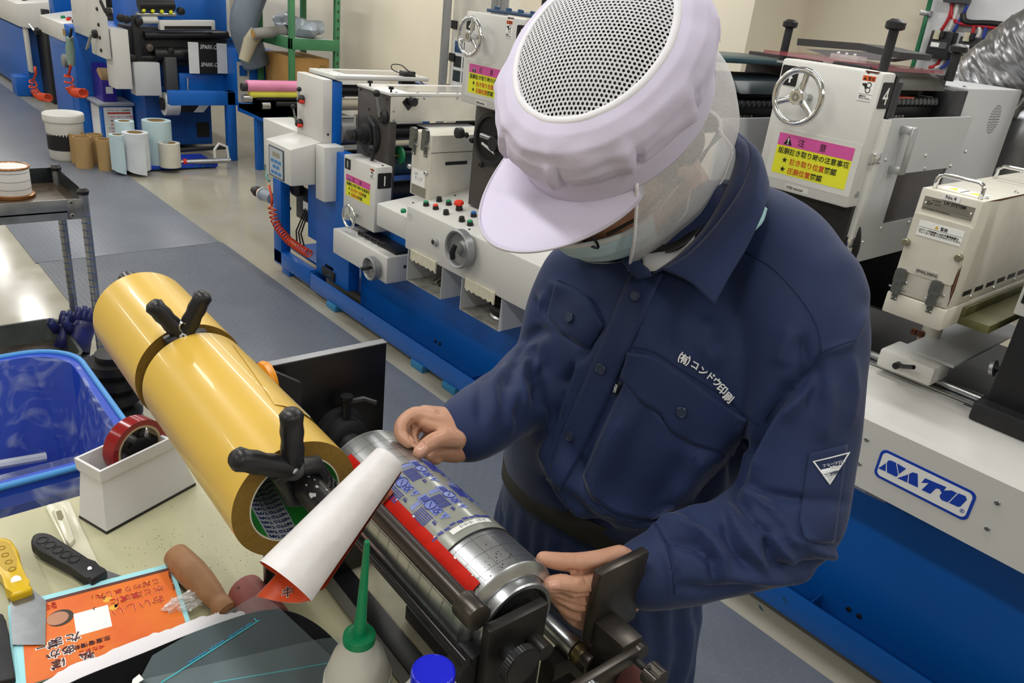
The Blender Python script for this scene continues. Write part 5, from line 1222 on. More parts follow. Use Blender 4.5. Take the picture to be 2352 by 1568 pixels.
part('white_bar', G().tube([(bxa + .1, -.2, ZB - .2), (bxa + .1, byb - .1, ZB - .25)], .012, 8), mat('bar_white', '#d9dde2', .4), bn)
LIN = mat('clear_liner', '#dfe8f2', .12, vary=.0, spec=.7)
def liner_alpha():
    nt = LIN.node_tree; b = nt.nodes['Principled BSDF']; tc = nt.nodes.new('ShaderNodeTexCoord')
    n = nt.nodes.new('ShaderNodeTexNoise'); n.inputs['Scale'].default_value = 12; n.inputs['Detail'].default_value = 6; n.inputs['Distortion'].default_value = 1.5
    nt.links.new(tc.outputs['Object'], n.inputs['Vector'])
    mr = nt.nodes.new('ShaderNodeMapRange'); mr.inputs[1].default_value = .5; mr.inputs[2].default_value = .78; mr.inputs[3].default_value = .06; mr.inputs[4].default_value = .5
    nt.links.new(n.outputs['Fac'], mr.inputs[0]); nt.links.new(mr.outputs[0], b.inputs['Alpha'])
liner_alpha()
NL = 180
def liner(i, j):
    base = rring(bxa, bxb, bya, byb, .12, 0, 44)
    k = int(i * len(base)) % len(base); p = base[k]; c = V((bxa + bxb) / 2, (bya + byb) / 2, 0); d = (p - c); dn = V(d.x, d.y, 0).normalized()
    n1 = noise.noise(V(p.x * 9, p.y * 9, j * 4)); n2 = noise.noise(V(p.x * 26, p.y * 26, j * 9))
    if j < .5:
        t = j / .5; off = -.03 - .05 * (1 - t) + n1 * .03 + n2 * .012; z = .1 + (ZB - .08) * t
    else:
        t = (j - .5) / .5; off = .01 + .035 * math.sin(t * math.pi / 2) + n1 * .02 * t + n2 * .010; z = ZB + .02 * math.sin(math.pi * min(1, t * 2)) - .30 * t + n1 * .03 * t
    return p + dn * off + V(0, 0, z)
part('liner', G().grid(liner, 192, 40, cu=True), LIN, bn, None)
# ================================================================== work table
TZ = .90
def table_material():
    m = mat('cream_table_top', '#bdb996', .42, vary=.06, vscale=5, col2='#acaa8a')
    nt = m.node_tree; b = nt.nodes['Principled BSDF']
    base = b.inputs['Base Color'].links[0].from_socket
    tc = nt.nodes.new('ShaderNodeTexCoord')
    for sc, lo, hi, col, msk in ((150, .10, .13, '#33332f', 3.5), (60, .05, .065, '#6f7350', 5), (42, .06, .075, '#6a8f7a', 4)):
        v = nt.nodes.new('ShaderNodeTexVoronoi'); v.inputs['Scale'].default_value = sc
        nz = nt.nodes.new('ShaderNodeTexNoise'); nz.inputs['Scale'].default_value = msk
        nt.links.new(tc.outputs['Object'], v.inputs['Vector']); nt.links.new(tc.outputs['Object'], nz.inputs['Vector'])
        mr = nt.nodes.new('ShaderNodeMapRange'); mr.inputs[1].default_value = lo; mr.inputs[2].default_value = hi; mr.inputs[3].default_value = 1; mr.inputs[4].default_value = 0
        nt.links.new(v.outputs['Distance'], mr.inputs[0])
        m2 = nt.nodes.new('ShaderNodeMapRange'); m2.inputs[1].default_value = .52; m2.inputs[2].default_value = .58
        nt.links.new(nz.outputs['Fac'], m2.inputs[0])
        mu = nt.nodes.new('ShaderNodeMath'); mu.operation = 'MULTIPLY'
        nt.links.new(mr.outputs[0], mu.inputs[0]); nt.links.new(m2.outputs[0], mu.inputs[1])
        mx = nt.nodes.new('ShaderNodeMix'); mx.data_type = 'RGBA'
        mx.inputs['B'].default_value = (*srgb(col), 1)
        nt.links.new(mu.outputs[0], mx.inputs['Factor']); nt.links.new(base, mx.inputs['A'])
        base = mx.outputs['Result']
    nt.links.new(base, b.inputs['Base Color'])
    return m
tt = thing('work_table', 'cream paint-flecked work table in the foreground', 'table', (-.7, .3, 0))
part('table_top', G().box(-1.19, -.22, -.35, .70, TZ - .03, TZ, .003), table_material(), tt)
for x in (-1.14, -.27):
    for y in (-.3, .66): part('leg', G().box(x - .025, x + .025, y - .025, y + .025, 0, TZ - .03, .003), mat('table_leg_grey', '#7d7f80', .5), tt)
for y in (-.3, .66): part('stretcher', G().box(-1.12, -.29, y - .02, y + .02, .82, .86, .003), MATS['table_leg_grey'], tt)
part('lower_shelf', G().box(-1.12, -.29, -.28, .64, .25, .27, .003), MATS['table_leg_grey'], tt)

# ================================================================== plate mounting jig
_y = math.radians(-2.0)
JE, JN = V(math.cos(_y), math.sin(_y), 0), V(-math.sin(_y), math.cos(_y), 0)
JC = V(-.4245, .4325, 0)
def J(a, b, z): return JC + JE * a + JN * b + V(0, 0, z)
def jbox(g, a0, a1, b0, b1, z0, z1, bev=0): return g.obox(J(a0, b0, z0), JE * (a1 - a0), JN * (b1 - b0), V(0, 0, z1 - z0), bev)
GUN = mat('gunmetal', '#5a554f', .34, .75, vary=.16, vscale=25, bump=.05, bscale=300)
GUN2 = mat('blackened_steel', '#3a3836', .36, .6, vary=.15, vscale=25)
BARM = mat('oiled_bar', '#4c4643', .3, .7, vary=.08, vscale=10)
jg = thing('mounting_jig', 'black steel plate mounting jig with bars and knurled knobs on the table', 'mounting jig', J(-.15, 0, TZ))
jbox_ = lambda nm, a0, a1, b0, b1, z0, z1, m, bev=.0015, par=None: part(nm, jbox(G(), a0, a1, b0, b1, z0, z1, bev), m, par or jg)
jbox_('bed_strip', -.42, .2, -.012, .004, TZ, TZ + .004, mat('grey_strip', '#6b6a60', .5, vary=.1), 0)
jbox_('bed_rail', -.42, .2, .004, .034, TZ, TZ + .006, BLACK)
jbox_('bed_plate', -.42, .2, .034, .2, TZ, TZ + .003, mat('bed_cream', '#b5b196', .45, vary=.12, vscale=14), 0)
jbox_('bed_rail', -.42, .2, .2, .23, TZ, TZ + .006, BLACK)
# rear plate
jbox_('rear_plate', -.386, -.374, -.095, .0755, TZ + .006, 1.264, mat('black_gloss_plate', '#141416', .3, vary=.1, vscale=20))
pt = part('plate_top_edge', jbox(G(), -.3862, -.3738, -.095, .0757, 1.2638, 1.2652), mat('edge_highlight_grey', '#77787a', .35, .5), jg)  # lighter grey strip: highlight along the plate's top edge put into the colour
cb = J(-.374, .008, 1.152)
cl = part('rear_collar', G().lathe([(.034, 0), (.034, .012), (.027, .014), (.027, .03), (.02, .034)], cb, JE, 28), BLACKM, jg)
part('collar_screw', G().lathe([(.006, 0), (.006, .026), (.008, .028), (.008, .034)], cb + JE * .02 + V(0, 0, .026), (0, 0, 1), 12), BLACK, cl)
part('clamp_handle', G().tube([cb + JE * .02 + V(0, 0, .05), cb + JE * .022 + JN * .022 + V(0, 0, .05), cb + JE * .026 + JN * .038 + V(0, 0, .042)], .0045, 8), BLACK, cl)
part('plate_bolt', G().lathe([(.006, 0), (.006, .008), (.003, .008)], J(-.374, -.118, 1.238), JE, 10), BLACK, jg)
part('rear_shaft', G().cyl(cb, J(-.28, .004, 1.1397), .0165, n=20), BLACKM, jg)
# support arm for the tape shaft, standing in the gap between the rolls
RC = V(-.5164, .2539, 1.2879)
SH = RC + V(0, 0, .0265)
arm_x = -.255
A0 = SH + JE * arm_x
part('shaft_arm', G().prism([A0 - JE * .005 - JN * .014 + V(0, 0, .012), A0 - JE * .005 + JN * .012 + V(0, 0, .014), A0 - JE * .005 + JN * .12 - V(0, 0, .06), A0 - JE * .005 + JN * .12 - V(0, 0, .1), A0 - JE * .005 - JN * .014 - V(0, 0, .012)], JE * .01), BLACKM, jg)
part('tape_shaft', G().cyl(SH - JE * .5, SH + JE * .062, .0125, n=28), mat('scuffed_black_shaft', '#2a292a', .28, .2, vary=.1, vscale=12), jg)
gch = G()
for k in range(12):
    a = .006 + random.random() * .045; th = math.radians(60 + random.random() * 90); d = JN * math.cos(th) + V(0, 0, 1) * math.sin(th); tdir = -JN * math.sin(th) + V(0, 0, 1) * math.cos(th)
    p = SH + JE * a + d * .0125; s = .0006 + random.random() * .0014
    gch.prism([p + tdir * s * math.cos(q) * (1 + .4 * math.sin(q * 3 + k)) + JE * s * 1.8 * math.sin(q) for q in [i * math.pi / 4 for i in range(8)]], d * .0003)
part('chipped_paint', gch, mat('chip_grey', '#b7bab8', .5), jg)
# upper and lower bars
part('upper_bar', G().cyl(J(-.36, -.0585, 1.184), J(.02, -.0585, 1.184), .0095, n=24), BARM, jg)
part('bar_collar', G().cyl(J(.002, -.0585, 1.184), J(.027, -.0585, 1.184), .0135, n=24, bev=.001), GUN, jg)
part('lower_bar', G().cyl(J(-.36, -.0675, 1.135), J(.027, -.0675, 1.135), .006, n=18), mat('bright_black_bar', '#2b2a2b', .2, .6, vary=.05), jg)
part('brush_roll', G().cyl(J(.0, -.05, 1.112), J(.024, -.05, 1.112), .022, n=28), BLACKM, jg)
# near bracket with the large knurled knob
jbox_('near_bracket', .0275, .039, -.054, .0165, .985, 1.175, GUN2, .0012)
def knurl_knob(c, ax, r, h, parent, m, n=80):
    g = G(); u, w = perp(ax); c = V(c); ax = V(ax).normalized()
    prof = [(.0, r * .97), (.04, r), (.96, r), (1.0, r * .95)]
    rings = []
    for hh, rr in prof:
        rings.append([g.bm.verts.new(c + ax * h * hh + (u * math.cos(2*math.pi*i/n) + w * math.sin(2*math.pi*i/n)) * (rr * (1.0 if i % 2 else .972))) for i in range(n)])
    for a, b in zip(rings, rings[1:]):
        for i in range(n): j = (i + 1) % n; g.bm.faces.new((a[i], a[j], b[j], b[i]))
    g.bm.faces.new(rings[0][::-1]); g.bm.faces.new(rings[-1])
    k = part('knurled_knob', g, m, parent, 12)
    part('knob_face', G().lathe([(r * .9, h), (r * .9, h + .0006), (.001, h + .0008)], c, ax, 40), m, k)
    return k
def pj(x, y, a):
    d = Vector(_ray(x, y)); o = Vector(_C); t = ((JC - o).dot(JE) + a) / d.dot(JE); return o + d * t
kq = pj(1163, 1493, .039)
knurl_knob(kq + JE * .016, JE, .0205, .0085, jg, BLACK)
part('knob_stem', G().cyl(kq, kq + JE * .017, .0095, n=24), BLACK, jg)
# far-side stop plate, arm and slide bar
jbox_('stop_plate', .0225, .0335, .0925, .166, 1.075, 1.17, GUN, .0012)
jbox_('stop_arm', .0335, .076, .0965, .1255, 1.075, 1.107, GUN, .001)
jbox_('stop_arm_web', .0335, .06, .0965, .1255, 1.02, 1.075, GUN2, .001)
part('slide_bar', G().obox(J(.0745, .0, 1.083), JE * .009, JN * .118, V(0, 0, .017), .001), GUN, jg)
part('slide_eye', G().cyl(J(.0745, .12, 1.0915), J(.0835, .12, 1.0915), .0105, n=24), GUN, jg)
part('slide_screw', G().lathe([(.008, 0), (.008, .004), (.004, .005), (.004, .02)], J(.0835, .045, 1.0915), JE, 16), STEEL, jg)
part('stop_screw', G().cyl(J(.06, .112, 1.088), J(.1, .112, 1.088), .0042, n=14), BLACKM, jg)
knurl_knob(J(.1, .112, 1.088), JE, .0125, .017, jg, GUN, 64)
part('knob_hole', G().cyl(J(.104, .106, 1.099), J(.104, .1055, 1.1005), .0022, n=10), BLACK, jg)
for a, b, z, r, h, m in ((-.04, .098, 1.05, .0125, .055, STEEL), (.017, .098, 1.05, .0128, .012, mat('brass_ring', '#7d704f', .35, .8)), (.029, .098, 1.05, .0135, .012, GUN)):
    part('guide_shaft', G().cyl(J(a, b, z), J(a + h, b, z), r, n=28, bev=.0005), m, jg)
part('guide_end', G().cyl(J(.041, .098, 1.05), J(.0415, .098, 1.05), .009, n=24), BLACK, jg)
part('shaft_tail', G().cyl(J(-.29, .098, 1.05), J(-.04, .098, 1.05), .011, n=24), GUN, jg)
jbox_('base_block', .03, .075, -.02, .075, .99, 1.045, GUN2, .001)
jbox_('upright', -.01, .012, .07, .125, TZ + .006, 1.04, GUN2, .002)
jbox_('upright', .0, .03, -.05, .012, TZ + .006, .985, GUN2, .002)
part('copper_roll', G().cyl(J(.04, .135, 1.03), J(.09, .135, 1.03), .016, n=24), mat('dull_copper', '#8a5a58', .45, .3), jg)
for b in (.06, .215): jbox_('foot_block', -.25, .03, b - .012, b + .012, TZ + .0062, TZ + .03, BLACKM)

# ================================================================== plate cylinder
CR, CZ = .059, 1.1397
def cyl_hit(px):
    """photo point -> (position along, angle) on the plate cylinder"""
    d = Vector(_ray(*px)); o = Vector(_C)
    dl = V(d.dot(JE), d.dot(JN), d.z); ol = V((o - JC).dot(JE), (o - JC).dot(JN), o.z - CZ)
    A = dl.y ** 2 + dl.z ** 2; B = 2 * (ol.y * dl.y + ol.z * dl.z); Cc = ol.y ** 2 + ol.z ** 2 - CR ** 2
    D = B * B - 4 * A * Cc; t = (-B - math.sqrt(max(D, 0))) / (2 * A); q = ol + dl * t
    return q.x, math.atan2(q.z, q.y)
def cp(a, th, r=CR): return J(a, 0, CZ) + (JN * math.cos(th) + V(0, 0, 1) * math.sin(th)) * r
pcyl = thing('plate_cylinder', 'bright steel plate cylinder with engraved grid held by the worker', 'plate cylinder', J(-.14, 0, CZ - CR))
SATIN = mat('satin_steel', '#cdcfd0', .3, .92, vary=.1, vscale=18, col2='#a9acae', stretch=(1, 1, 1), bump=.03, bscale=500)
part('cylinder_body', G().lathe([(.02, -.285), (CR - .002, -.285), (CR, -.283), (CR, -.0015), (CR - .0015, 0), (.0475, .0045), (.046, .003), (.045, .003), (.045, .0145), (.0435, .016), (.0395, .016), (.0385, .004), (.018, .004)], J(0, 0, CZ), JE, 96), SATIN, pcyl, 30)
part('hub', G().lathe([(.038, .004), (.036, .010), (.026, .011), (.0255, .0145)], J(0, 0, CZ), JE, 40), BLACK, pcyl)
kg = G(); n = 90
rings = [[kg.bm.verts.new(cp(a, 2 * math.pi * i / n, .0255 * (1 if (i + k) % 2 else .965))) for i in range(n)] for k, a in enumerate([.0145 + .0013 * q for q in range(9)])]
for A_, B_ in zip(rings, rings[1:]):
    for i in range(n): kg.bm.faces.new((A_[i], A_[(i + 1) % n], B_[(i + 1) % n], B_[i]))
kg.bm.faces.new(rings[-1])
part('knurled_nut', kg, GUN2, pcyl, 10)
part('axle', G().cyl(J(.025, 0, CZ), J(.06, 0, CZ - .0), .009, n=20), GUN2, pcyl)
part('axle', G().cyl(J(-.30, 0, CZ), J(-.285, 0, CZ), .022, n=24), GUN, pcyl)
gg = G(); GR = CR + .00012
for k in range(14):
    a = -.012 - k * .0205
    gg.grid(lambda i, j: cp(a + .00045 * j, 2 * math.pi * i, GR), 72, 2, cu=True)
for k in range(18):
    th = 2 * math.pi * k / 18
    gg.grid(lambda i, j: cp(-.004 - .277 * i, th + .006 * j, GR), 2, 2)
o = part('engraved_grid', gg, mat('engraved_line', '#4a4d4f', .5, .3), pcyl, 180); o['kind'] = 'stuff'
gs = G()
for k in range(70):
    a = -.004 - abs(random.gauss(0, .018)); th = math.radians(random.uniform(80, 165)); r = random.uniform(.0003, .0011)
    gs.prism([cp(a + r * math.cos(q) * random.uniform(.6, 1.3), th + r / CR * math.sin(q) * random.uniform(.5, 1), CR) for q in [i * math.pi / 3 for i in range(6)]], (JN * math.cos(th) + V(0, 0, 1) * math.sin(th)) * .00015)
o = part('ink_specks', gs, KPRINT, pcyl, None); o['kind'] = 'stuff'
# polymer plate wrapped on the cylinder
PT = .0014
pl = thing('printing_plate', 'clear polymer printing plate with blue relief marks wrapped on the steel cylinder', 'printing plate', J(-.13, 0, CZ + CR))
t0, t1 = math.radians(8), math.radians(152)
def curved(u0, u1, t0_, t1_, r0, r1, nu=2, nt=40, g=None):
    g = g or G()
    g.grid(lambda i, j: cp(u0 + (u1 - u0) * i, t0_ + (t1_ - t0_) * j, r1), nu, nt)
    g.grid(lambda i, j: cp(u1 + (u0 - u1) * i, t0_ + (t1_ - t0_) * j, r0), nu, nt)
    for a in (u0, u1): g.grid(lambda i, j: cp(a, t0_ + (t1_ - t0_) * j, r0 + (r1 - r0) * i), 2, nt)
    for t in (t0_, t1_): g.grid(lambda i, j: cp(u0 + (u1 - u0) * j, t, r0 + (r1 - r0) * i), 2, nu)
    return g
part('plate_sheet', curved(-.2, -.06, t0, t1, CR + .0002, CR + PT), mat('polymer_sheet', '#c9ccc2', .18, .35, vary=.04, alpha=.6), pl, 40)
part('plate_edge', curved(-.0605, -.0595, t0, t1, CR + .0003, CR + PT + .0001), BLACKM, pl)
part('plate_edge', curved(-.2004, -.1996, t0, t1, CR + .0003, CR + PT + .0001), BLACKM, pl)
PBLUE = mat('plate_blue_relief', '#3a4399', .45, vary=.08, vscale=80)
PBLUE2 = mat('plate_pale_blue', '#7e8cc9', .35, vary=.06, vscale=60)
RB = CR + PT
def cpoly(pts, a0, th0, h0, h1, m, name, parent):
    """polygon in (along, around) metres laid on the plate"""
    g = G(); P = [cp(a0 + u, th0 + v / CR, RB + h0) for u, v in pts]
    nrm = (JN * math.cos(th0) + V(0, 0, 1) * math.sin(th0)); g.prism(P, nrm * (h1 - h0)); return part(name, g, m, parent, None)
def ctext(body, a0, th0, size, m, parent, h=.0008, name='relief_lettering'):
    fr = Fr((0, 0, 0), (1, 0, 0), (0, 1, 0))
    text(body, fr, 0, 0, size, m, parent, 0, name, bend=lambda c, a0=a0, th0=th0, h=h: cp(a0 + c.x, th0 + c.y / CR, RB + h + c.z))
for px in ((912, 1117), (955, 1080), (993, 1072), (977, 1168), (1018, 1140), (1055, 1128)):
    a0, th0 = cyl_hit(px)
    bk = cpoly([(-.018, -.012), (.018, -.012), (.018, -.001), (-.018, -.001)], a0, th0, .0, .0006, PBLUE2, 'relief_panel', pl)
    cpoly([(-.014, .0), (-.008, .0), (-.008, .012), (-.014, .010)], a0, th0, 0, .0006, PBLUE2, 'relief_window', bk)
    for k in range(6):
        for c_ in range(3): cpoly([(-.004 + c_ * .0078, .0018 + k * .0024), (.0028 + c_ * .0078, .0018 + k * .0024), (.0028 + c_ * .0078, .0032 + k * .0024), (-.004 + c_ * .0078, .0032 + k * .0024)], a0, th0, 0, .0007, PBLUE, 'relief_line', bk)
    ctext('Ⅲ⊘交', a0 - .015, th0 - .0105 / CR, .0105, PBLUE, bk)
    cpoly([(.0195, -.012), (.0305, -.012), (.025, -.0025)], a0, th0, 0, .0006, PBLUE2, 'relief_triangle', bk)
    ctext('!', a0 + .0238, th0 - .0112 / CR, .007, PBLUE, bk)
    ctext('PP', a0 + .022, th0 + .002 / CR, .006, PBLUE, bk)
for k in range(10):
    th = math.radians(58 + k * 7.5); cpoly([(-.001, -.003), (.0012 + .001 * (k % 3), -.003), (.001, .003), (-.0015, .003)], -.083 + .0012 * (k % 2), th, 0, .0006, PBLUE, 'relief_mark', pl)
a0, th0 = cyl_hit((1083, 1203))
bl = cpoly([(-.004, -.026), (.003, -.026), (.003, .026), (-.004, .026)], a0, th0, .0002, .0009, WPRINT, 'bar_code_label', pl) if False else part('bar_code_label', curved(a0 - .004, a0 + .003, th0 - .42, th0 + .42, RB + .0002, RB + .0006, 2, 16), WPRINT, pl)
for k in range(16):
    if 5 < k < 8: continue
    th = th0 - .3 + k * .034; part('code_bar', curved(a0 - .003, a0 + .001, th, th + .008 + .006 * (k % 3 == 0), RB + .0006, RB + .0007, 2, 2), KPRINT, bl, None)
# red holding tape along the plate edge
aR0, tR0 = cyl_hit((1062, 1330)); aR1, tR1 = cyl_hit((830, 1085)); _, tA = cyl_hit((1068, 1318)); _, tB = cyl_hit((1040, 1310))
_, tU = cyl_hit((1000, 1235)); _, tL = cyl_hit((975, 1243))
rt = thing('red_tape_strip', 'red adhesive tape strip along the edge of the printing plate', 'tape', cp(-.13, tL))
part('tape_film', curved(-.262, -.006, tU, tU + .36, RB + .0001, RB + .0005, 2, 8), mat('red_film', '#d02318', .25, vary=.08, vscale=60), rt)
for k in range(14):
    a = -.25 + k * .018 + random.uniform(-.004, .004); part('tape_tear', curved(a, a + random.uniform(.001, .003), tU - .015, tU + .02, RB + .0004, RB + .0007, 2, 3), WPRINT, rt) if k % 2 else None

# ================================================================== yellow double sided tape rolls
YEL = mat('yellow_liner', '#d6b048', .34, vary=.03, vscale=4, bump=.02, bscale=300, coat=.15)
YEDGE = mat('tape_edge', '#8a6a26', .55, vary=.06, vscale=300, stretch=(1, 1, 1))
def tape_roll(s0, s1, R, lab):
    t = thing('tape_roll', lab, 'tape roll', RC - JE * ((s0 + s1) / 2) - V(0, 0, R), 'yellow tape rolls on the black shaft')
    o_ = RC - JE * s1 if False else RC
    ri = .0393
    part('liner', G().lathe([(R, -s1), (R, -s0)], o_, JE, 128, cap=False), YEL, t, 180)
    for s, sg in ((s0, 1), (s1, -1)): part('wound_edge', G().lathe([(ri + .0012, -s), (R, -s)], o_, JE, 128, cap=False), YEDGE, t, None)
    cr = part('core', G().lathe([(ri + .0012, -s0), (ri + .0012, -s0 + .0003), (ri, -s0 + .0003), (ri, -s1), (ri + .0012, -s1)], o_, JE, 96, cap=False), mat('core_card', '#d8d4c4', .6, vary=.05), t, 40)
    return t, cr, ri
tr2, core2, ri = tape_roll(0, .245, .0555, 'yellow tape roll at the near end of the shaft with printed core')
tr1, core1, _ = tape_roll(.265, .44, .0572, 'yellow tape roll at the far end of the shaft')
CGREEN = mat('core_green', '#2f9a3f', .55, vary=.1, vscale=40)
CGREY = mat('core_grey', '#c9ccd2', .55, vary=.02)
CNAVY = mat('core_navy_print', '#1d2f6d', .55)
def ci(a, th, r): return RC + JE * (-a) + (JN * math.cos(th) + V(0, 0, 1) * math.sin(th)) * r
def band(th0, th1, m, nm, tw=3.2, r=.0391):
    g = G(); g.grid(lambda i, j: ci(.0006 + .16 * i, th0 + (th1 - th0) * j + tw * .16 * i, r), 12, 10)
    return part(nm, g, m, core2, 180)
for k in range(4):
    b0 = math.radians(-175 + 90 * k)
    band(b0, b0 + math.radians(46), CGREEN, 'green_band')
    gb = band(b0 + math.radians(46), b0 + math.radians(90), CGREY, 'printed_band')
    for q in range(13):
        aa = .006 + q * .0075; tb_ = b0 + math.radians(88) + 3.2 * aa
        text('NITTO TAPE', Fr((0, 0, 0), (1, 0, 0), (0, 1, 0)), 0, 0, .0056, CNAVY, gb, 0, 'core_lettering', sx=.86, bend=lambda c, aa=aa, tb_=tb_: ci(aa - c.y, tb_ - c.x / .039, .0388 - c.z))
# loose liner lap on the near roll
part('liner_lap', G().grid(lambda i, j: ci(.05 + .15 * i + .02 * j, math.radians(38 + 40 * j * (1 - .5 * i)), .0555 + .0006 + .001 * math.sin(math.pi * j) * (1 - i)), 16, 16), YEL, tr2, 180)
# spring clamps on the shaft
CLB = mat('clamp_black', '#1c1c1e', .4, vary=.08, vscale=30)
def clamp(px_p, dep, jaw_to, h1, h2, lab):
    """plastic spring clamp: pivot, two jaws, two finger grips (points given in the photo at depth)"""
    pv = pj(*px_p, dep); t = thing('spring_clamp', lab, 'clamp', pv, 'black spring clamps on the shaft')
    vw = (Vector(_C) - pv).normalized()
    for k, (hx, hy, dd) in enumerate((h1, h2)):
        e = pj(hx, hy, dd); d = e - pv; side = d.cross(JE).normalized()
        pts = [pv + d * q for q in (.0, .18, .36, .5, .64, .78, .92, 1.0)]
        h = part('clamp_grip', G().tube(pts, [.0095, .0088, .0096, .0086, .0096, .0088, .0096, .0062], 12, flat=1.0, up=JE), CLB, t, 60)
        part('grip_rib', G().tube([pts[2] + vw * .0058, pts[6] + vw * .0058], .0016, 6), CLB, h)
    for s in (-1, 1):
        jp = [pv, pv.lerp(jaw_to, .35) + JN * s * .016 + V(0, 0, .004), jaw_to + JN * s * .0165 + V(0, 0, .002), jaw_to + JN * s * .012 - V(0, 0, .013), jaw_to + JN * s * .004 - V(0, 0, .017)]
        part('clamp_jaw', G().tube(jp, [.008, .0075, .0065, .0055, .004], 12, up=JE, flat=1.25), CLB, t, 60)
    part('pivot_boss', G().cyl(pv - vw * .006, pv + vw * .0085, .0095, n=20, bev=.001), CLB, t)
    part('pivot_screw', G().lathe([(.0042, 0), (.0042, .0012), (.003, .0022), (.0012, .0022), (.001, .0008)], pv + vw * .0085, vw, 14), STEEL, t)
    part('clamp_spring', G().tube(coil([pv + vw * .002 + V(0, 0, .012) - JE * .006, pv + vw * .002 + V(0, 0, .012) + JE * .006], .005, .0008, 5, 10), .0009, 5), STEEL, t)
sc = SH + JE * .0165
_ra = (RC - JC).dot(JE)
clamp((673, 1077), _ra + .020, sc, (669, 942, _ra + .022), (535, 1052, _ra + .026), 'black spring clamp gripping the shaft at the near roll face')
A1 = SH - JE * .2555
clamp((421, 772), _ra - .2535, A1 + V(0, 0, .006), (347, 695, _ra - .262), (470, 672, _ra - .247), 'black spring clamp standing up between the two yellow rolls')

# scissors lying behind the roll
sp = PD(612, 876, .86); s2 = PD(712, 968, .80)
sz = thing('scissors', 'orange handled scissors leaning behind the near yellow roll', 'scissors', sp)
part('handle', G().ring(sp, (s2 - sp).cross(V(0, 0, 1)).normalized(), .018, .0055, 24, 8), mat('orange_plastic', '#ee9a1d', .35), sz)
part('blade', G().tube([sp + (s2 - sp) * .15, s2], [.006, .003], 6, flat=.3), STEEL, sz)
part('blade', G().tube([sp + (s2 - sp) * .1 + V(0, 0, .004), s2 + V(0, 0, .004)], [.005, .002], 6, flat=.3), ALU, sz)

# curled label sheet lying across the bar
P0, P1 = PD(672, 1318, .565), PD(893, 1056, .63)
ax = (P1 - P0); LA = ax.length; axn = ax.normalized()
uu = V(0, 0, 1) - axn * axn.z; uu.normalize(); ww = axn.cross(uu)
def curl(i, j, off=0.):
    """i around, j along"""
    th = math.radians(-150 + 480 * i); r = (.0225 - .0095 * j) * (1.0 + .10 * i) + off
    sl = .010 * math.sin(th * .5 + 1.0) * (1 - j) + (.026 * max(0, .2 - i) / .2 - .0) * (1 - j)
    return P0 + axn * (LA * (j + .0) - sl * (1 - j) * 1.0) + (uu * math.sin(th) + ww * math.cos(th)) * r
cs = thing('curled_label_sheet', 'curled white label sheet with orange printed inside resting across the bar', 'label sheet', P0)
part('white_back', G().grid(lambda i, j: curl(i, j), 64, 24), mat('crumpled_liner', '#dedbda', .45, vary=.04, vscale=30, bump=.9, bscale=45), cs, 180)
part('printed_face', G().grid(lambda i, j: curl(i, j, -.0005), 64, 24), mat('orange_print_face', '#e2572a', .4, vary=.05), cs, 180)
from mathutils.bvhtree import BVHTree
_pf = bpy.data.objects[[c.name for c in bpy.data.objects if c.parent == cs and c.name.startswith('printed_face')][0]]
_pb = BVHTree.FromPolygons([v.co + WT[_pf.name] for v in _pf.data.vertices], [tuple(q.vertices) for q in _pf.data.polygons])
def on_curl(x, y, off):
    d = Vector(_ray(x, y)).normalized(); r = _pb.ray_cast(Vector(_C), d); return (r[0] - d * off) if r[0] is not None else PD(x, y, .575)
for m_, o_, bd_ in ((WPRINT, .0006, .0016), (mat('label_brown_print', '#5a2420', .5), .0010, .0004)):
    text('キ', Fr((0, 0, 0), (1, 0, 0), (0, 1, 0)), 0, 0, .03, m_, cs, 0, 'printed_character', bold=bd_, bend=lambda c, o_=o_: on_curl(644 + c.x * 950 + c.y * 150, 1372 - c.x * 150 - c.y * 950, o_ + c.z))
rc_ = cyl_hit((877, 1143))
part('printed_corner', curved(rc_[0] - .02, rc_[0] + .012, rc_[1] - .22, rc_[1] + .14, RB + .003, RB + .0035, 2, 6), mat('brown_orange_print', '#a2471d', .45, vary=.3, vscale=180), cs)

# ================================================================== things lying on the table
def Tp(x, y, z=0): return PZ(x, y, TZ + z)
def slab(px, z0, h, bev=0, g=None):
    g = g or G(); P = [Tp(x, y, z0 + h) for x, y in px]
    return g.prism([p - V(0, 0, h) for p in P], (0, 0, h), bev)
# tape dispenser
d0, d1, d2 = Tp(176, 1185), Tp(245, 1228), Tp(448, 1116)
ex = (d2 - d1).normalized(); ey = (d0 - d1); ey = (ey - ex * ey.dot(ex)).normalized()
DL, DW, DH = .163, .066, .108
td = thing('tape_dispenser', 'white weighted tape dispenser holding a dark red tape roll', 'tape dispenser', d1 + ex * DL / 2 + ey * DW / 2)
part('base_foot', G().obox(d1, ex * DL, ey * DW, V(0, 0, .005), .001), BLACK, td)
b0 = d1 + V(0, 0, .005); ins = .009
DWM = mat('dispenser_white', '#dcdbdc', .35, vary=.015, vscale=5)
def ring4(z, i, l=1.0): return [b0 + ex * i + ey * i + V(0, 0, z), b0 + ex * (DL * l - i) + ey * i + V(0, 0, z), b0 + ex * (DL * l - i) + ey * (DW - i) + V(0, 0, z), b0 + ex * i + ey * (DW - i) + V(0, 0, z)]
g = G(); rr = [ring4(0, .001), ring4(.078, .0075, .9), ring4(.084, .0045, .86), ring4(.103, .0035, .78)]
inner = [ring4(.103, .0075, .775), ring4(.06, .012, .8), ring4(.02, .012, .85)]
vs = [[g.bm.verts.new(p) for p in r] for r in rr + inner]
for A_, B_ in zip(vs, vs[1:]):
    for i in range(4): g.bm.faces.new((A_[i], A_[(i + 1) % 4], B_[(i + 1) % 4], B_[i]))
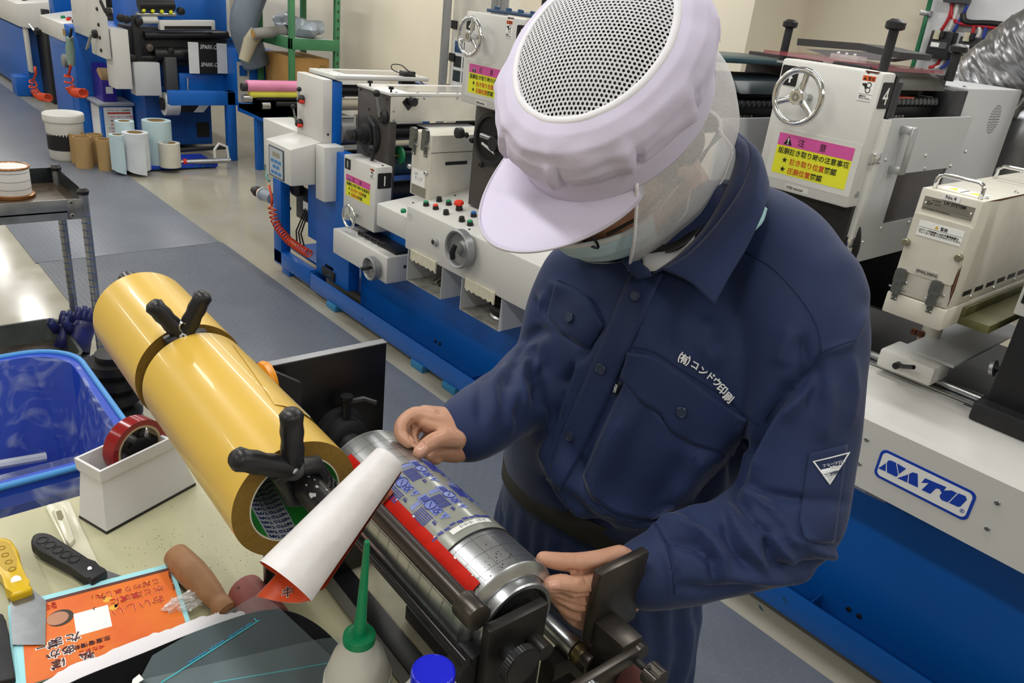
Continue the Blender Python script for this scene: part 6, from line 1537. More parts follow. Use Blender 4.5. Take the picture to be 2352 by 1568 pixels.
g.bm.faces.new(vs[0][::-1]); g.bm.faces.new(vs[-1])
part('dispenser_body', g, DWM, td, 20)
tc_ = b0 + ex * .083 + ey * (DW / 2) + V(0, 0, .098)
TRR = .046
rt2 = part('red_tape', G().lathe([(TRR - .009, -.012), (TRR, -.012), (TRR, .012), (TRR - .009, .012), (TRR - .009, -.012)], tc_, ey, 64, cap=False), mat('dark_red_tape', '#8e1a1c', .16, vary=.05), td, 30)
part('tape_core', G().lathe([(TRR - .0125, -.012), (TRR - .009, -.0122), (TRR - .009, .0122), (TRR - .0125, .012), (TRR - .0125, -.012)], tc_, ey, 64, cap=False), mat('card_core', '#c9b48e', .7), td, 30)
hb = part('tape_hub', G().lathe([(.008, -.013), (.018, -.013), (.018, .013), (.008, .013)], tc_, ey, 24), BLACK, td)
for k in range(5):
    a = k * 2 * math.pi / 5; d = ex * math.cos(a) + V(0, 0, 1) * math.sin(a)
    part('hub_spoke', G().obox(tc_ + d * .016 - ey * .01 - d.cross(ey) * .005, d * .017, ey * .02, d.cross(ey) * .01, .001), BLACK, hb)
part('cutter', G().obox(b0 + ex * DL * .78 + ey * .012 + V(0, 0, .088), ex * .03, ey * .04, V(0, 0, .004), .001), BLACK, td)
part('cutter_teeth', G().obox(b0 + ex * (DL * .78 + .03) + ey * .012 + V(0, 0, .088), ex * .002, ey * .04, V(0, 0, .012), 0), STEEL, td)

# cream plastic scraper under the black one
CREAMP = mat('cream_plastic', '#d9d5bd', .22, vary=.03)
ws = thing('plastic_squeegee', 'cream plastic squeegee with an oval hole lying behind the black scraper', 'squeegee', Tp(150, 1220))
part('blade_sheet', slab([(105, 1165), (110, 1158), (150, 1149), (160, 1152), (232, 1305), (190, 1330)], 0, .003, .0008), CREAMP, ws)
part('grip_ridge', slab([(118, 1170), (146, 1162), (172, 1235), (160, 1250), (150, 1238)], .003, .008, .003), CREAMP, ws)
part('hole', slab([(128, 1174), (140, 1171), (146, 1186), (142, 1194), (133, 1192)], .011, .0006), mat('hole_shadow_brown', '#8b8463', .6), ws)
# black putty knife
bk = thing('putty_knife', 'black handled putty knife with its blade under the orange labels', 'putty knife', Tp(160, 1270))
hp_ = [(70, 1238), (74, 1228), (86, 1221), (104, 1221), (120, 1226), (200, 1277), (213, 1292), (240, 1301), (248, 1308), (207, 1331), (203, 1322), (160, 1300), (90, 1264), (71, 1250)]
h = part('handle', slab(hp_, .006, .016, .004), BLACKM, bk, 50)
part('grip_recess', slab([(82, 1234), (92, 1229), (104, 1229), (186, 1275), (180, 1287), (168, 1290), (86, 1248)], .022, .0004), BLACK, h)
for k in range(5): x, y = 97 + k * 18, 1240 + k * 10.8; part('grip_dimple', G().ring(Tp(x, y, .0226), (0, 0, 1), .007, .0009, 20, 6), BLACKM, h)
part('rivet', G().cyl(Tp(206, 1305, .022), Tp(206, 1305, .0232), .0028, n=12), STEEL, h)
part('blade', slab([(210, 1331), (248, 1310), (310, 1334), (290, 1395), (240, 1380)], .0, .0012), mat('blade_steel', '#8c8f92', .3, .9, vary=.06, vscale=60), bk)
# yellow putty knife
yk = thing('putty_knife', 'yellow handled putty knife at the left edge of the photograph', 'putty knife', Tp(20, 1290))
YP = mat('yellow_plastic', '#d9b312', .3, vary=.06, vscale=20)
h = part('handle', slab([(-40, 1245), (-10, 1234), (10, 1232), (26, 1238), (42, 1262), (50, 1300), (52, 1326), (62, 1338), (73, 1342), (74, 1351), (22, 1368), (20, 1346), (4, 1322), (-14, 1300), (-40, 1270)], .006, .018, .004), YP, yk, 50)
part('grip_recess', slab([(-20, 1248), (8, 1240), (24, 1248), (38, 1280), (38, 1302), (28, 1313), (10, 1308), (-16, 1280)], .024, .0005), mat('deep_yellow', '#bd990a', .35), h)
for k in range(4): part('grip_dimple', G().ring(Tp(4 + k * 8, 1258 + k * 16, .0246), (0, 0, 1), .004, .0007, 16, 6), mat('dark_yellow', '#8f7508', .4), h)
part('rivet', G().cyl(Tp(37, 1332, .023), Tp(37, 1332, .0252), .006, n=16), STEEL, h)
part('blade', slab([(23, 1369), (74, 1351), (106, 1380), (104, 1480), (28, 1480)], .012, .0012), MATS['blade_steel'], yk)
# dark handle at the left edge
dk = thing('utility_knife', 'black flat knife handle lying at the lower left edge of the table', 'knife', Tp(10, 1480))
part('handle', slab([(-60, 1400), (6, 1408), (14, 1425), (34, 1550), (32, 1556), (-50, 1575)], .002, .014, .003), BLACKM, dk, 50)
part('blade', slab([(10, 1553), (22, 1556), (50, 1680), (-10, 1680)], .004, .002), mat('tan_sheath', '#a8753f', .5), dk)
# wooden handle
wh = thing('wooden_handle_brayer', 'turned wooden handle lying beside the maroon roller', 'roller handle', Tp(450, 1330))
w0, w1 = Tp(402, 1272, .020), Tp(512, 1392, .016)
wd = (w1 - w0); WL = wd.length; wd.normalize()
part('handle', G().lathe([(.006, -.001), (.014, -.0005), (.0178, .003), (.0192, .02), (.0205, .05), (.0195, .075), (.0165, .1), (.0135, .118), (.0135, .125), (.0165, .133), (.0175, .14), (.0165, .148), (.011, .152)], w0, wd, 36), mat('beech_wood', '#a97c53', .5, vary=.12, vscale=30, stretch=(1, 1, 1), col2='#8f6440', bump=.1, bscale=120), wh)
part('end_ring', G().ring(w0 - wd * .0012, wd, .006, .0006, 20, 6), mat('wood_dark', '#7d5230', .6), wh)
part('tang', G().cyl(w0 + wd * .15, w0 + wd * .2, .004, n=10), STEEL, wh)
# maroon roller
mr0, mr1 = Tp(560, 1352, .024), Tp(618, 1420, .022)
mdir = (mr1 - mr0).normalized()
mr_ = thing('rubber_brayer', 'maroon rubber roller in front of the curled label sheet', 'roller', Tp(580, 1390))
part('roller', G().lathe([(.018, 0), (.0235, .002), (.0245, .006), (.0245, .075), (.0235, .078), (.01, .079)], mr0, mdir, 40), mat('maroon_rubber', '#96504a', .5, vary=.06, vscale=20), mr_)
part('ink_mark', G().sphere(mr0 + mdir * .02 + V(-.006, -.012, .02), .004, 10, (1, 1.4, .3)), mat('ink_mark', '#6b403c', .6), mr_)
part('axle', G().cyl(mr0 - mdir * .012, mr0 + mdir * .09, .004, n=10), STEEL, mr_)
# crumpled clear wrap
gw = G(); bmesh.ops.create_icosphere(gw.bm, subdivisions=4, radius=.016)
cpx = Tp(428, 1382, .012)
for v in gw.bm.verts: k = noise.noise(v.co * 160) * .45 + noise.noise(v.co * 420) * .25; v.co = V(v.co.x * (1 + k) * .8, v.co.y * (1 + k) * 1.7, v.co.z * (1 + k) * .6) + cpx
single('crumpled_wrap', gw, mat('clear_wrap', '#e9e9e6', .08, alpha=.38, vary=.0), 'crumpled scrap of clear wrap beside the orange labels', 'plastic scrap', ang=None)

# orange egg labels on pale blue liner
lo = Tp(395, 1300, .004); lx = (Tp(30, 1415, .004) - lo); LWd = lx.length; lx.normalize()
lx.rotate(Quaternion((0, 0, 1), math.radians(-5))); ly = V(0, 0, 1).cross(lx)
for k, (dx_, dy_, lab) in enumerate(((-.004, -.003, 'pale blue liner label underneath the top orange label'), (0, 0, 'top orange label with red lettering and a round portrait on the table'))):
    zz = .006 + k * .003
    fl_ = Fr(lo + V(0, 0, zz - .004) + lx * (-dx_) + ly * dy_, lx, ly); LH = .15
    ls = thing('label_card', lab, 'label', fl_.p(LWd / 2, LH / 2), 'orange labels stacked on the table')
    part('liner', fl_.rect(0, 0, LWd, LH, 0, .0012), mat('liner_cyan', '#9fdbe2', .5, vary=.02), ls)
    fc_ = part('label_face', fl_.rrect(.006, .010, LWd - .010, LH, .0012, .0018, .005), mat('label_orange', '#e07a22', .42, vary=.12, vscale=14, col2='#d65a20'), ls)
    if k == 0: continue
    part('brown_border', fl_.rrect(.006, .010, LWd - .010, .0155, .0018, .0021, .0026), mat('label_brown', '#5a2f2c', .5), fc_)
    RED2 = mat('label_red_print', '#c02c1c', .5)
    BRN = mat('label_dark_print', '#4b1f26', .5)
    RIMY = mat('label_pale_rim', '#f2b45c', .5)
    for s_, u_, v_, sz_ in (('こだわりました。', .021, .028, .0115), ('水と環境に', .019, .044, .0135), ('おいしい', .021, .064, .0165)):
        text(s_, fl_, u_, v_, sz_, RIMY, fc_, .0021, bold=.0008); text(s_, fl_, u_, v_, sz_, RED2, fc_, .0026, bold=.0002)
    text('※写真はイメージです。', fl_, .0085, .019, .004, BRN, fc_, .0022, rot=math.pi / 2)
    text('私が大切に\n育てました。', fl_, LWd - .05, .026, .0068, MATS['label_red_print'], fc_, .0022)
    # portrait: dark hair, face, pale shirt
    cx_, cy_ = LWd - .052, .052
    part('portrait_shirt', fl_.poly([(cx_ + .018, cy_ - .004), (cx_ + .044, cy_ - .016), (cx_ + .046, cy_ + .028), (cx_ + .02, cy_ + .016)], .0018, .0021), mat('print_pale', '#d9d6e4', .5), fc_)
    part('portrait_hair', fl_.poly([(cx_ + .015 * math.cos(a), cy_ + .015 * math.sin(a)) for a in [i * math.pi / 10 for i in range(20)]], .0018, .0022), mat('print_hair', '#3a2a26', .5), fc_)
    part('portrait_face', fl_.poly([(cx_ + .003 + .0125 * math.cos(a), cy_ + .012 * math.sin(a)) for a in [i * math.pi / 10 for i in range(20)]], .0022, .0024), mat('print_skin', '#b98468', .5), fc_)
    part('code_panel', fl_.rect(.088, .052, .128, .094, .0018, .0021), WPRINT, fc_)
    for s_, u_, v_, sz_ in (('たま', LWd - .072, .088, .018), ('ゴー', LWd - .046, .092, .012), ('あか', LWd - .064, .108, .016), ('ぼ', LWd - .052, .126, .016), ('私', LWd - .082, .128, .016)):
        text(s_, fl_, u_, v_, sz_, WPRINT, fc_, .0021, bold=.0013); text(s_, fl_, u_, v_, sz_, BRN, fc_, .0028, bold=.0002)
    text('生産者情報', fl_, .092, .110, .0085, BRN, fc_, .0022); text('◀たまご', fl_, .100, .122, .0075, RED2, fc_, .0022)
    for a_, b_ in ((.087, .042), (.082, .06)):
        k_ = part('chick_mark', fl_.poly([(a_ + .0055 * math.cos(q), b_ + .005 * math.sin(q)) for q in [i * math.pi / 8 for i in range(16)]], .0018, .0021), mat('chick_yellow', '#eab23c', .5), fc_)
    text('♪', fl_, .088, .034, .01, BRN, fc_, .0022); text('♫', fl_, .075, .055, .01, BRN, fc_, .0022); text('♪', fl_, .102, .05, .009, BRN, fc_, .0022)
# black shallow tray with clear film
trz = .085
tp_ = [(150, 1572), (330, 1498), (450, 1449), (550, 1414), (610, 1400), (660, 1402), (700, 1416), (745, 1446), (800, 1500), (850, 1550), (900, 1610), (860, 1760), (450, 1950), (40, 1800), (60, 1640)]
tr = thing('black_tray', 'shallow black tray with a rounded rim in the lower foreground', 'tray', PZ(560, 1568, TZ))
def tray_pt(p, z, k=1.0):
    c = PZ(560, 1600, TZ + trz); q = PZ(*p, TZ + trz); r = c + (q - c) * k; return V(r.x, r.y, TZ + z)
g = G(); N = len(tp_)
def catmull(P, m=5):
    out = []; n = len(P)
    for i in range(n):
        p0, p1, p2, p3 = P[i - 1], P[i], P[(i + 1) % n], P[(i + 2) % n]
        for k in range(m):
            t = k / m; out.append(tuple(.5 * ((2 * p1[d]) + (-p0[d] + p2[d]) * t + (2 * p0[d] - 5 * p1[d] + 4 * p2[d] - p3[d]) * t * t + (-p0[d] + 3 * p1[d] - 3 * p2[d] + p3[d]) * t ** 3) for d in range(len(p1))))
    return out
rimp = catmull(tp_)
rows = [(0.0, .80), (.0, .9), (.06, .955), (trz - .004, .985), (trz, .99), (trz, .998), (trz - .004, 1.0), (trz - .03, .99), (.005, .93), (.004, .4)]
g.grid(lambda i, j: tray_pt(rimp[int(round(i * len(rimp))) % len(rimp)], rows[::-1][int(round(j * (len(rows) - 1)))][0], rows[::-1][int(round(j * (len(rows) - 1)))][1]), len(rimp), len(rows), cu=True)
g.bm.faces.new([g.bm.verts.new(tray_pt(p, 0.004, .4)) for p in rimp])
part('tray_shell', g, mat('black_tray_plastic', '#232427', .32, vary=.08, vscale=9), tr, 50)
part('tray_liner', G().prism([tray_pt(p, .02, .9) for p in rimp], (0, 0, .002)), mat('tray_film_dark', '#2b3338', .25, vary=.1, vscale=12), tr, None)
# torn paper under the tray
tq = [(95, 1568), (160, 1530), (240, 1500), (330, 1462), (392, 1444), (450, 1420), (490, 1410), (500, 1406), (508, 1412), (560, 1402), (600, 1398), (600, 1430), (480, 1500), (330, 1568), (200, 1640)]
tq2 = []
for (x, y), (x2, y2) in zip(tq, tq[1:]):
    for k in range(5): tq2.append((x + (x2 - x) * k / 5 + random.uniform(-2.5, 2.5), y + (y2 - y) * k / 5 + random.uniform(-2.5, 2.5)))
single('torn_paper', G().prism([PZ(x, y, TZ + .03) for x, y in tq2], (0, 0, -.0012)), mat('torn_white_paper', '#e9e6ea', .7, vary=.02), 'torn white paper between the orange labels and the black tray', 'paper', ang=None)
# clear films with pale blue edge marks lying on the tray
FILM = mat('clear_film', '#a8bcc2', .08, alpha=.12, vary=.0)
CY = mat('film_cyan_edge', '#4fb6c0', .2, vary=.03)
zf = TZ + trz + .004
films = [([(596, 1362), (640, 1394), (860, 1600), (560, 1700), (300, 1600), (350, 1505)], [((370, 1568), (596, 1424))], 'clear film sheet lying highest on the black tray with a long blue mark'),
         ([(740, 1466), (848, 1458), (870, 1500), (880, 1640), (500, 1700), (330, 1560)], [((490, 1568), (812, 1513))], 'clear film sheet lying lower on the black tray near the bottle')]
for k, (P, marks, lab) in enumerate(films):
    z = zf + .002 * (1 - k)
    t = thing('film_sheet', lab, 'film sheet', PZ(560, 1560, z), 'clear films on the black tray')
    part('film', G().prism([PZ(x, y, z) for x, y in P], (0, 0, .0004)), FILM, t, None)
    for (a, b) in marks:
        A_, B_ = PZ(*a, z + .0006), PZ(*b, z + .0006); d = (B_ - A_).normalized(); nn = V(0, 0, 1).cross(d)
        part('edge_mark', G().obox(A_ - nn * .0008, (B_ - A_), nn * .0016, V(0, 0, .0005)), CY, t)
        part('edge_mark', G().obox(B_ - d * .004, nn * .007 + d * .001, d * .0014, V(0, 0, .0005)), CY, t)
        if k == 0:
            for s0, s1 in ((.27, .45), (.48, .63), (.68, .84), (.86, .93)):
                q0, q1 = A_.lerp(B_, s0) + nn * .003, A_.lerp(B_, s1) + nn * .003
                part('film_code', G().tube([q0.lerp(q1, i / 12) + nn * .0008 * math.sin(i * 2.5) for i in range(13)], .0011, 6), mat('film_blue', '#3f8fb8', .2), t)
# thin label slip in tray
sl = [(305, 1560), (320, 1548), (330, 1560), (300, 1580)]
single('white_slip', G().prism([PZ(x, y, zf + .008) for x, y in sl], (0, 0, .0004)), WPRINT, 'small white paper slip at the bottom edge on the tray', 'paper slip', ang=None)
# squeeze bottle with a green spout
GRC = mat('green_cap', '#0d8a58', .32, vary=.03)
bp = PD(825, 1470, .765); bx_, by_ = bp.x, bp.y
zcap = PD(823, 1470, .765).z
tip = PX(843, 1243, bx_ + .004)
sb_ = thing('squeeze_bottle', 'white squeeze bottle with a long green spout beside the jig', 'bottle', (bx_, by_, TZ))
part('bottle_body', G().lathe([(.03, 0), (.0335, .004), (.034, .02), (.034, zcap - TZ - .06), (.032, zcap - TZ - .04), (.025, zcap - TZ - .018), (.017, zcap - TZ - .006), (.016, zcap - TZ)], (bx_, by_, TZ), (0, 0, 1), 40), mat('milky_plastic', '#d9d9cf', .4, vary=.02, alpha=.9), sb_)
for k in range(7): part('body_ring', G().ring((bx_, by_, TZ + zcap - TZ - .045 - k * .006), (0, 0, 1), .0325 + min(k, 2) * .0006, .0012, 40, 6), MATS['milky_plastic'], sb_)
part('cap', G().lathe([(.0155, -.014), (.0158, .004), (.0155, .008), (.0125, .0095), (.0085, .0095), (.0082, .0105)], (bx_, by_, zcap), (0, 0, 1), 40), GRC, sb_)
part('spout', G().tube([(bx_, by_, zcap + .008), (bx_ * .7 + tip.x * .3, by_ * .7 + tip.y * .3, zcap + .035), tip], [.0068, .0052, .0026], 24), GRC, sb_, 60)
# blue capped bottle
bc = PD(995, 1545, .655)
bb = thing('blue_cap_bottle', 'bottle with a bright blue round cap at the bottom edge', 'bottle', (bc.x, bc.y, TZ))
part('bottle_body', G().lathe([(.026, 0), (.028, .004), (.028, bc.z - TZ - .03), (.018, bc.z - TZ - .012), (.016, bc.z - TZ - .004)], (bc.x, bc.y, TZ), (0, 0, 1), 36), mat('white_bottle', '#e4e4e0', .4), bb)
part('cap', G().lathe([(.0185, -.02), (.0187, .0), (.0182, .0025), (.017, .0035), (.0165, .0028), (.001, .0026)], (bc.x, bc.y, bc.z), (0, 0, 1), 48), mat('bright_blue_cap', '#1420d8', .25, vary=.02), bb)
# ================================================================== the worker
from mathutils.bvhtree import BVHTree
NAVY = mat('navy_twill', '#182b56', .72, vary=.05, vscale=8, col2='#14254b', bump=.25, bscale=900, sheen=.12)
NAVYD = mat('navy_trouser_twill', '#172a52', .75, vary=.06, vscale=8, bump=.25, bscale=900, sheen=.1)
SKIN = mat('skin', '#c79a80', .5, vary=.05, vscale=25, col2='#bb8a70', bump=.12, bscale=350)
SKIN.node_tree.nodes['Principled BSDF'].inputs['Subsurface Weight'].default_value = .12
SKIN.node_tree.nodes['Principled BSDF'].inputs['Subsurface Radius'].default_value = (.012, .005, .003)
NAIL = mat('fingernail', '#d8a490', .28, vary=.03)
CAPM = mat('cap_cotton', '#d9d3ea', .8, vary=.015, vscale=5, bump=.15, bscale=700)
CAPW = mat('cap_trim_white', '#ecebf0', .75, vary=.01)

def grid_np(me):
    n = len(me.vertices); a = np.empty(n * 3); me.vertices.foreach_get('co', a); return a.reshape(-1, 3)
def set_np(me, a): me.vertices.foreach_set('co', np.ascontiguousarray(a).ravel()); me.update()
def normals_np(me):
    n = len(me.vertices); a = np.empty(n * 3); me.vertex_normals.foreach_get('vector', a); return a.reshape(-1, 3)
def edges_np(me):
    e = np.empty(len(me.edges) * 2, dtype=np.int64); me.edges.foreach_get('vertices', e); return e.reshape(-1, 2)
def lap(me, it, lam=.5, mask=None):
    a = grid_np(me); e = edges_np(me); n = len(a)
    deg = np.bincount(e.ravel(), minlength=n)[:, None].astype(float); deg[deg == 0] = 1
    for _ in range(it):
        s = np.stack([np.bincount(e[:, 0], a[e[:, 1], k], n) + np.bincount(e[:, 1], a[e[:, 0], k], n) for k in range(3)], 1)
        d = (s / deg - a) * lam
        a = a + (d if mask is None else d * mask[:, None])
    set_np(me, a)
def union(gs, voxel, name):
    """several closed shapes -> one continuous skin"""
    bm = bmesh.new()
    for g in gs:
        me = g.mesh('tmp'); bm.from_mesh(me); bpy.data.meshes.remove(me)
    me = bpy.data.meshes.new(name); bm.to_mesh(me); bm.free()
    o = bpy.data.objects.new('tmp_union', me); COL.objects.link(o)
    md = o.modifiers.new('r', 'REMESH'); md.mode = 'VOXEL'; md.voxel_size = voxel; md.adaptivity = 0
    dg = bpy.context.evaluated_depsgraph_get()
    out = bpy.data.meshes.new_from_object(o.evaluated_get(dg)); out.name = name
    bpy.data.objects.remove(o); bpy.data.meshes.remove(me)
    return out
def limb(pts, n=20, m=6, flat=1.0, up=None):
    """tapered closed tube through (x, y, z, r); rounded ends"""
    S = spline(pts, m); g = G()
    c = [V(*s[:3]) for s in S]; r = [float(s[3]) for s in S]
    d0 = (c[0] - c[1]).normalized(); d1 = (c[-1] - c[-2]).normalized()
    C = [c[0] + d0 * r[0] * .85, c[0] + d0 * r[0] * .5] + c + [c[-1] + d1 * r[-1] * .5, c[-1] + d1 * r[-1] * .85]
    R = [r[0] * .4, r[0] * .85] + r + [r[-1] * .85, r[-1] * .4]
    return g.tube(C, R, n, flat=flat, up=up)
def pd(x, y, d, r): p = PD(x, y, d); return (p.x, p.y, p.z, r)

# ---------------------------------------------------------------- key points
FD = V(.20, -.98, 0).normalized(); SD = V(.98, .20, 0).normalized()       # chest direction, toward his left
ARM_L = [pd(1785, 640, .985, .070), pd(1836, 735, .962, .077), pd(1846, 880, .95, .071), pd(1838, 1040, .945, .066), pd(1808, 1178, .94, .066), pd(1715, 1240, .925, .060), pd(1600, 1282, .91, .051), pd(1478, 1318, .895, .044)]
ARM_R = [pd(1345, 640, 1.12, .066), pd(1306, 715, 1.16, .066), pd(1278, 825, 1.19, .064), pd(1220, 885, 1.14, .060), pd(1145, 938, 1.07, .052), pd(1070, 988, 1.0, .046)]
TORSO = [  # centre, half width, half depth, lean rows bottom -> top
    ((-.640, .835, .93), .168, .118), ((-.640, .835, 1.00), .168, .118), ((-.632, .832, 1.06), .178, .130), ((-.620, .835, 1.14), .186, .138),
    ((-.610, .845, 1.22), .190, .136), ((-.602, .855, 1.30), .188, .128), ((-.598, .868, 1.36), .172, .112), ((-.596, .885, 1.41), .135, .092), ((-.598, .897, 1.45), .085, .072)]
def torso_shape(rows, k=1.0, n=40):
    S = spline([(*c, w, d) for c, w, d in rows], 4); g = G(); R = []
    for s in S:
        c = V(*s[:3]); ring = []
        for i in range(n):
            a = 2 * math.pi * i / n; ca, sa = math.cos(a), math.sin(a)
            q = 2.4; rr = (abs(ca) ** q + abs(sa) ** q) ** (-1 / q)
            ring.append(g.bm.verts.new(c + SD * ca * rr * s[3] * k + FD * sa * rr * s[4] * k))
        R.append(ring)
    for A_, B_ in zip(R, R[1:]):
        for i in range(n): g.bm.faces.new((A_[i], A_[(i + 1) % n], B_[(i + 1) % n], B_[i]))
    g.bm.faces.new(R[0][::-1]); g.bm.faces.new(R[-1])
    return g

person = thing('person', 'person in navy work clothes, lavender white cap and face mask handling a steel cylinder', 'person', (-.64, .86, 0))

# ---------------------------------------------------------------- head frame
_h, _p, _r = math.radians(-10.04), math.radians(45.0), math.radians(19.2)
hh = V(math.sin(_h), -math.cos(_h), 0)
HF = (hh * math.cos(_p) - V(0, 0, 1) * math.sin(_p)).normalized()
_u = (hh * math.sin(_p) + V(0, 0, 1) * math.cos(_p)).normalized(); _l = _u.cross(HF).normalized()
HU = (_u * math.cos(_r) + _l * math.sin(_r)).normalized(); HL = (_l * math.cos(_r) - _u * math.sin(_r)).normalized()   # crown, his left
HC = PD(1415.3, 264, .915) - HU * .018
def H(f, l, u): return HC + HF * f + HL * l + HU * u
HK = 1.08
def Hs(f, l, u): return H(f * HK + .016, l * HK, u * HK - .046)
def head_shapes():
    g = G(); n = 32; prof = [(-.135, .02, .02, .035), (-.122, .045, .04, .03), (-.10, .06, .055, .022), (-.07, .074, .064, .014), (-.03, .086, .070, .004), (.01, .094, .075, -.002), (.05, .095, .077, -.006), (.085, .080, .066, -.008), (.108, .045, .038, -.008), (.116, .01, .01, -.008)]
    g.lathe([(0, 0), (0, 0)], HC, HU, 3) if False else None
    R = [[g.bm.verts.new(Hs(cf + math.cos(2*math.pi*i/n) * a * (1.0), math.sin(2*math.pi*i/n) * b, u)) for i in range(n)] for u, a, b, cf in prof]
    for A_, B_ in zip(R, R[1:]):
        for i in range(n): g.bm.faces.new((A_[i], A_[(i + 1) % n], B_[(i + 1) % n], B_[i]))
    g.bm.faces.new(R[0][::-1]); g.bm.faces.new(R[-1])
    out = [g]
    out.append(limb([(*Hs(.088, 0, .01), .009), (*Hs(.105, 0, -.02), .011), (*Hs(.108, 0, -.035), .012)], 10, 3))     # nose
    out.append(limb([(*Hs(.085, -.03, .012), .011), (*Hs(.091, 0, .014), .010), (*Hs(.085, .03, .012), .011)], 10, 3))   # brow
    out.append(limb([(*Hs(.086, -.02, -.066), .008), (*Hs(.094, 0, -.067), .009), (*Hs(.086, .02, -.066), .008)], 10, 3))  # lips
    for s in (-1, 1):
        out.append(limb([(*Hs(-.012, s * .076, .018), .008), (*Hs(-.022, s * .084, .004), .010), (*Hs(-.014, s * .081, -.018), .009), (*Hs(-.004, s * .075, -.03), .006)], 10, 3))   # ears
        out.append(limb([(*Hs(.06, s * .04, -.04), .02), (*Hs(.045, s * .05, -.03), .02)], 10, 3))                                 # cheeks
    NB = V(-.598, .897, 1.40)
    out.append(limb([(*Hs(-.03, 0, -.02), .062), (*Hs(-.035, 0, -.075), .060), (*((Hs(-.035, 0, -.075) + NB) / 2), .060), (*NB, .066)], 24, 5))   # neck
    return out

def stroke_field(px, pts, wd):
    """distance in photo pixels from each vertex to a polyline, as a soft profile"""
    best = np.full(len(px), 1e9); tt = np.zeros(len(px)); L = 0; tot = sum(math.hypot(b[0]-a[0], b[1]-a[1]) for a, b in zip(pts, pts[1:]))
    for a, b in zip(pts, pts[1:]):
        A_ = np.array(a); d = np.array(b) - A_; l2 = (d ** 2).sum(); t = np.clip(((px - A_) * d).sum(1) / l2, 0, 1)
        q = A_ + d * t[:, None]; ds = np.sqrt(((px - q) ** 2).sum(1)); m = ds < best
        best = np.where(m, ds, best); tt = np.where(m, (L + t * math.sqrt(l2)) / tot, tt); L += math.sqrt(l2)
    taper = np.clip(np.minimum(tt, 1 - tt) * 5, 0, 1) ** .7
    return np.exp(-(best / wd) ** 1.45) * (.25 + .75 * taper)
def sculpt(me, strokes, k=1.0):
    a = grid_np(me); nr = normals_np(me); px = proj(a)[:, :2]
    vis = ((_C - a) * nr).sum(1) / np.linalg.norm(_C - a, axis=1); vis = np.clip(vis * 3 + .4, 0, 1)
    d = np.zeros(len(a))
    for pts, wd, amp in strokes: d += stroke_field(px, pts, wd) * amp * k
    set_np(me, a + nr * (d * vis)[:, None])
# ---------------------------------------------------------------- hands: palm, four fingers and a thumb each
def finger(pts, r0=.0085, r1=.0068):
    k = len(pts); return limb([(*p, r0 + (r1 - r0) * i / (k - 1)) for i, p in enumerate(pts)], 12, 4)
def pj(x, y, a): 
    """photo point on the plane a metres along the jig axis from the cylinder end"""
    d = Vector(_ray(x, y)); o = Vector(_C); t = ((JC - o).dot(JE) + a) / d.dot(JE); return o + d * t
HAND_R = []   # his right hand, at the far end of the cylinder
def hr(x, y, d): return PD(x, y, d)
HAND_R += [limb([pd(1098, 988, 1.01, .029), pd(1060, 985, 1.0, .029), pd(1020, 975, .985, .029), pd(985, 962, .975, .022)], 20, 5, flat=.72, up=tuple(V(0, 0, 1)))]
HAND_R += [limb([pd(1072, 1008, 1.0, .022), pd(1045, 1018, .99, .025), pd(1005, 1026, .98, .018)], 18, 5)]
HAND_R += [finger([hr(992, 955, .97), hr(952, 952, .963), hr(924, 974, .953), hr(922, 1000, .945), hr(940, 1017, .938)], .0108, .0076)]      # index
HAND_R += [finger([hr(998, 975, .985), hr(965, 975, .98), hr(948, 992, .97), hr(950, 1014, .96), hr(964, 1030, .952)], .0104, .0074)]     # middle
HAND_R += [finger([hr(1008, 1000, .992), hr(982, 1010, .985), hr(972, 1030, .975), hr(984, 1046, .968)], .0098, .0072)]      # ring
HAND_R += [finger([hr(1022, 1030, .992), hr(1000, 1040, .985), hr(992, 1052, .978), hr(1004, 1056, .974)], .009, .0066)]                  # little
HAND_R += [finger([hr(1052, 1008, .968), hr(1022, 1006, .952), hr(996, 1012, .940), hr(974, 1028, .932), hr(962, 1040, .929)], .0128, .0082)]   # thumb
HAND_L = []   # his left hand, at the near end
HAND_L += [limb([pd(1462, 1315, .90, .031), pd(1425, 1318, .885, .031), pd(1390, 1322, .87, .029), pd(1362, 1322, .86, .022)], 20, 5, flat=.8)]
HAND_L += [limb([pd(1440, 1350, .90, .028), pd(1402, 1362, .885, .027), pd(1370, 1368, .875, .022)], 18, 5)]
HAND_L += [finger([hr(1425, 1278, .875), hr(1375, 1288, .853), hr(1330, 1292, .835), hr(1296, 1290, .822), hr(1266, 1286, .812), hr(1246, 1282, .808)], .0135, .0078)]       # thumb
HAND_L += [finger([hr(1382, 1340, .848), hr(1350, 1344, .83), hr(1322, 1348, .815), hr(1294, 1340, .803), hr(1272, 1341, .797), hr(1260, 1343, .795)], .0125, .0086)]      # index
HAND_L += [finger([hr(1385, 1375, .86), hr(1348, 1382, .842), hr(1310, 1380, .83), hr(1288, 1366, .823), hr(1272, 1356, .82)], .0112, .0078)]        # middle
HAND_L += [finger([hr(1385, 1398, .868), hr(1345, 1408, .855), hr(1312, 1402, .845), hr(1290, 1384, .84), hr(1276, 1370, .84)], .0105, .0075)]           # ring
HAND_L += [finger([hr(1390, 1418, .88), hr(1352, 1430, .87), hr(1325, 1424, .862), hr(1304, 1406, .858), hr(1292, 1392, .858)], .0095, .0068)]         # little
def shrink(P, k, k0=0): return [(p[0], p[1], p[2], p[3] * k) for p in P]
body_me = union([torso_shape(TORSO, .86)] + head_shapes() + [limb(shrink(ARM_L, .5)), limb(shrink(ARM_R, .5))] + HAND_R + HAND_L, .0023, 'body')
lap(body_me, 2, .5)
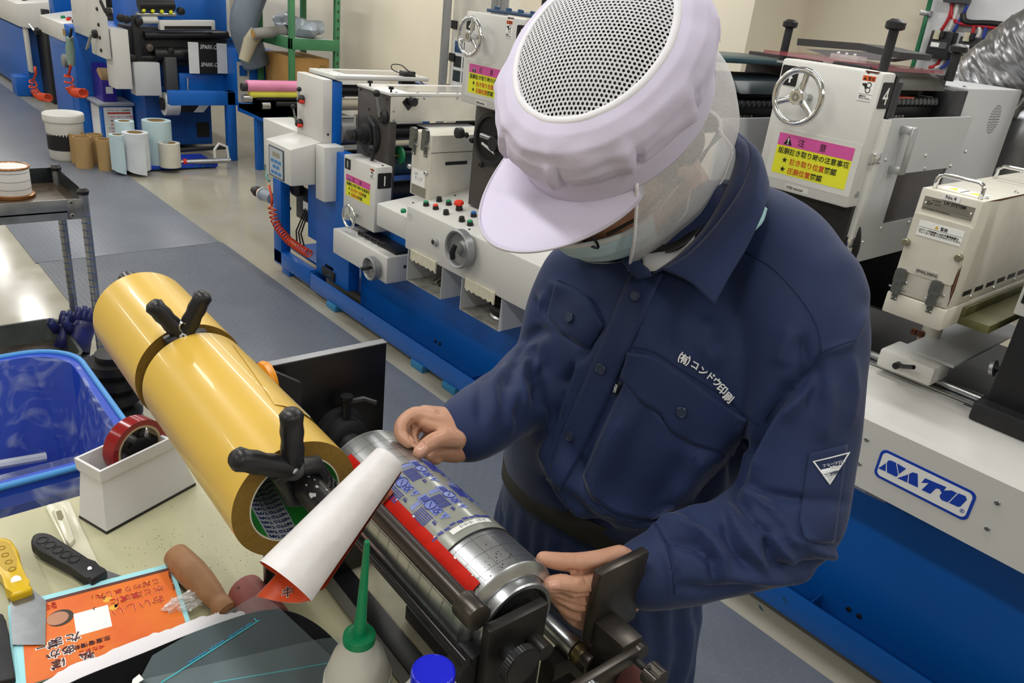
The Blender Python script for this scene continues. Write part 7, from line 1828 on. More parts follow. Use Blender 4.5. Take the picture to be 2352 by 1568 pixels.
sculpt(body_me, [
    ([(1262, 1356), (1290, 1362), (1330, 1368), (1372, 1362)], 3.6, -.0042), ([(1270, 1372), (1300, 1386), (1345, 1396), (1375, 1390)], 3.6, -.004), ([(1286, 1390), (1316, 1410), (1350, 1418), (1380, 1412)], 3.4, -.0035),
    ([(1300, 1312), (1340, 1316), (1385, 1308), (1400, 1300)], 5, -.005), ([(1296, 1322), (1300, 1352)], 2.2, -.0011), ([(1290, 1324), (1293, 1352)], 2.0, -.0010), ([(1322, 1276), (1326, 1304)], 2.2, -.0011), ([(1330, 1276), (1334, 1304)], 2.0, -.0009), ([(1322, 1336), (1340, 1330)], 9, .0022), ([(1312, 1376), (1325, 1372)], 7, .0015),
    ([(950, 962), (940, 980), (944, 1004), (956, 1022)], 3.4, -.004), ([(968, 984), (962, 1000), (970, 1022)], 3.2, -.0035), ([(1016, 992), (992, 996), (974, 1010), (962, 1028)], 3.6, -.0045), ([(1030, 985), (1050, 1002), (1062, 1022)], 3, -.0014), ([(1040, 982), (1060, 1000), (1072, 1020)], 3, -.0012), ([(994, 1002), (1000, 1020)], 2.2, -.0010), ([(988, 1006), (993, 1023)], 2.2, -.0009),
    ([(960, 950), (985, 954), (1020, 962)], 5, .0016), ([(975, 962), (1000, 968), (1030, 972)], 4, -.0012), ([(1000, 1040), (1030, 1034), (1065, 1024)], 3, -.0012), ([(926, 976), (934, 968)], 2, -.0009)])
body = link('body', body_me, SKIN, person, 180)
def nail(x, y, d, d2, w, ln, name='fingernail'):
    p = PD(x, y, d); q = PD(*d2, d); ax_ = (q - p).normalized(); vw = (Vector(_C) - p).normalized(); sd = ax_.cross(vw).normalized()
    part(name, G().sphere((0, 0, 0), 1, 14), NAIL, body) if False else None
    g = G(); g.grid(lambda i, j: p + ax_ * (i - .5) * ln + sd * (j - .5) * w + vw * (-.0012 * (2 * (j - .5)) ** 2 - .0006 * (2 * (i - .5)) ** 2), 7, 7)
    part(name, g, NAIL, body, 180)
_bw = WT[body.name]
BODYBVH = BVHTree.FromPolygons([Vector(v) for v in grid_np(body_me) + np.array(_bw)], [tuple(p.vertices) for p in body_me.polygons])
def nail(cx, cy, tx, ty, w, ln):
    """nail laid on the fingertip: centre and tip direction in the photo"""
    d = math.hypot(tx - cx, ty - cy); ux, uy = (tx - cx) / d, (ty - cy) / d; vx, vy = -uy, ux; g = G()
    def f(i, j):
        a, b = (i - .5) * ln, (j - .5) * w * (1 - .25 * (2 * (i - .5)) ** 2)
        r = BODYBVH.ray_cast(Vector(_C), Vector(_ray(cx + ux * a + vx * b, cy + uy * a + vy * b)).normalized())
        return (r[0] + r[1] * .0005) if r[0] is not None else PD(cx + ux * a + vx * b, cy + uy * a + vy * b, .95)
    g.grid(f, 8, 8); part('fingernail', g, NAIL, body, 180)
nail(967, 1031, 950, 1045, 22, 28)
nail(1273, 1343, 1250, 1347, 22, 24)

# ---------------------------------------------------------------- jacket
jk = union([torso_shape(TORSO), limb(ARM_L, 28), limb(ARM_R, 24),
            limb([pd(1500, 560, 1.06, .05), pd(1640, 520, 1.03, .062), pd(1760, 570, 1.0, .07), pd(1850, 690, .965, .076)], 24),
            limb([pd(1500, 560, 1.06, .05), pd(1420, 580, 1.09, .055), pd(1345, 650, 1.12, .064)], 24)], .0045, 'jacket')
lap(jk, 26, .5)
def C6(*p): return [(1150 + x / 1.8444, 550 + y / 1.8444) for x, y in p]
FOLDS = [
    # arm / chest junction and armpit
    (C6((1330, 560), (1200, 650), (1110, 770), (1040, 890), (1000, 1010), (985, 1090)), 15, -.012), (C6((1290, 640), (1180, 760), (1120, 900), (1080, 1040)), 20, .010),
    (C6((1060, 880), (960, 960), (880, 1060), (820, 1120)), 16, -.010), (C6((700, 880), (860, 930), (980, 930)), 18, .004),
    # elbow creases
    (C6((990, 1080), (1050, 1160), (1130, 1240), (1150, 1370)), 9, -.012), (C6((1010, 1060), (1120, 1130), (1250, 1270), (1440, 1345)), 10, .011),
    (C6((1020, 1130), (1100, 1200), (1200, 1330), (1260, 1390)), 9, .007), (C6((1070, 1060), (1200, 1090), (1330, 1110), (1470, 1110)), 9, -.006),
    (C6((1060, 1090), (1200, 1220), (1290, 1290), (1440, 1300)), 8, -.008), (C6((1150, 1370), (1220, 1400), (1330, 1380), (1440, 1350)), 10, -.009),
    (C6((960, 1110), (990, 1200), (1040, 1290), (1130, 1400)), 11, .008), (C6((960, 1170), (960, 1250), (1000, 1330), (1060, 1400)), 9, -.007),
    # forearm
    (C6((650, 1210), (780, 1210), (880, 1260), (930, 1340), (945, 1440)), 10, .008), (C6((700, 1260), (820, 1290), (900, 1360), (910, 1450)), 9, -.008),
    (C6((640, 1200), (690, 1290), (720, 1400), (730, 1500)), 7, .004), (C6((660, 1195), (720, 1300), (745, 1400), (750, 1500)), 6, -.004),
    (C6((480, 1190), (600, 1200), (760, 1170), (900, 1120)), 12, .006), (C6((940, 1420), (1080, 1440), (1250, 1430), (1400, 1380)), 14, .006), (C6((760, 1470), (900, 1490), (1100, 1470)), 10, -.005),
    # shoulder and upper sleeve
    (C6((1360, 480), (1480, 440), (1540, 300)), 8, .004), (C6((1350, 500), (1350, 620), (1300, 720)), 14, -.005), (C6((1380, 560), (1390, 700), (1360, 860)), 18, .006), (C6((1480, 480), (1500, 640), (1480, 800)), 14, .004),
    (C6((1250, 380), (1200, 470), (1180, 540)), 20, .005), (C6((1270, 400), (1290, 520), (1270, 600)), 14, -.006),
    # chest
    (C6((560, 160), (620, 300), (600, 430), (540, 520)), 22, .005), (C6((740, 250), (700, 380), (720, 480)), 24, -.004), (C6((900, 330), (860, 450), (930, 540)), 26, .005),
    (C6((500, 500), (470, 650), (380, 850), (350, 1000)), 14, -.006), (C6((560, 700), (470, 860), (420, 1020), (470, 1150)), 20, .009), (C6((620, 720), (560, 900), (520, 1060)), 12, -.005),
    (C6((800, 820), (740, 1000), (640, 1120)), 18, -.005), (C6((860, 900), (800, 1030), (720, 1110)), 16, .006),
    # belly blouse over the belt
    (C6((180, 880), (230, 960), (290, 1090), (390, 1200)), 16, .010), (C6((190, 1010), (240, 1080), (330, 1180), (480, 1230)), 10, -.010), (C6((230, 900), (300, 1010), (420, 1120), (600, 1180)), 18, .008), (C6((260, 820), (330, 940), (370, 1040)), 10, -.005),
    (C6((160, 700), (200, 800), (190, 920)), 10, .006), (C6((300, 560), (240, 720), (180, 850)), 10, -.006), (C6((340, 480), (300, 620), (250, 760)), 10, .005),
    # right chest pocket area and right shoulder
    (C6((330, 520), (380, 430), (430, 360)), 8, -.008), (C6((250, 620), (320, 520)), 8, -.006), (C6((200, 180), (300, 220), (400, 300)), 12, .004), (C6((230, 330), (300, 420), (360, 460)), 8, -.004), (C6((190, 220), (170, 300), (210, 400)), 10, .006),
    # right sleeve
    (C6((205, 395), (150, 380), (90, 420), (60, 500)), 9, -.007), (C6((180, 430), (110, 480), (80, 600), (100, 720)), 11, .007), (C6((140, 470), (60, 520), (20, 640)), 10, -.006), (C6((190, 520), (140, 600), (150, 700)), 9, -.006), (C6((200, 420), (170, 520), (130, 640)), 10, .006),
    (C6((30, 520), (-40, 620), (-30, 760)), 11, .005), (C6((-10, 500), (-90, 620), (-80, 780)), 9, -.005), (C6((130, 230), (150, 330), (210, 400)), 9, -.006), (C6((60, 640), (20, 740), (40, 820)), 10, .005),
]
sculpt(jk, FOLDS, 1.7)
# fine random puckering
a = grid_np(jk); nr = normals_np(jk)
dd = np.array([noise.noise(Vector(p) * 9.0) * .0035 + noise.noise(Vector((p[0] * 26, p[1] * 26, p[2] * 14))) * .0016 for p in a])
set_np(jk, a + nr * dd[:, None]); lap(jk, 1, .4)
jacket = link('jacket', jk, NAVY, person, 180)
jw = WT[jacket.name]
_vb = [Vector(v) for v in grid_np(jk) + np.array(jw)]
JBVH = BVHTree.FromPolygons(_vb, [tuple(p.vertices) for p in jk.polygons])
def hit(x, y, bvh=None):
    d = Vector(_ray(x, y)).normalized(); r = (bvh or JBVH).ray_cast(Vector(_C), d)
    return (r[0], r[1]) if r[0] is not None else (None, None)
def on(x, y, off=.0, bvh=None):
    for dx, dy in ((0, 0), (3, 0), (-3, 0), (0, 3), (0, -3), (-8, 0), (8, 0), (0, 8), (-16, 0), (0, -12), (-25, 0)):
        p, nn = hit(x + dx, y + dy, bvh)
        if p is not None:
            if dx or dy: p = PD(x, y, float(proj(p)[2]))
            return p + nn * off
    return PD(x, y, 1.0)
def resample(P, n):
    L = [0]
    for a_, b_ in zip(P, P[1:]): L.append(L[-1] + math.hypot(b_[0] - a_[0], b_[1] - a_[1]))
    out = []
    for k in range(n):
        s = L[-1] * k / (n - 1); i = max(j for j in range(len(P)) if L[j] <= s + 1e-9); i = min(i, len(P) - 2); t = (s - L[i]) / max(1e-9, L[i + 1] - L[i])
        out.append((P[i][0] + (P[i + 1][0] - P[i][0]) * t, P[i][1] + (P[i + 1][1] - P[i][1]) * t))
    return out
def patch(name, top, bot, off, m, parent, nu=24, nv=12, th=.0016, bvh=None, smooth=2):
    """cloth panel between two photo polylines, laid on the garment below it"""
    A_, B_ = resample(top, nu), resample(bot, nu); P = np.zeros((nu, nv, 3)); Nn = np.zeros((nu, nv, 3))
    for i in range(nu):
        for j in range(nv):
            t = j / (nv - 1); x, y = A_[i][0] * (1 - t) + B_[i][0] * t, A_[i][1] * (1 - t) + B_[i][1] * t
            P[i, j] = on(x, y, off, bvh)
    for _ in range(smooth):
        Q = P.copy(); Q[1:-1] = (P[:-2] + P[2:] + 2 * P[1:-1]) / 4; P = Q.copy(); Q[:, 1:-1] = (P[:, :-2] + P[:, 2:] + 2 * P[:, 1:-1]) / 4; P = Q
    g = G(); g.grid(lambda i, j: tuple(P[int(round(i * (nu - 1))), int(round(j * (nv - 1)))]), nu, nv)
    o = part(name, g, m, parent, 180)
    md = o.modifiers.new('thick', 'SOLIDIFY'); md.thickness = th; md.offset = 0
    return o
def seam(name, pts, r, m, parent, n=40, off=.0012, bvh=None):
    P = resample([(float(p[0]), float(p[1])) for p in spline(pts, 6)], n); return part(name, G().tube([on(x, y, off, bvh) for x, y in P], r, 6), m, parent, 180)
NAVYS = mat('navy_stitch', '#16264d', .8, vary=.03)
# front placket with snap buttons
pa = C6((560, 130), (480, 310), (410, 480), (330, 660), (230, 900), (195, 1010)); pb_ = C6((690, 150), (630, 270), (560, 440), (470, 640), (345, 900), (250, 1060))
plk = patch('placket', pa, pb_, .002, NAVY, jacket, 40, 7, .0022)
for xy in ((577, 240), (428, 547), (298, 829)):
    x, y = C6(xy)[0]; p, nn = hit(x, y)
    if p is None: continue
    b = part('snap_button', G().lathe([(.0072, -.001), (.0078, .0015), (.0074, .0036), (.0062, .0042), (.0056, .0036), (.001, .0036)], p + nn * .0015, nn, 24), mat('snap_navy', '#39435c', .3, .4, vary=.03), plk)
# chest yoke seam, pocket flaps
FLAP = patch('pocket_flap', C6((545, 480), (650, 490), (760, 560), (870, 640), (960, 710), (1052, 762)), C6((518, 580), (600, 690), (680, 730), (720, 810), (830, 870), (988, 912)), .0035, NAVY, jacket, 36, 12, .0028)
for xy, ow in (((767, 724), FLAP),):
    x, y = C6(xy)[0]; p, nn = hit(x, y); part('snap_button', G().lathe([(.007, -.001), (.0075, .0015), (.007, .0036), (.006, .0042), (.0054, .0036), (.001, .0036)], p + nn * .004, nn, 24), MATS['snap_navy'], ow)
PK = patch('chest_pocket', C6((530, 600), (640, 700), (720, 800), (830, 860), (980, 915)), C6((350, 1000), (380, 1090), (480, 1160), (640, 1190), (800, 1110)), .0018, NAVY, jacket, 30, 22, .0016)
FLAPR = patch('pocket_flap', C6((235, 185), (300, 200), (370, 240), (440, 365)), C6((205, 320), (260, 400), (340, 440), (370, 455)), .003, NAVY, jacket, 24, 10, .0026)
x, y = C6((303, 335))[0]; p, nn = hit(x, y)
if p is not None: part('snap_button', G().lathe([(.007, -.001), (.0075, .0015), (.007, .0036), (.006, .0042), (.0054, .0036), (.001, .0036)], p + nn * .004, nn, 24), MATS['snap_navy'], FLAPR)
for pts in (C6((545, 450), (650, 475), (760, 545), (880, 620), (980, 690), (1090, 780)), C6((240, 170), (330, 215), (400, 270), (440, 350)),
            C6((1040, 55), (1150, 120), (1270, 250), (1340, 370), (1350, 480), (1290, 560), (1180, 660), (1120, 760)), C6((1350, 480), (1430, 450), (1500, 425)),
            C6((605, 720), (560, 830), (500, 920), (420, 1110)), C6((840, 900), (780, 990), (730, 1080)), C6((350, 1000), (370, 1080), (460, 1160), (560, 1190), (660, 1190)),
            C6((650, 1200), (700, 1290), (725, 1400), (735, 1500))):
    seam('stitch_seam', pts, .0007, NAVYS, jacket)
# sleeve pocket with triangle badge
SP = patch('sleeve_pocket', C6((1305, 905), (1390, 882), (1462, 866)), C6((1265, 1190), (1285, 1278), (1345, 1283), (1408, 1276)), .0022, NAVY, jacket, 16, 24, .0016)
BW = mat('badge_white', '#e8e9ec', .6, vary=.01)
def stuck(body, px0, ux, uy, size, m, parent, name, off=.003, bold=0., space=1.):
    """lettering laid on the jacket: photo start point, pixel vectors of the text axes per unit"""
    def bend(c): return on(px0[0] + ux[0] * c.x + uy[0] * c.y, px0[1] + ux[1] * c.x + uy[1] * c.y, off + c.z)
    text(body, Fr((0, 0, 0), (1, 0, 0), (0, 1, 0)), 0, 0, size, m, parent, 0, name, bend=bend, bold=bold, space=space)
tri = C6((1318, 937), (1466, 897), (1385, 1037))
for a_, b_ in ((0, 1), (1, 2), (2, 0)):
    q = [tri[a_], tri[b_]]; cxy = (sum(t[0] for t in tri) / 3, sum(t[1] for t in tri) / 3)
    inn = [(t[0] + (cxy[0] - t[0]) * .13, t[1] + (cxy[1] - t[1]) * .13) for t in q]
    patch('badge_border', q, inn, .0045, BW, SP, 12, 3, .0006)
mid = [tri[0][0] * .62 + tri[2][0] * .38, tri[0][1] * .62 + tri[2][1] * .38], [tri[1][0] * .62 + tri[2][0] * .38, tri[1][1] * .62 + tri[2][1] * .38]
low = [tri[0][0] * .42 + tri[2][0] * .58, tri[0][1] * .42 + tri[2][1] * .58], [tri[1][0] * .42 + tri[2][0] * .58, tri[1][1] * .42 + tri[2][1] * .58]
patch('badge_panel', list(mid), list(low), .0045, BW, SP, 10, 4, .0006)
for k in range(6):
    t = .62 + k * .05; e0 = (tri[0][0] * (1 - t) + tri[2][0] * t, tri[0][1] * (1 - t) + tri[2][1] * t); e1 = (tri[1][0] * (1 - t) + tri[2][0] * t, tri[1][1] * (1 - t) + tri[2][1] * t)
    seam('badge_rule', [e0, ((e0[0] + e1[0]) / 2, (e0[1] + e1[1]) / 2), e1], .0006, BW, SP, 8, .0045)
bx = ((tri[1][0] - tri[0][0]), (tri[1][1] - tri[0][1])); bl = math.hypot(*bx); bxn = (bx[0] / bl, bx[1] / bl); byn = (bxn[1], -bxn[0])
def btxt(s, fu, fv, sz, m, off=.0052): 
    p0 = (tri[0][0] + bx[0] * fu - byn[0] * bl * fv, tri[0][1] + bx[1] * fu - byn[1] * bl * fv); stuck(s, p0, (bxn[0] * 1000, bxn[1] * 1000), (byn[0] * 1000, byn[1] * 1000), sz, m, SP, 'badge_lettering', off)
btxt('フリーツロン', .20, .23, .0085, BW); btxt('Mini', .38, .34, .0125, BW); btxt('XEBEC', .33, .49, .0105, NAVYS)
# embroidered company name
for s, (x, y), ang in (('㈲', (752, 503), 26), ('コ', (804, 524), 28), ('ン', (838, 546), 31), ('ド', (867, 567), 36), ('ウ', (893, 590), 40), ('印', (912, 618), 42), ('刷', (938, 652), 44)):
    px0 = C6((x - 2, y + 8))[0]; a_ = math.radians(ang); sc_ = 1000
    sz_ = .027 if s == '㈲' else .021 if s in 'コンドウ' else .0235
    stuck(s, px0, (math.cos(a_) * sc_, math.sin(a_) * sc_), (math.sin(a_) * sc_, -math.cos(a_) * sc_), sz_, BW, jacket, 'embroidered_name', .0042, .0006)
# small woven tag
TG = patch('woven_tag', C6((512, 600), (522, 604)), C6((486, 650), (500, 660)), .0045, BLACK, jacket, 4, 6, .001)
px0 = C6((505, 612))[0]; stuck('XEBEC', px0, (-280, 890), (890, 280), .0075, BW, TG, 'tag_lettering', .0062)
# cuffs
for pts, nm in ((C6((470, 1190), (505, 1280), (520, 1370), (600, 1560)), 'cuff_edge'),):
    pass

# ---------------------------------------------------------------- collar, undershirts
def loft(name, rows, m, parent, nu=30, th=.002, ang=180):
    """surface through rows of 3D control points"""
    R = [spline([tuple(p) for p in r], 8) for r in rows]
    R = [[r[int(round(k * (len(r) - 1) / (nu - 1)))] for k in range(nu)] for r in R]
    cols = [spline([R[j][i] for j in range(len(R))], 6) if len(R) > 2 else [R[0][i], R[0][i] * .5 + R[1][i] * .5, R[1][i]] for i in range(nu)]
    nv = len(cols[0]); g = G(); g.grid(lambda i, j: tuple(cols[int(round(i * (nu - 1)))][int(round(j * (nv - 1)))]), nu, nv)
    o = part(name, g, m, parent, ang)
    if th: md = o.modifiers.new('thick', 'SOLIDIFY'); md.thickness = th; md.offset = 0
    return o
NAVYC = NAVY
c_in = [PD(1500, 628, .965), PD(1560, 585, .965), PD(1620, 520, .965), PD(1670, 430, .975), PD(1690, 345, 1.0), PD(1650, 300, 1.05)]
c_top = [PD(1522, 618, .955), PD(1585, 580, .95), PD(1655, 505, .948), PD(1712, 415, .955), PD(1722, 338, .985), PD(1668, 290, 1.05)]
c_out = [PD(1640, 700, .905), PD(1672, 640, .905), PD(1722, 555, .91), PD(1757, 470, .925), PD(1758, 400, .97), PD(1690, 330, 1.06)]
loft('collar_stand', [c_in, c_top], NAVY, jacket)
loft('collar_fall', [c_top, [a_.lerp(b_, .5) + V(.004, -.004, .008) for a_, b_ in zip(c_top, c_out)], c_out], NAVY, jacket, th=.003)
r_in = [PD(1498, 632, .97), PD(1480, 600, 1.0), PD(1475, 560, 1.04), PD(1500, 500, 1.08), PD(1590, 400, 1.09), PD(1650, 300, 1.06)]
r_out = [PD(1462, 640, .975), PD(1430, 600, 1.01), PD(1420, 560, 1.06), PD(1450, 500, 1.11), PD(1560, 400, 1.13), PD(1660, 310, 1.1)]
loft('collar_fall', [r_in, r_out], NAVY, jacket, th=.003)
loft('collar_lining', [[PD(1722, 540, .914), PD(1740, 515, .914), PD(1757, 475, .922)], [PD(1728, 535, .918), PD(1752, 510, .918), PD(1762, 480, .926)]], mat('pale_aqua_lining', '#a9d5dc', .7), jacket, 12, .001)
loft('inner_shirt', [[PD(1475, 585, 1.0), PD(1510, 580, .985), PD(1560, 570, .98), PD(1600, 530, .98)], [PD(1480, 625, .985), PD(1510, 620, .97), PD(1545, 605, .965), PD(1590, 560, .968)]], mat('white_undershirt', '#cfd0d4', .8), person, 16, .001)
loft('inner_collar', [[PD(1480, 560, 1.01), PD(1540, 560, .99), PD(1600, 520, .985), PD(1650, 440, .99)], [PD(1478, 588, 1.0), PD(1530, 582, .98), PD(1590, 548, .975), PD(1650, 470, .98)]], BLACKM, person, 20, .002)

# ---------------------------------------------------------------- trousers, belt, shoes
tro = [torso_shape([((-.640, .84, .80), .172, .125), ((-.640, .84, .90), .176, .128), ((-.640, .836, .98), .168, .12), ((-.640, .835, 1.03), .160, .112)])]
for s, fx, fy in ((1, .10, .02), (-1, -.12, .0)):
    hp0 = V(-.64, .84, .84) + SD * s * .088
    tro.append(limb([(*hp0, .098), (*(V(-.64, .85, .62) + SD * s * .10), .092), (*(V(-.64, .86, .42) + SD * s * .105), .08), (*(V(-.64, .87, .2) + SD * s * .11), .072), (*(V(-.64, .87, .09) + SD * s * .11), .07)], 24, 6))
tme = union(tro, .008, 'trousers'); lap(tme, 8, .5)
tp2 = grid_np(tme); tn = normals_np(tme)
ang_ = np.arctan2(tp2[:, 1] - .84, tp2[:, 0] + .64)
fold = np.sin(ang_ * 26 + 3 * np.sin(tp2[:, 2] * 14)) * .004 * np.clip((1.03 - tp2[:, 2]) * 8, 0, 1) + np.sin(ang_ * 11 + tp2[:, 2] * 6) * .006 * np.clip((1.0 - tp2[:, 2]) * 4, 0, 1)
set_np(tme, tp2 + tn * fold[:, None])
trousers = link('trousers', tme, NAVYD, person, 180)
# belt: fabric strap around the waist, with its loose end
bl_ = G(); nB = 72
def belt_pt(i, j):
    a_ = 2 * math.pi * i; q = 2.4; ca, sa = math.cos(a_), math.sin(a_); rr = (abs(ca) ** q + abs(sa) ** q) ** (-1 / q)
    return V(-.640, .835, 1.000 + .038 * j) + SD * ca * rr * (.169) + FD * sa * rr * (.121)
bl_.grid(belt_pt, nB, 3, cu=True)
bo = part('belt', bl_, mat('black_webbing', '#2b2b29', .75, vary=.06, bump=.4, bscale=500), person, 180); md = bo.modifiers.new('t', 'SOLIDIFY'); md.thickness = .004; md.offset = 1
for s in (-1, 1):
    fx_ = V(-.64, .845, 0) + SD * s * .11
    sh = part('shoe', G().hexa([fx_ + SD * -.045 + FD * .19 + V(0, 0, .006), fx_ + SD * .045 + FD * .19 + V(0, 0, .006), fx_ + SD * .04 - FD * .09 + V(0, 0, .006), fx_ - SD * .04 - FD * .09 + V(0, 0, .006), fx_ + SD * -.035 + FD * .17 + V(0, 0, .06), fx_ + SD * .035 + FD * .17 + V(0, 0, .06), fx_ + SD * .035 - FD * .08 + V(0, 0, .1), fx_ - SD * .035 - FD * .08 + V(0, 0, .1)], .02, 3), BLACKM, person, 60)

# ---------------------------------------------------------------- mask, glasses, cap and hair net
MASKB = mat('mask_pale_blue', '#c9e4ef', .8, vary=.02); MASKW = mat('mask_white', '#e9ecee', .8, vary=.02)
def msk(i, j, off=0):
    th = math.radians(-82 + 164 * i); u = -.018 - .095 * j
    bul = .012 * math.sin(math.pi * j) + .014 * math.cos(th) ** 8 * (1 - j)
    f_ = .012 + (.090 - .030 * j + bul + off) * math.cos(th); l_ = (.073 - .012 * j + off) * math.sin(th)
    return Hs(f_ + .004, l_, u + .004 * math.sin(j * 9 * math.pi) * .5)
o = part('face_mask', G().grid(lambda i, j: msk(i, j * .72), 40, 18), MASKB, person, 180); md = o.modifiers.new('t', 'SOLIDIFY'); md.thickness = .0015
part('mask_lower', G().grid(lambda i, j: msk(i, .70 + j * .34, .004 - .012 * j), 40, 8), MASKW, o, 180)
part('mask_top_band', G().grid(lambda i, j: msk(i, -.04 + j * .12, .0015), 40, 4), MASKW, o, 180)
for s in (-1, 1): part('ear_loop', G().tube([Hs(.02, s * .074, -.02), Hs(-.01, s * .082, -.0), Hs(-.025, s * .085, -.01), Hs(-.01, s * .08, -.06), Hs(.02, s * .066, -.09)], .0012, 6), MASKW, o, 180)
gl = part('glasses', G().tube([Hs(.085, .062, .006), Hs(.05, .078, .008), Hs(.0, .082, .01), Hs(-.02, .084, .0)], .0022, 8), BLACK, person, 180)
part('glasses_temple', G().tube([Hs(.085, -.062, .006), Hs(.05, -.078, .008), Hs(-.02, -.084, .0)], .0022, 8), BLACK, gl, 180)
for s in (-1, 1): part('glasses_rim', G().ring(Hs(.096, s * .033, -.004), HF, .024, .0018, 24, 6), BLACK, gl)
# hair at the nape
part('hair', G().grid(lambda i, j: Hs(-.012 - .092 * math.cos(math.radians(-104 + 208 * i)), .0815 * math.sin(math.radians(-104 + 208 * i)), .075 - .105 * j * (.6 + .4 * math.cos(math.radians(-104 + 208 * i)))), 32, 10), mat('black_hair', '#1a1716', .6, vary=.1, vscale=300), person, 180)
part('hair_crown', G().grid(lambda i, j: H(-.0 + .112 * math.cos(2 * math.pi * i) * math.cos(math.pi / 2 * j), .090 * math.sin(2 * math.pi * i) * math.cos(math.pi / 2 * j), .02 + .088 * math.sin(math.pi / 2 * j)), 36, 12, cu=True), MATS['black_hair'], person, 180)
# cap crown
cap = part('cap', G().grid(lambda i, j: (0, 0, 0), 2, 2), CAPM, person) if False else None
def cap_ring(a, u, rf, rl, cf=0., tilt=0.): 
    return H(cf + rf * math.cos(a), rl * math.sin(a), u + tilt * math.cos(a))
NA = 120
pleats = [math.radians(v) for v in (22, 62, 98, 140, 165, -20, -52, -85, -118, -150)]
rowsC = [(.018, .124, .1005, .0, .0), (.034, .1255, .102, .0, .0), (.052, .127, .1035, .0, 0.), (.057, .1275, .104, 0., .2), (.064, .130, .107, -.001, .9), (.080, .134, .111, -.002, 1.), (.098, .134, .111, -.003, 1.), (.114, .125, .105, -.003, .8), (.126, .110, .094, -.003, .5), (.133, .0935, .0805, -.003, .15)]
def cap_pt(i, j):
    a = 2 * math.pi * i; t = j * (len(rowsC) - 1); k = min(int(t), len(rowsC) - 2); f = t - k
    r0, r1 = rowsC[k], rowsC[k + 1]; u, rf, rl, cf, pu = [r0[q] + (r1[q] - r0[q]) * f for q in range(5)]
    d = 0
    for q, pa_ in enumerate(pleats):
        x = (a - pa_ + math.pi) % (2 * math.pi) - math.pi
        kk = .35 if abs(pa_) > 2.2 else 1.0
        d += kk * .0105 * math.exp(-(x / .085) ** 2) * (1 if x < .0 else .2) * pu * max(0, 1 - (u - .060) / .06) - kk * .0105 * math.exp(-((x - .05) / .030) ** 2) * pu * max(0, 1 - (u - .060) / .05)
    p3 = Vector((math.cos(a) * 3.1, math.sin(a) * 3.1, u * 34))
    d += (noise.noise(p3) * .0045 + noise.noise(p3 * 2.3) * .0012) * pu
    return H(cf + (rf + d) * math.cos(a), (rl + d) * math.sin(a), u + .012 * math.cos(a) * (-1) * (u - .02) / .13 + noise.noise(p3 * 1.3 + Vector((5, 1, 2))) * .0025 * pu)
cap = part('cap', G().grid(cap_pt, 160, 72, cu=True), CAPM, person, 180)
md = cap.modifiers.new('t', 'SOLIDIFY'); md.thickness = .0016; md.offset = 1
# band welt
part('band_seam', G().tube([cap_pt(i / 90, 2.4 / 9) for i in range(90)], .0016, 6, closed=True), CAPM, cap, 180)
part('band_hem', G().tube([cap_pt(i / 90, .02) for i in range(90)], .0018, 6, closed=True), CAPM, cap, 180)
# mesh top: real lattice of little holes
def top_pt(i, j, off=0.):
    a = 2 * math.pi * i; u, rf, rl, cf, _ = rowsC[-1]
    k = 1 - j; base = cap_pt(i, 1.0)
    c = H(cf, 0, u + .028)
    return base.lerp(c, 1 - k) + HU * (.024 * (1 - k ** 2) - .028 * (1 - k)) + HU * off
part('mesh_trim', G().tube([cap_pt(i / 90, .985) for i in range(90)], .0048, 8, closed=True, flat=.6), CAPW, cap, 180)
def mesh_top():
    co, fa = [], []; pitch = .0046; u, rf, rl, cf, _ = rowsC[-1]
    def surf(x, y):
        r = math.hypot(x / (rf * .98), y / (rl * .98)); ang = math.atan2(y / rl, x / rf) / (2 * math.pi) % 1
        return top_pt(ang, max(0, 1 - r)), r
    nx = int(rf / pitch) + 2; ny = int(rl / (pitch * .866)) + 2
    for iy in range(-ny, ny + 1):
        for ix in range(-nx, nx + 1):
            x = (ix + (.5 if iy % 2 else 0)) * pitch; y = iy * pitch * .866
            if math.hypot(x / (rf * .99), y / (rl * .99)) > 1: continue
            k0 = len(co)
            for q in range(6):                       # hexagon cell with an open hole
                a = math.pi / 6 + q * math.pi / 3
                for rr in (.5774 * pitch, .35 * pitch): co.append(tuple(surf(x + rr * math.cos(a), y + rr * math.sin(a))[0]))
            for q in range(6):
                b, c_ = k0 + 2 * q, k0 + 2 * ((q + 1) % 6); fa.append((b, c_, c_ + 1, b + 1))
    me = bpy.data.meshes.new('mesh_crown'); me.from_pydata(co, [], fa)
    o = link('mesh_crown', me, mat('cap_mesh_white', '#dcdde0', .75, vary=.01), cap, 180); o['kind'] = 'stuff'
    md = o.modifiers.new('t', 'SOLIDIFY'); md.thickness = .0007
mesh_top()
# brim
def brim(i, j, off=0):
    a = math.radians(-66 + 132 * i); s = math.sin(math.pi * i) ** .5
    rf, rl = .119 + .0875 * j * s, .097 + .026 * j * s
    f_ = rf * math.cos(a) + .004; l_ = rl * math.sin(a)
    u = .020 + .004 * j * s - .022 * (l_ / .1) ** 2 * j + off
    return H(f_, l_, u)
bm_ = part('brim', G().grid(brim, 60, 16), CAPM, cap, 180); md = bm_.modifiers.new('t', 'SOLIDIFY'); md.thickness = .003
part('brim_edge', G().tube([brim(i / 60, 1.0) for i in range(61)], .0019, 6), mat('brim_edging', '#cfcad8', .7), bm_, 180)
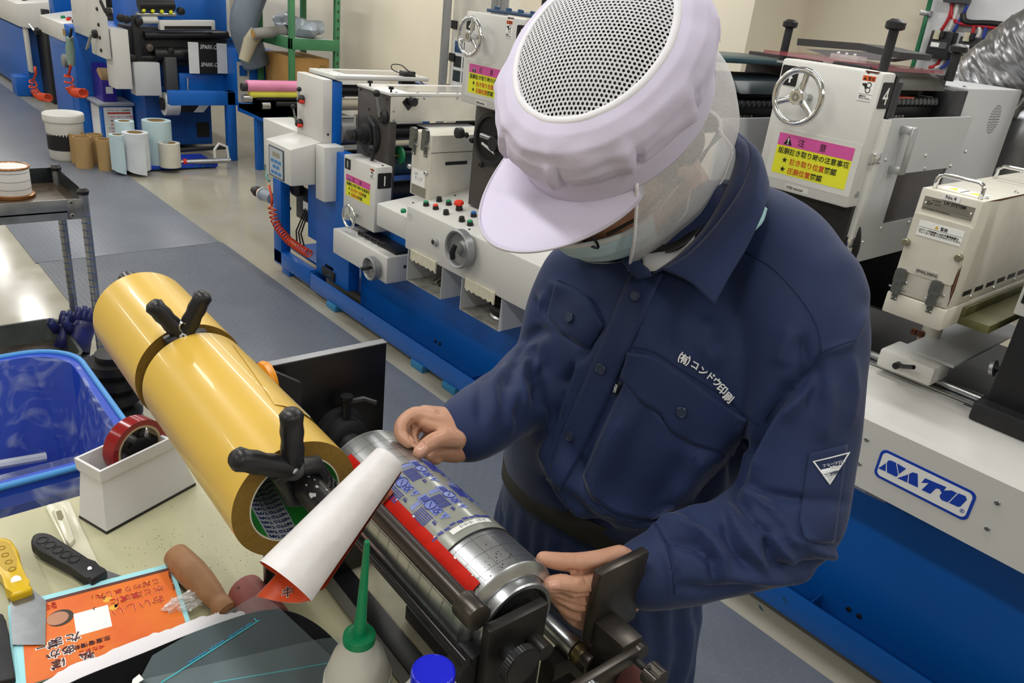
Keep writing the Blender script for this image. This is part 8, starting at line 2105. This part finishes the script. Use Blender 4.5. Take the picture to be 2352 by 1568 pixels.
# size tag at the back
_best = min(((i / 60, j / 20) for i in range(14, 40) for j in range(9, 18)), key=lambda q: (lambda w: (w[0] - 1648) ** 2 + (w[1] - 92) ** 2)(proj(np.array(cap_pt(*q)))))
tgp = cap_pt(*_best); _cr = V(*CM[0]); _cu = -V(*CM[1]); _cf = V(*CM[2])
tgk = part('size_tag', G().obox(tgp - _cr * .008 - _cf * .006, _cu * .034 - _cr * .003, _cr * .010 - _cu * .003, _cf * .0006), WPRINT, cap)
part('tag_print', G().obox(tgp - _cr * .006 + _cu * .008 - _cf * .0066, _cu * .018, _cr * .004, _cf * .0003), mat('tag_grey', '#8d8f94', .6), tgk)
# translucent hair net over the ear and neck
NET = mat('white_tulle', '#eeeef0', .8, vary=.0)
def net_alpha():
    nt = NET.node_tree; b = nt.nodes['Principled BSDF']; tc = nt.nodes.new('ShaderNodeTexCoord')
    n = nt.nodes.new('ShaderNodeTexNoise'); n.inputs['Scale'].default_value = 1400; n.inputs['Detail'].default_value = 0
    nt.links.new(tc.outputs['Object'], n.inputs['Vector'])
    mr = nt.nodes.new('ShaderNodeMapRange'); mr.inputs[1].default_value = .38; mr.inputs[2].default_value = .62; mr.inputs[3].default_value = .42; mr.inputs[4].default_value = .72
    nt.links.new(n.outputs['Fac'], mr.inputs[0]); nt.links.new(mr.outputs[0], b.inputs['Alpha'])
net_alpha()
def net(i, j):
    """i from the front edge by the left cheek round the back to the other cheek; j downwards"""
    w = math.sin(math.pi * i); k = j
    a = math.radians(62 + (298 - 62) * i); sg = 1 if i < .5 else -1
    a -= sg * math.radians(20) * (1 - w) ** 2 * k
    drop = .150 + .035 * (1 - w) ** 2 - .010 * w
    rf = .124 + (.020 * math.sin(math.pi * k) + .004) * (.4 + w); rl = .101 + .012 * math.sin(math.pi * k * .9) - .022 * k * (1 - w)
    p = H(rf * math.cos(a), rl * math.sin(a), .026 - drop * k)
    q = noise.noise(Vector((i * 14, k * 3, 0))) * .006 * k + math.sin(i * 40 + k * 2) * .0022 * k
    return p + (HL * math.sin(a) + HF * math.cos(a)) * q
nt_ = part('hair_net', G().grid(net, 120, 40), NET, person, 180)
part('net_piping', G().tube([net(0, j / 24) for j in range(25)], .0042, 8, flat=.5), CAPW, nt_, 180)
part('net_hem', G().tube([net(i / 60, 1) for i in range(61)], .0022, 6), CAPW, nt_, 180)

finish_texts()
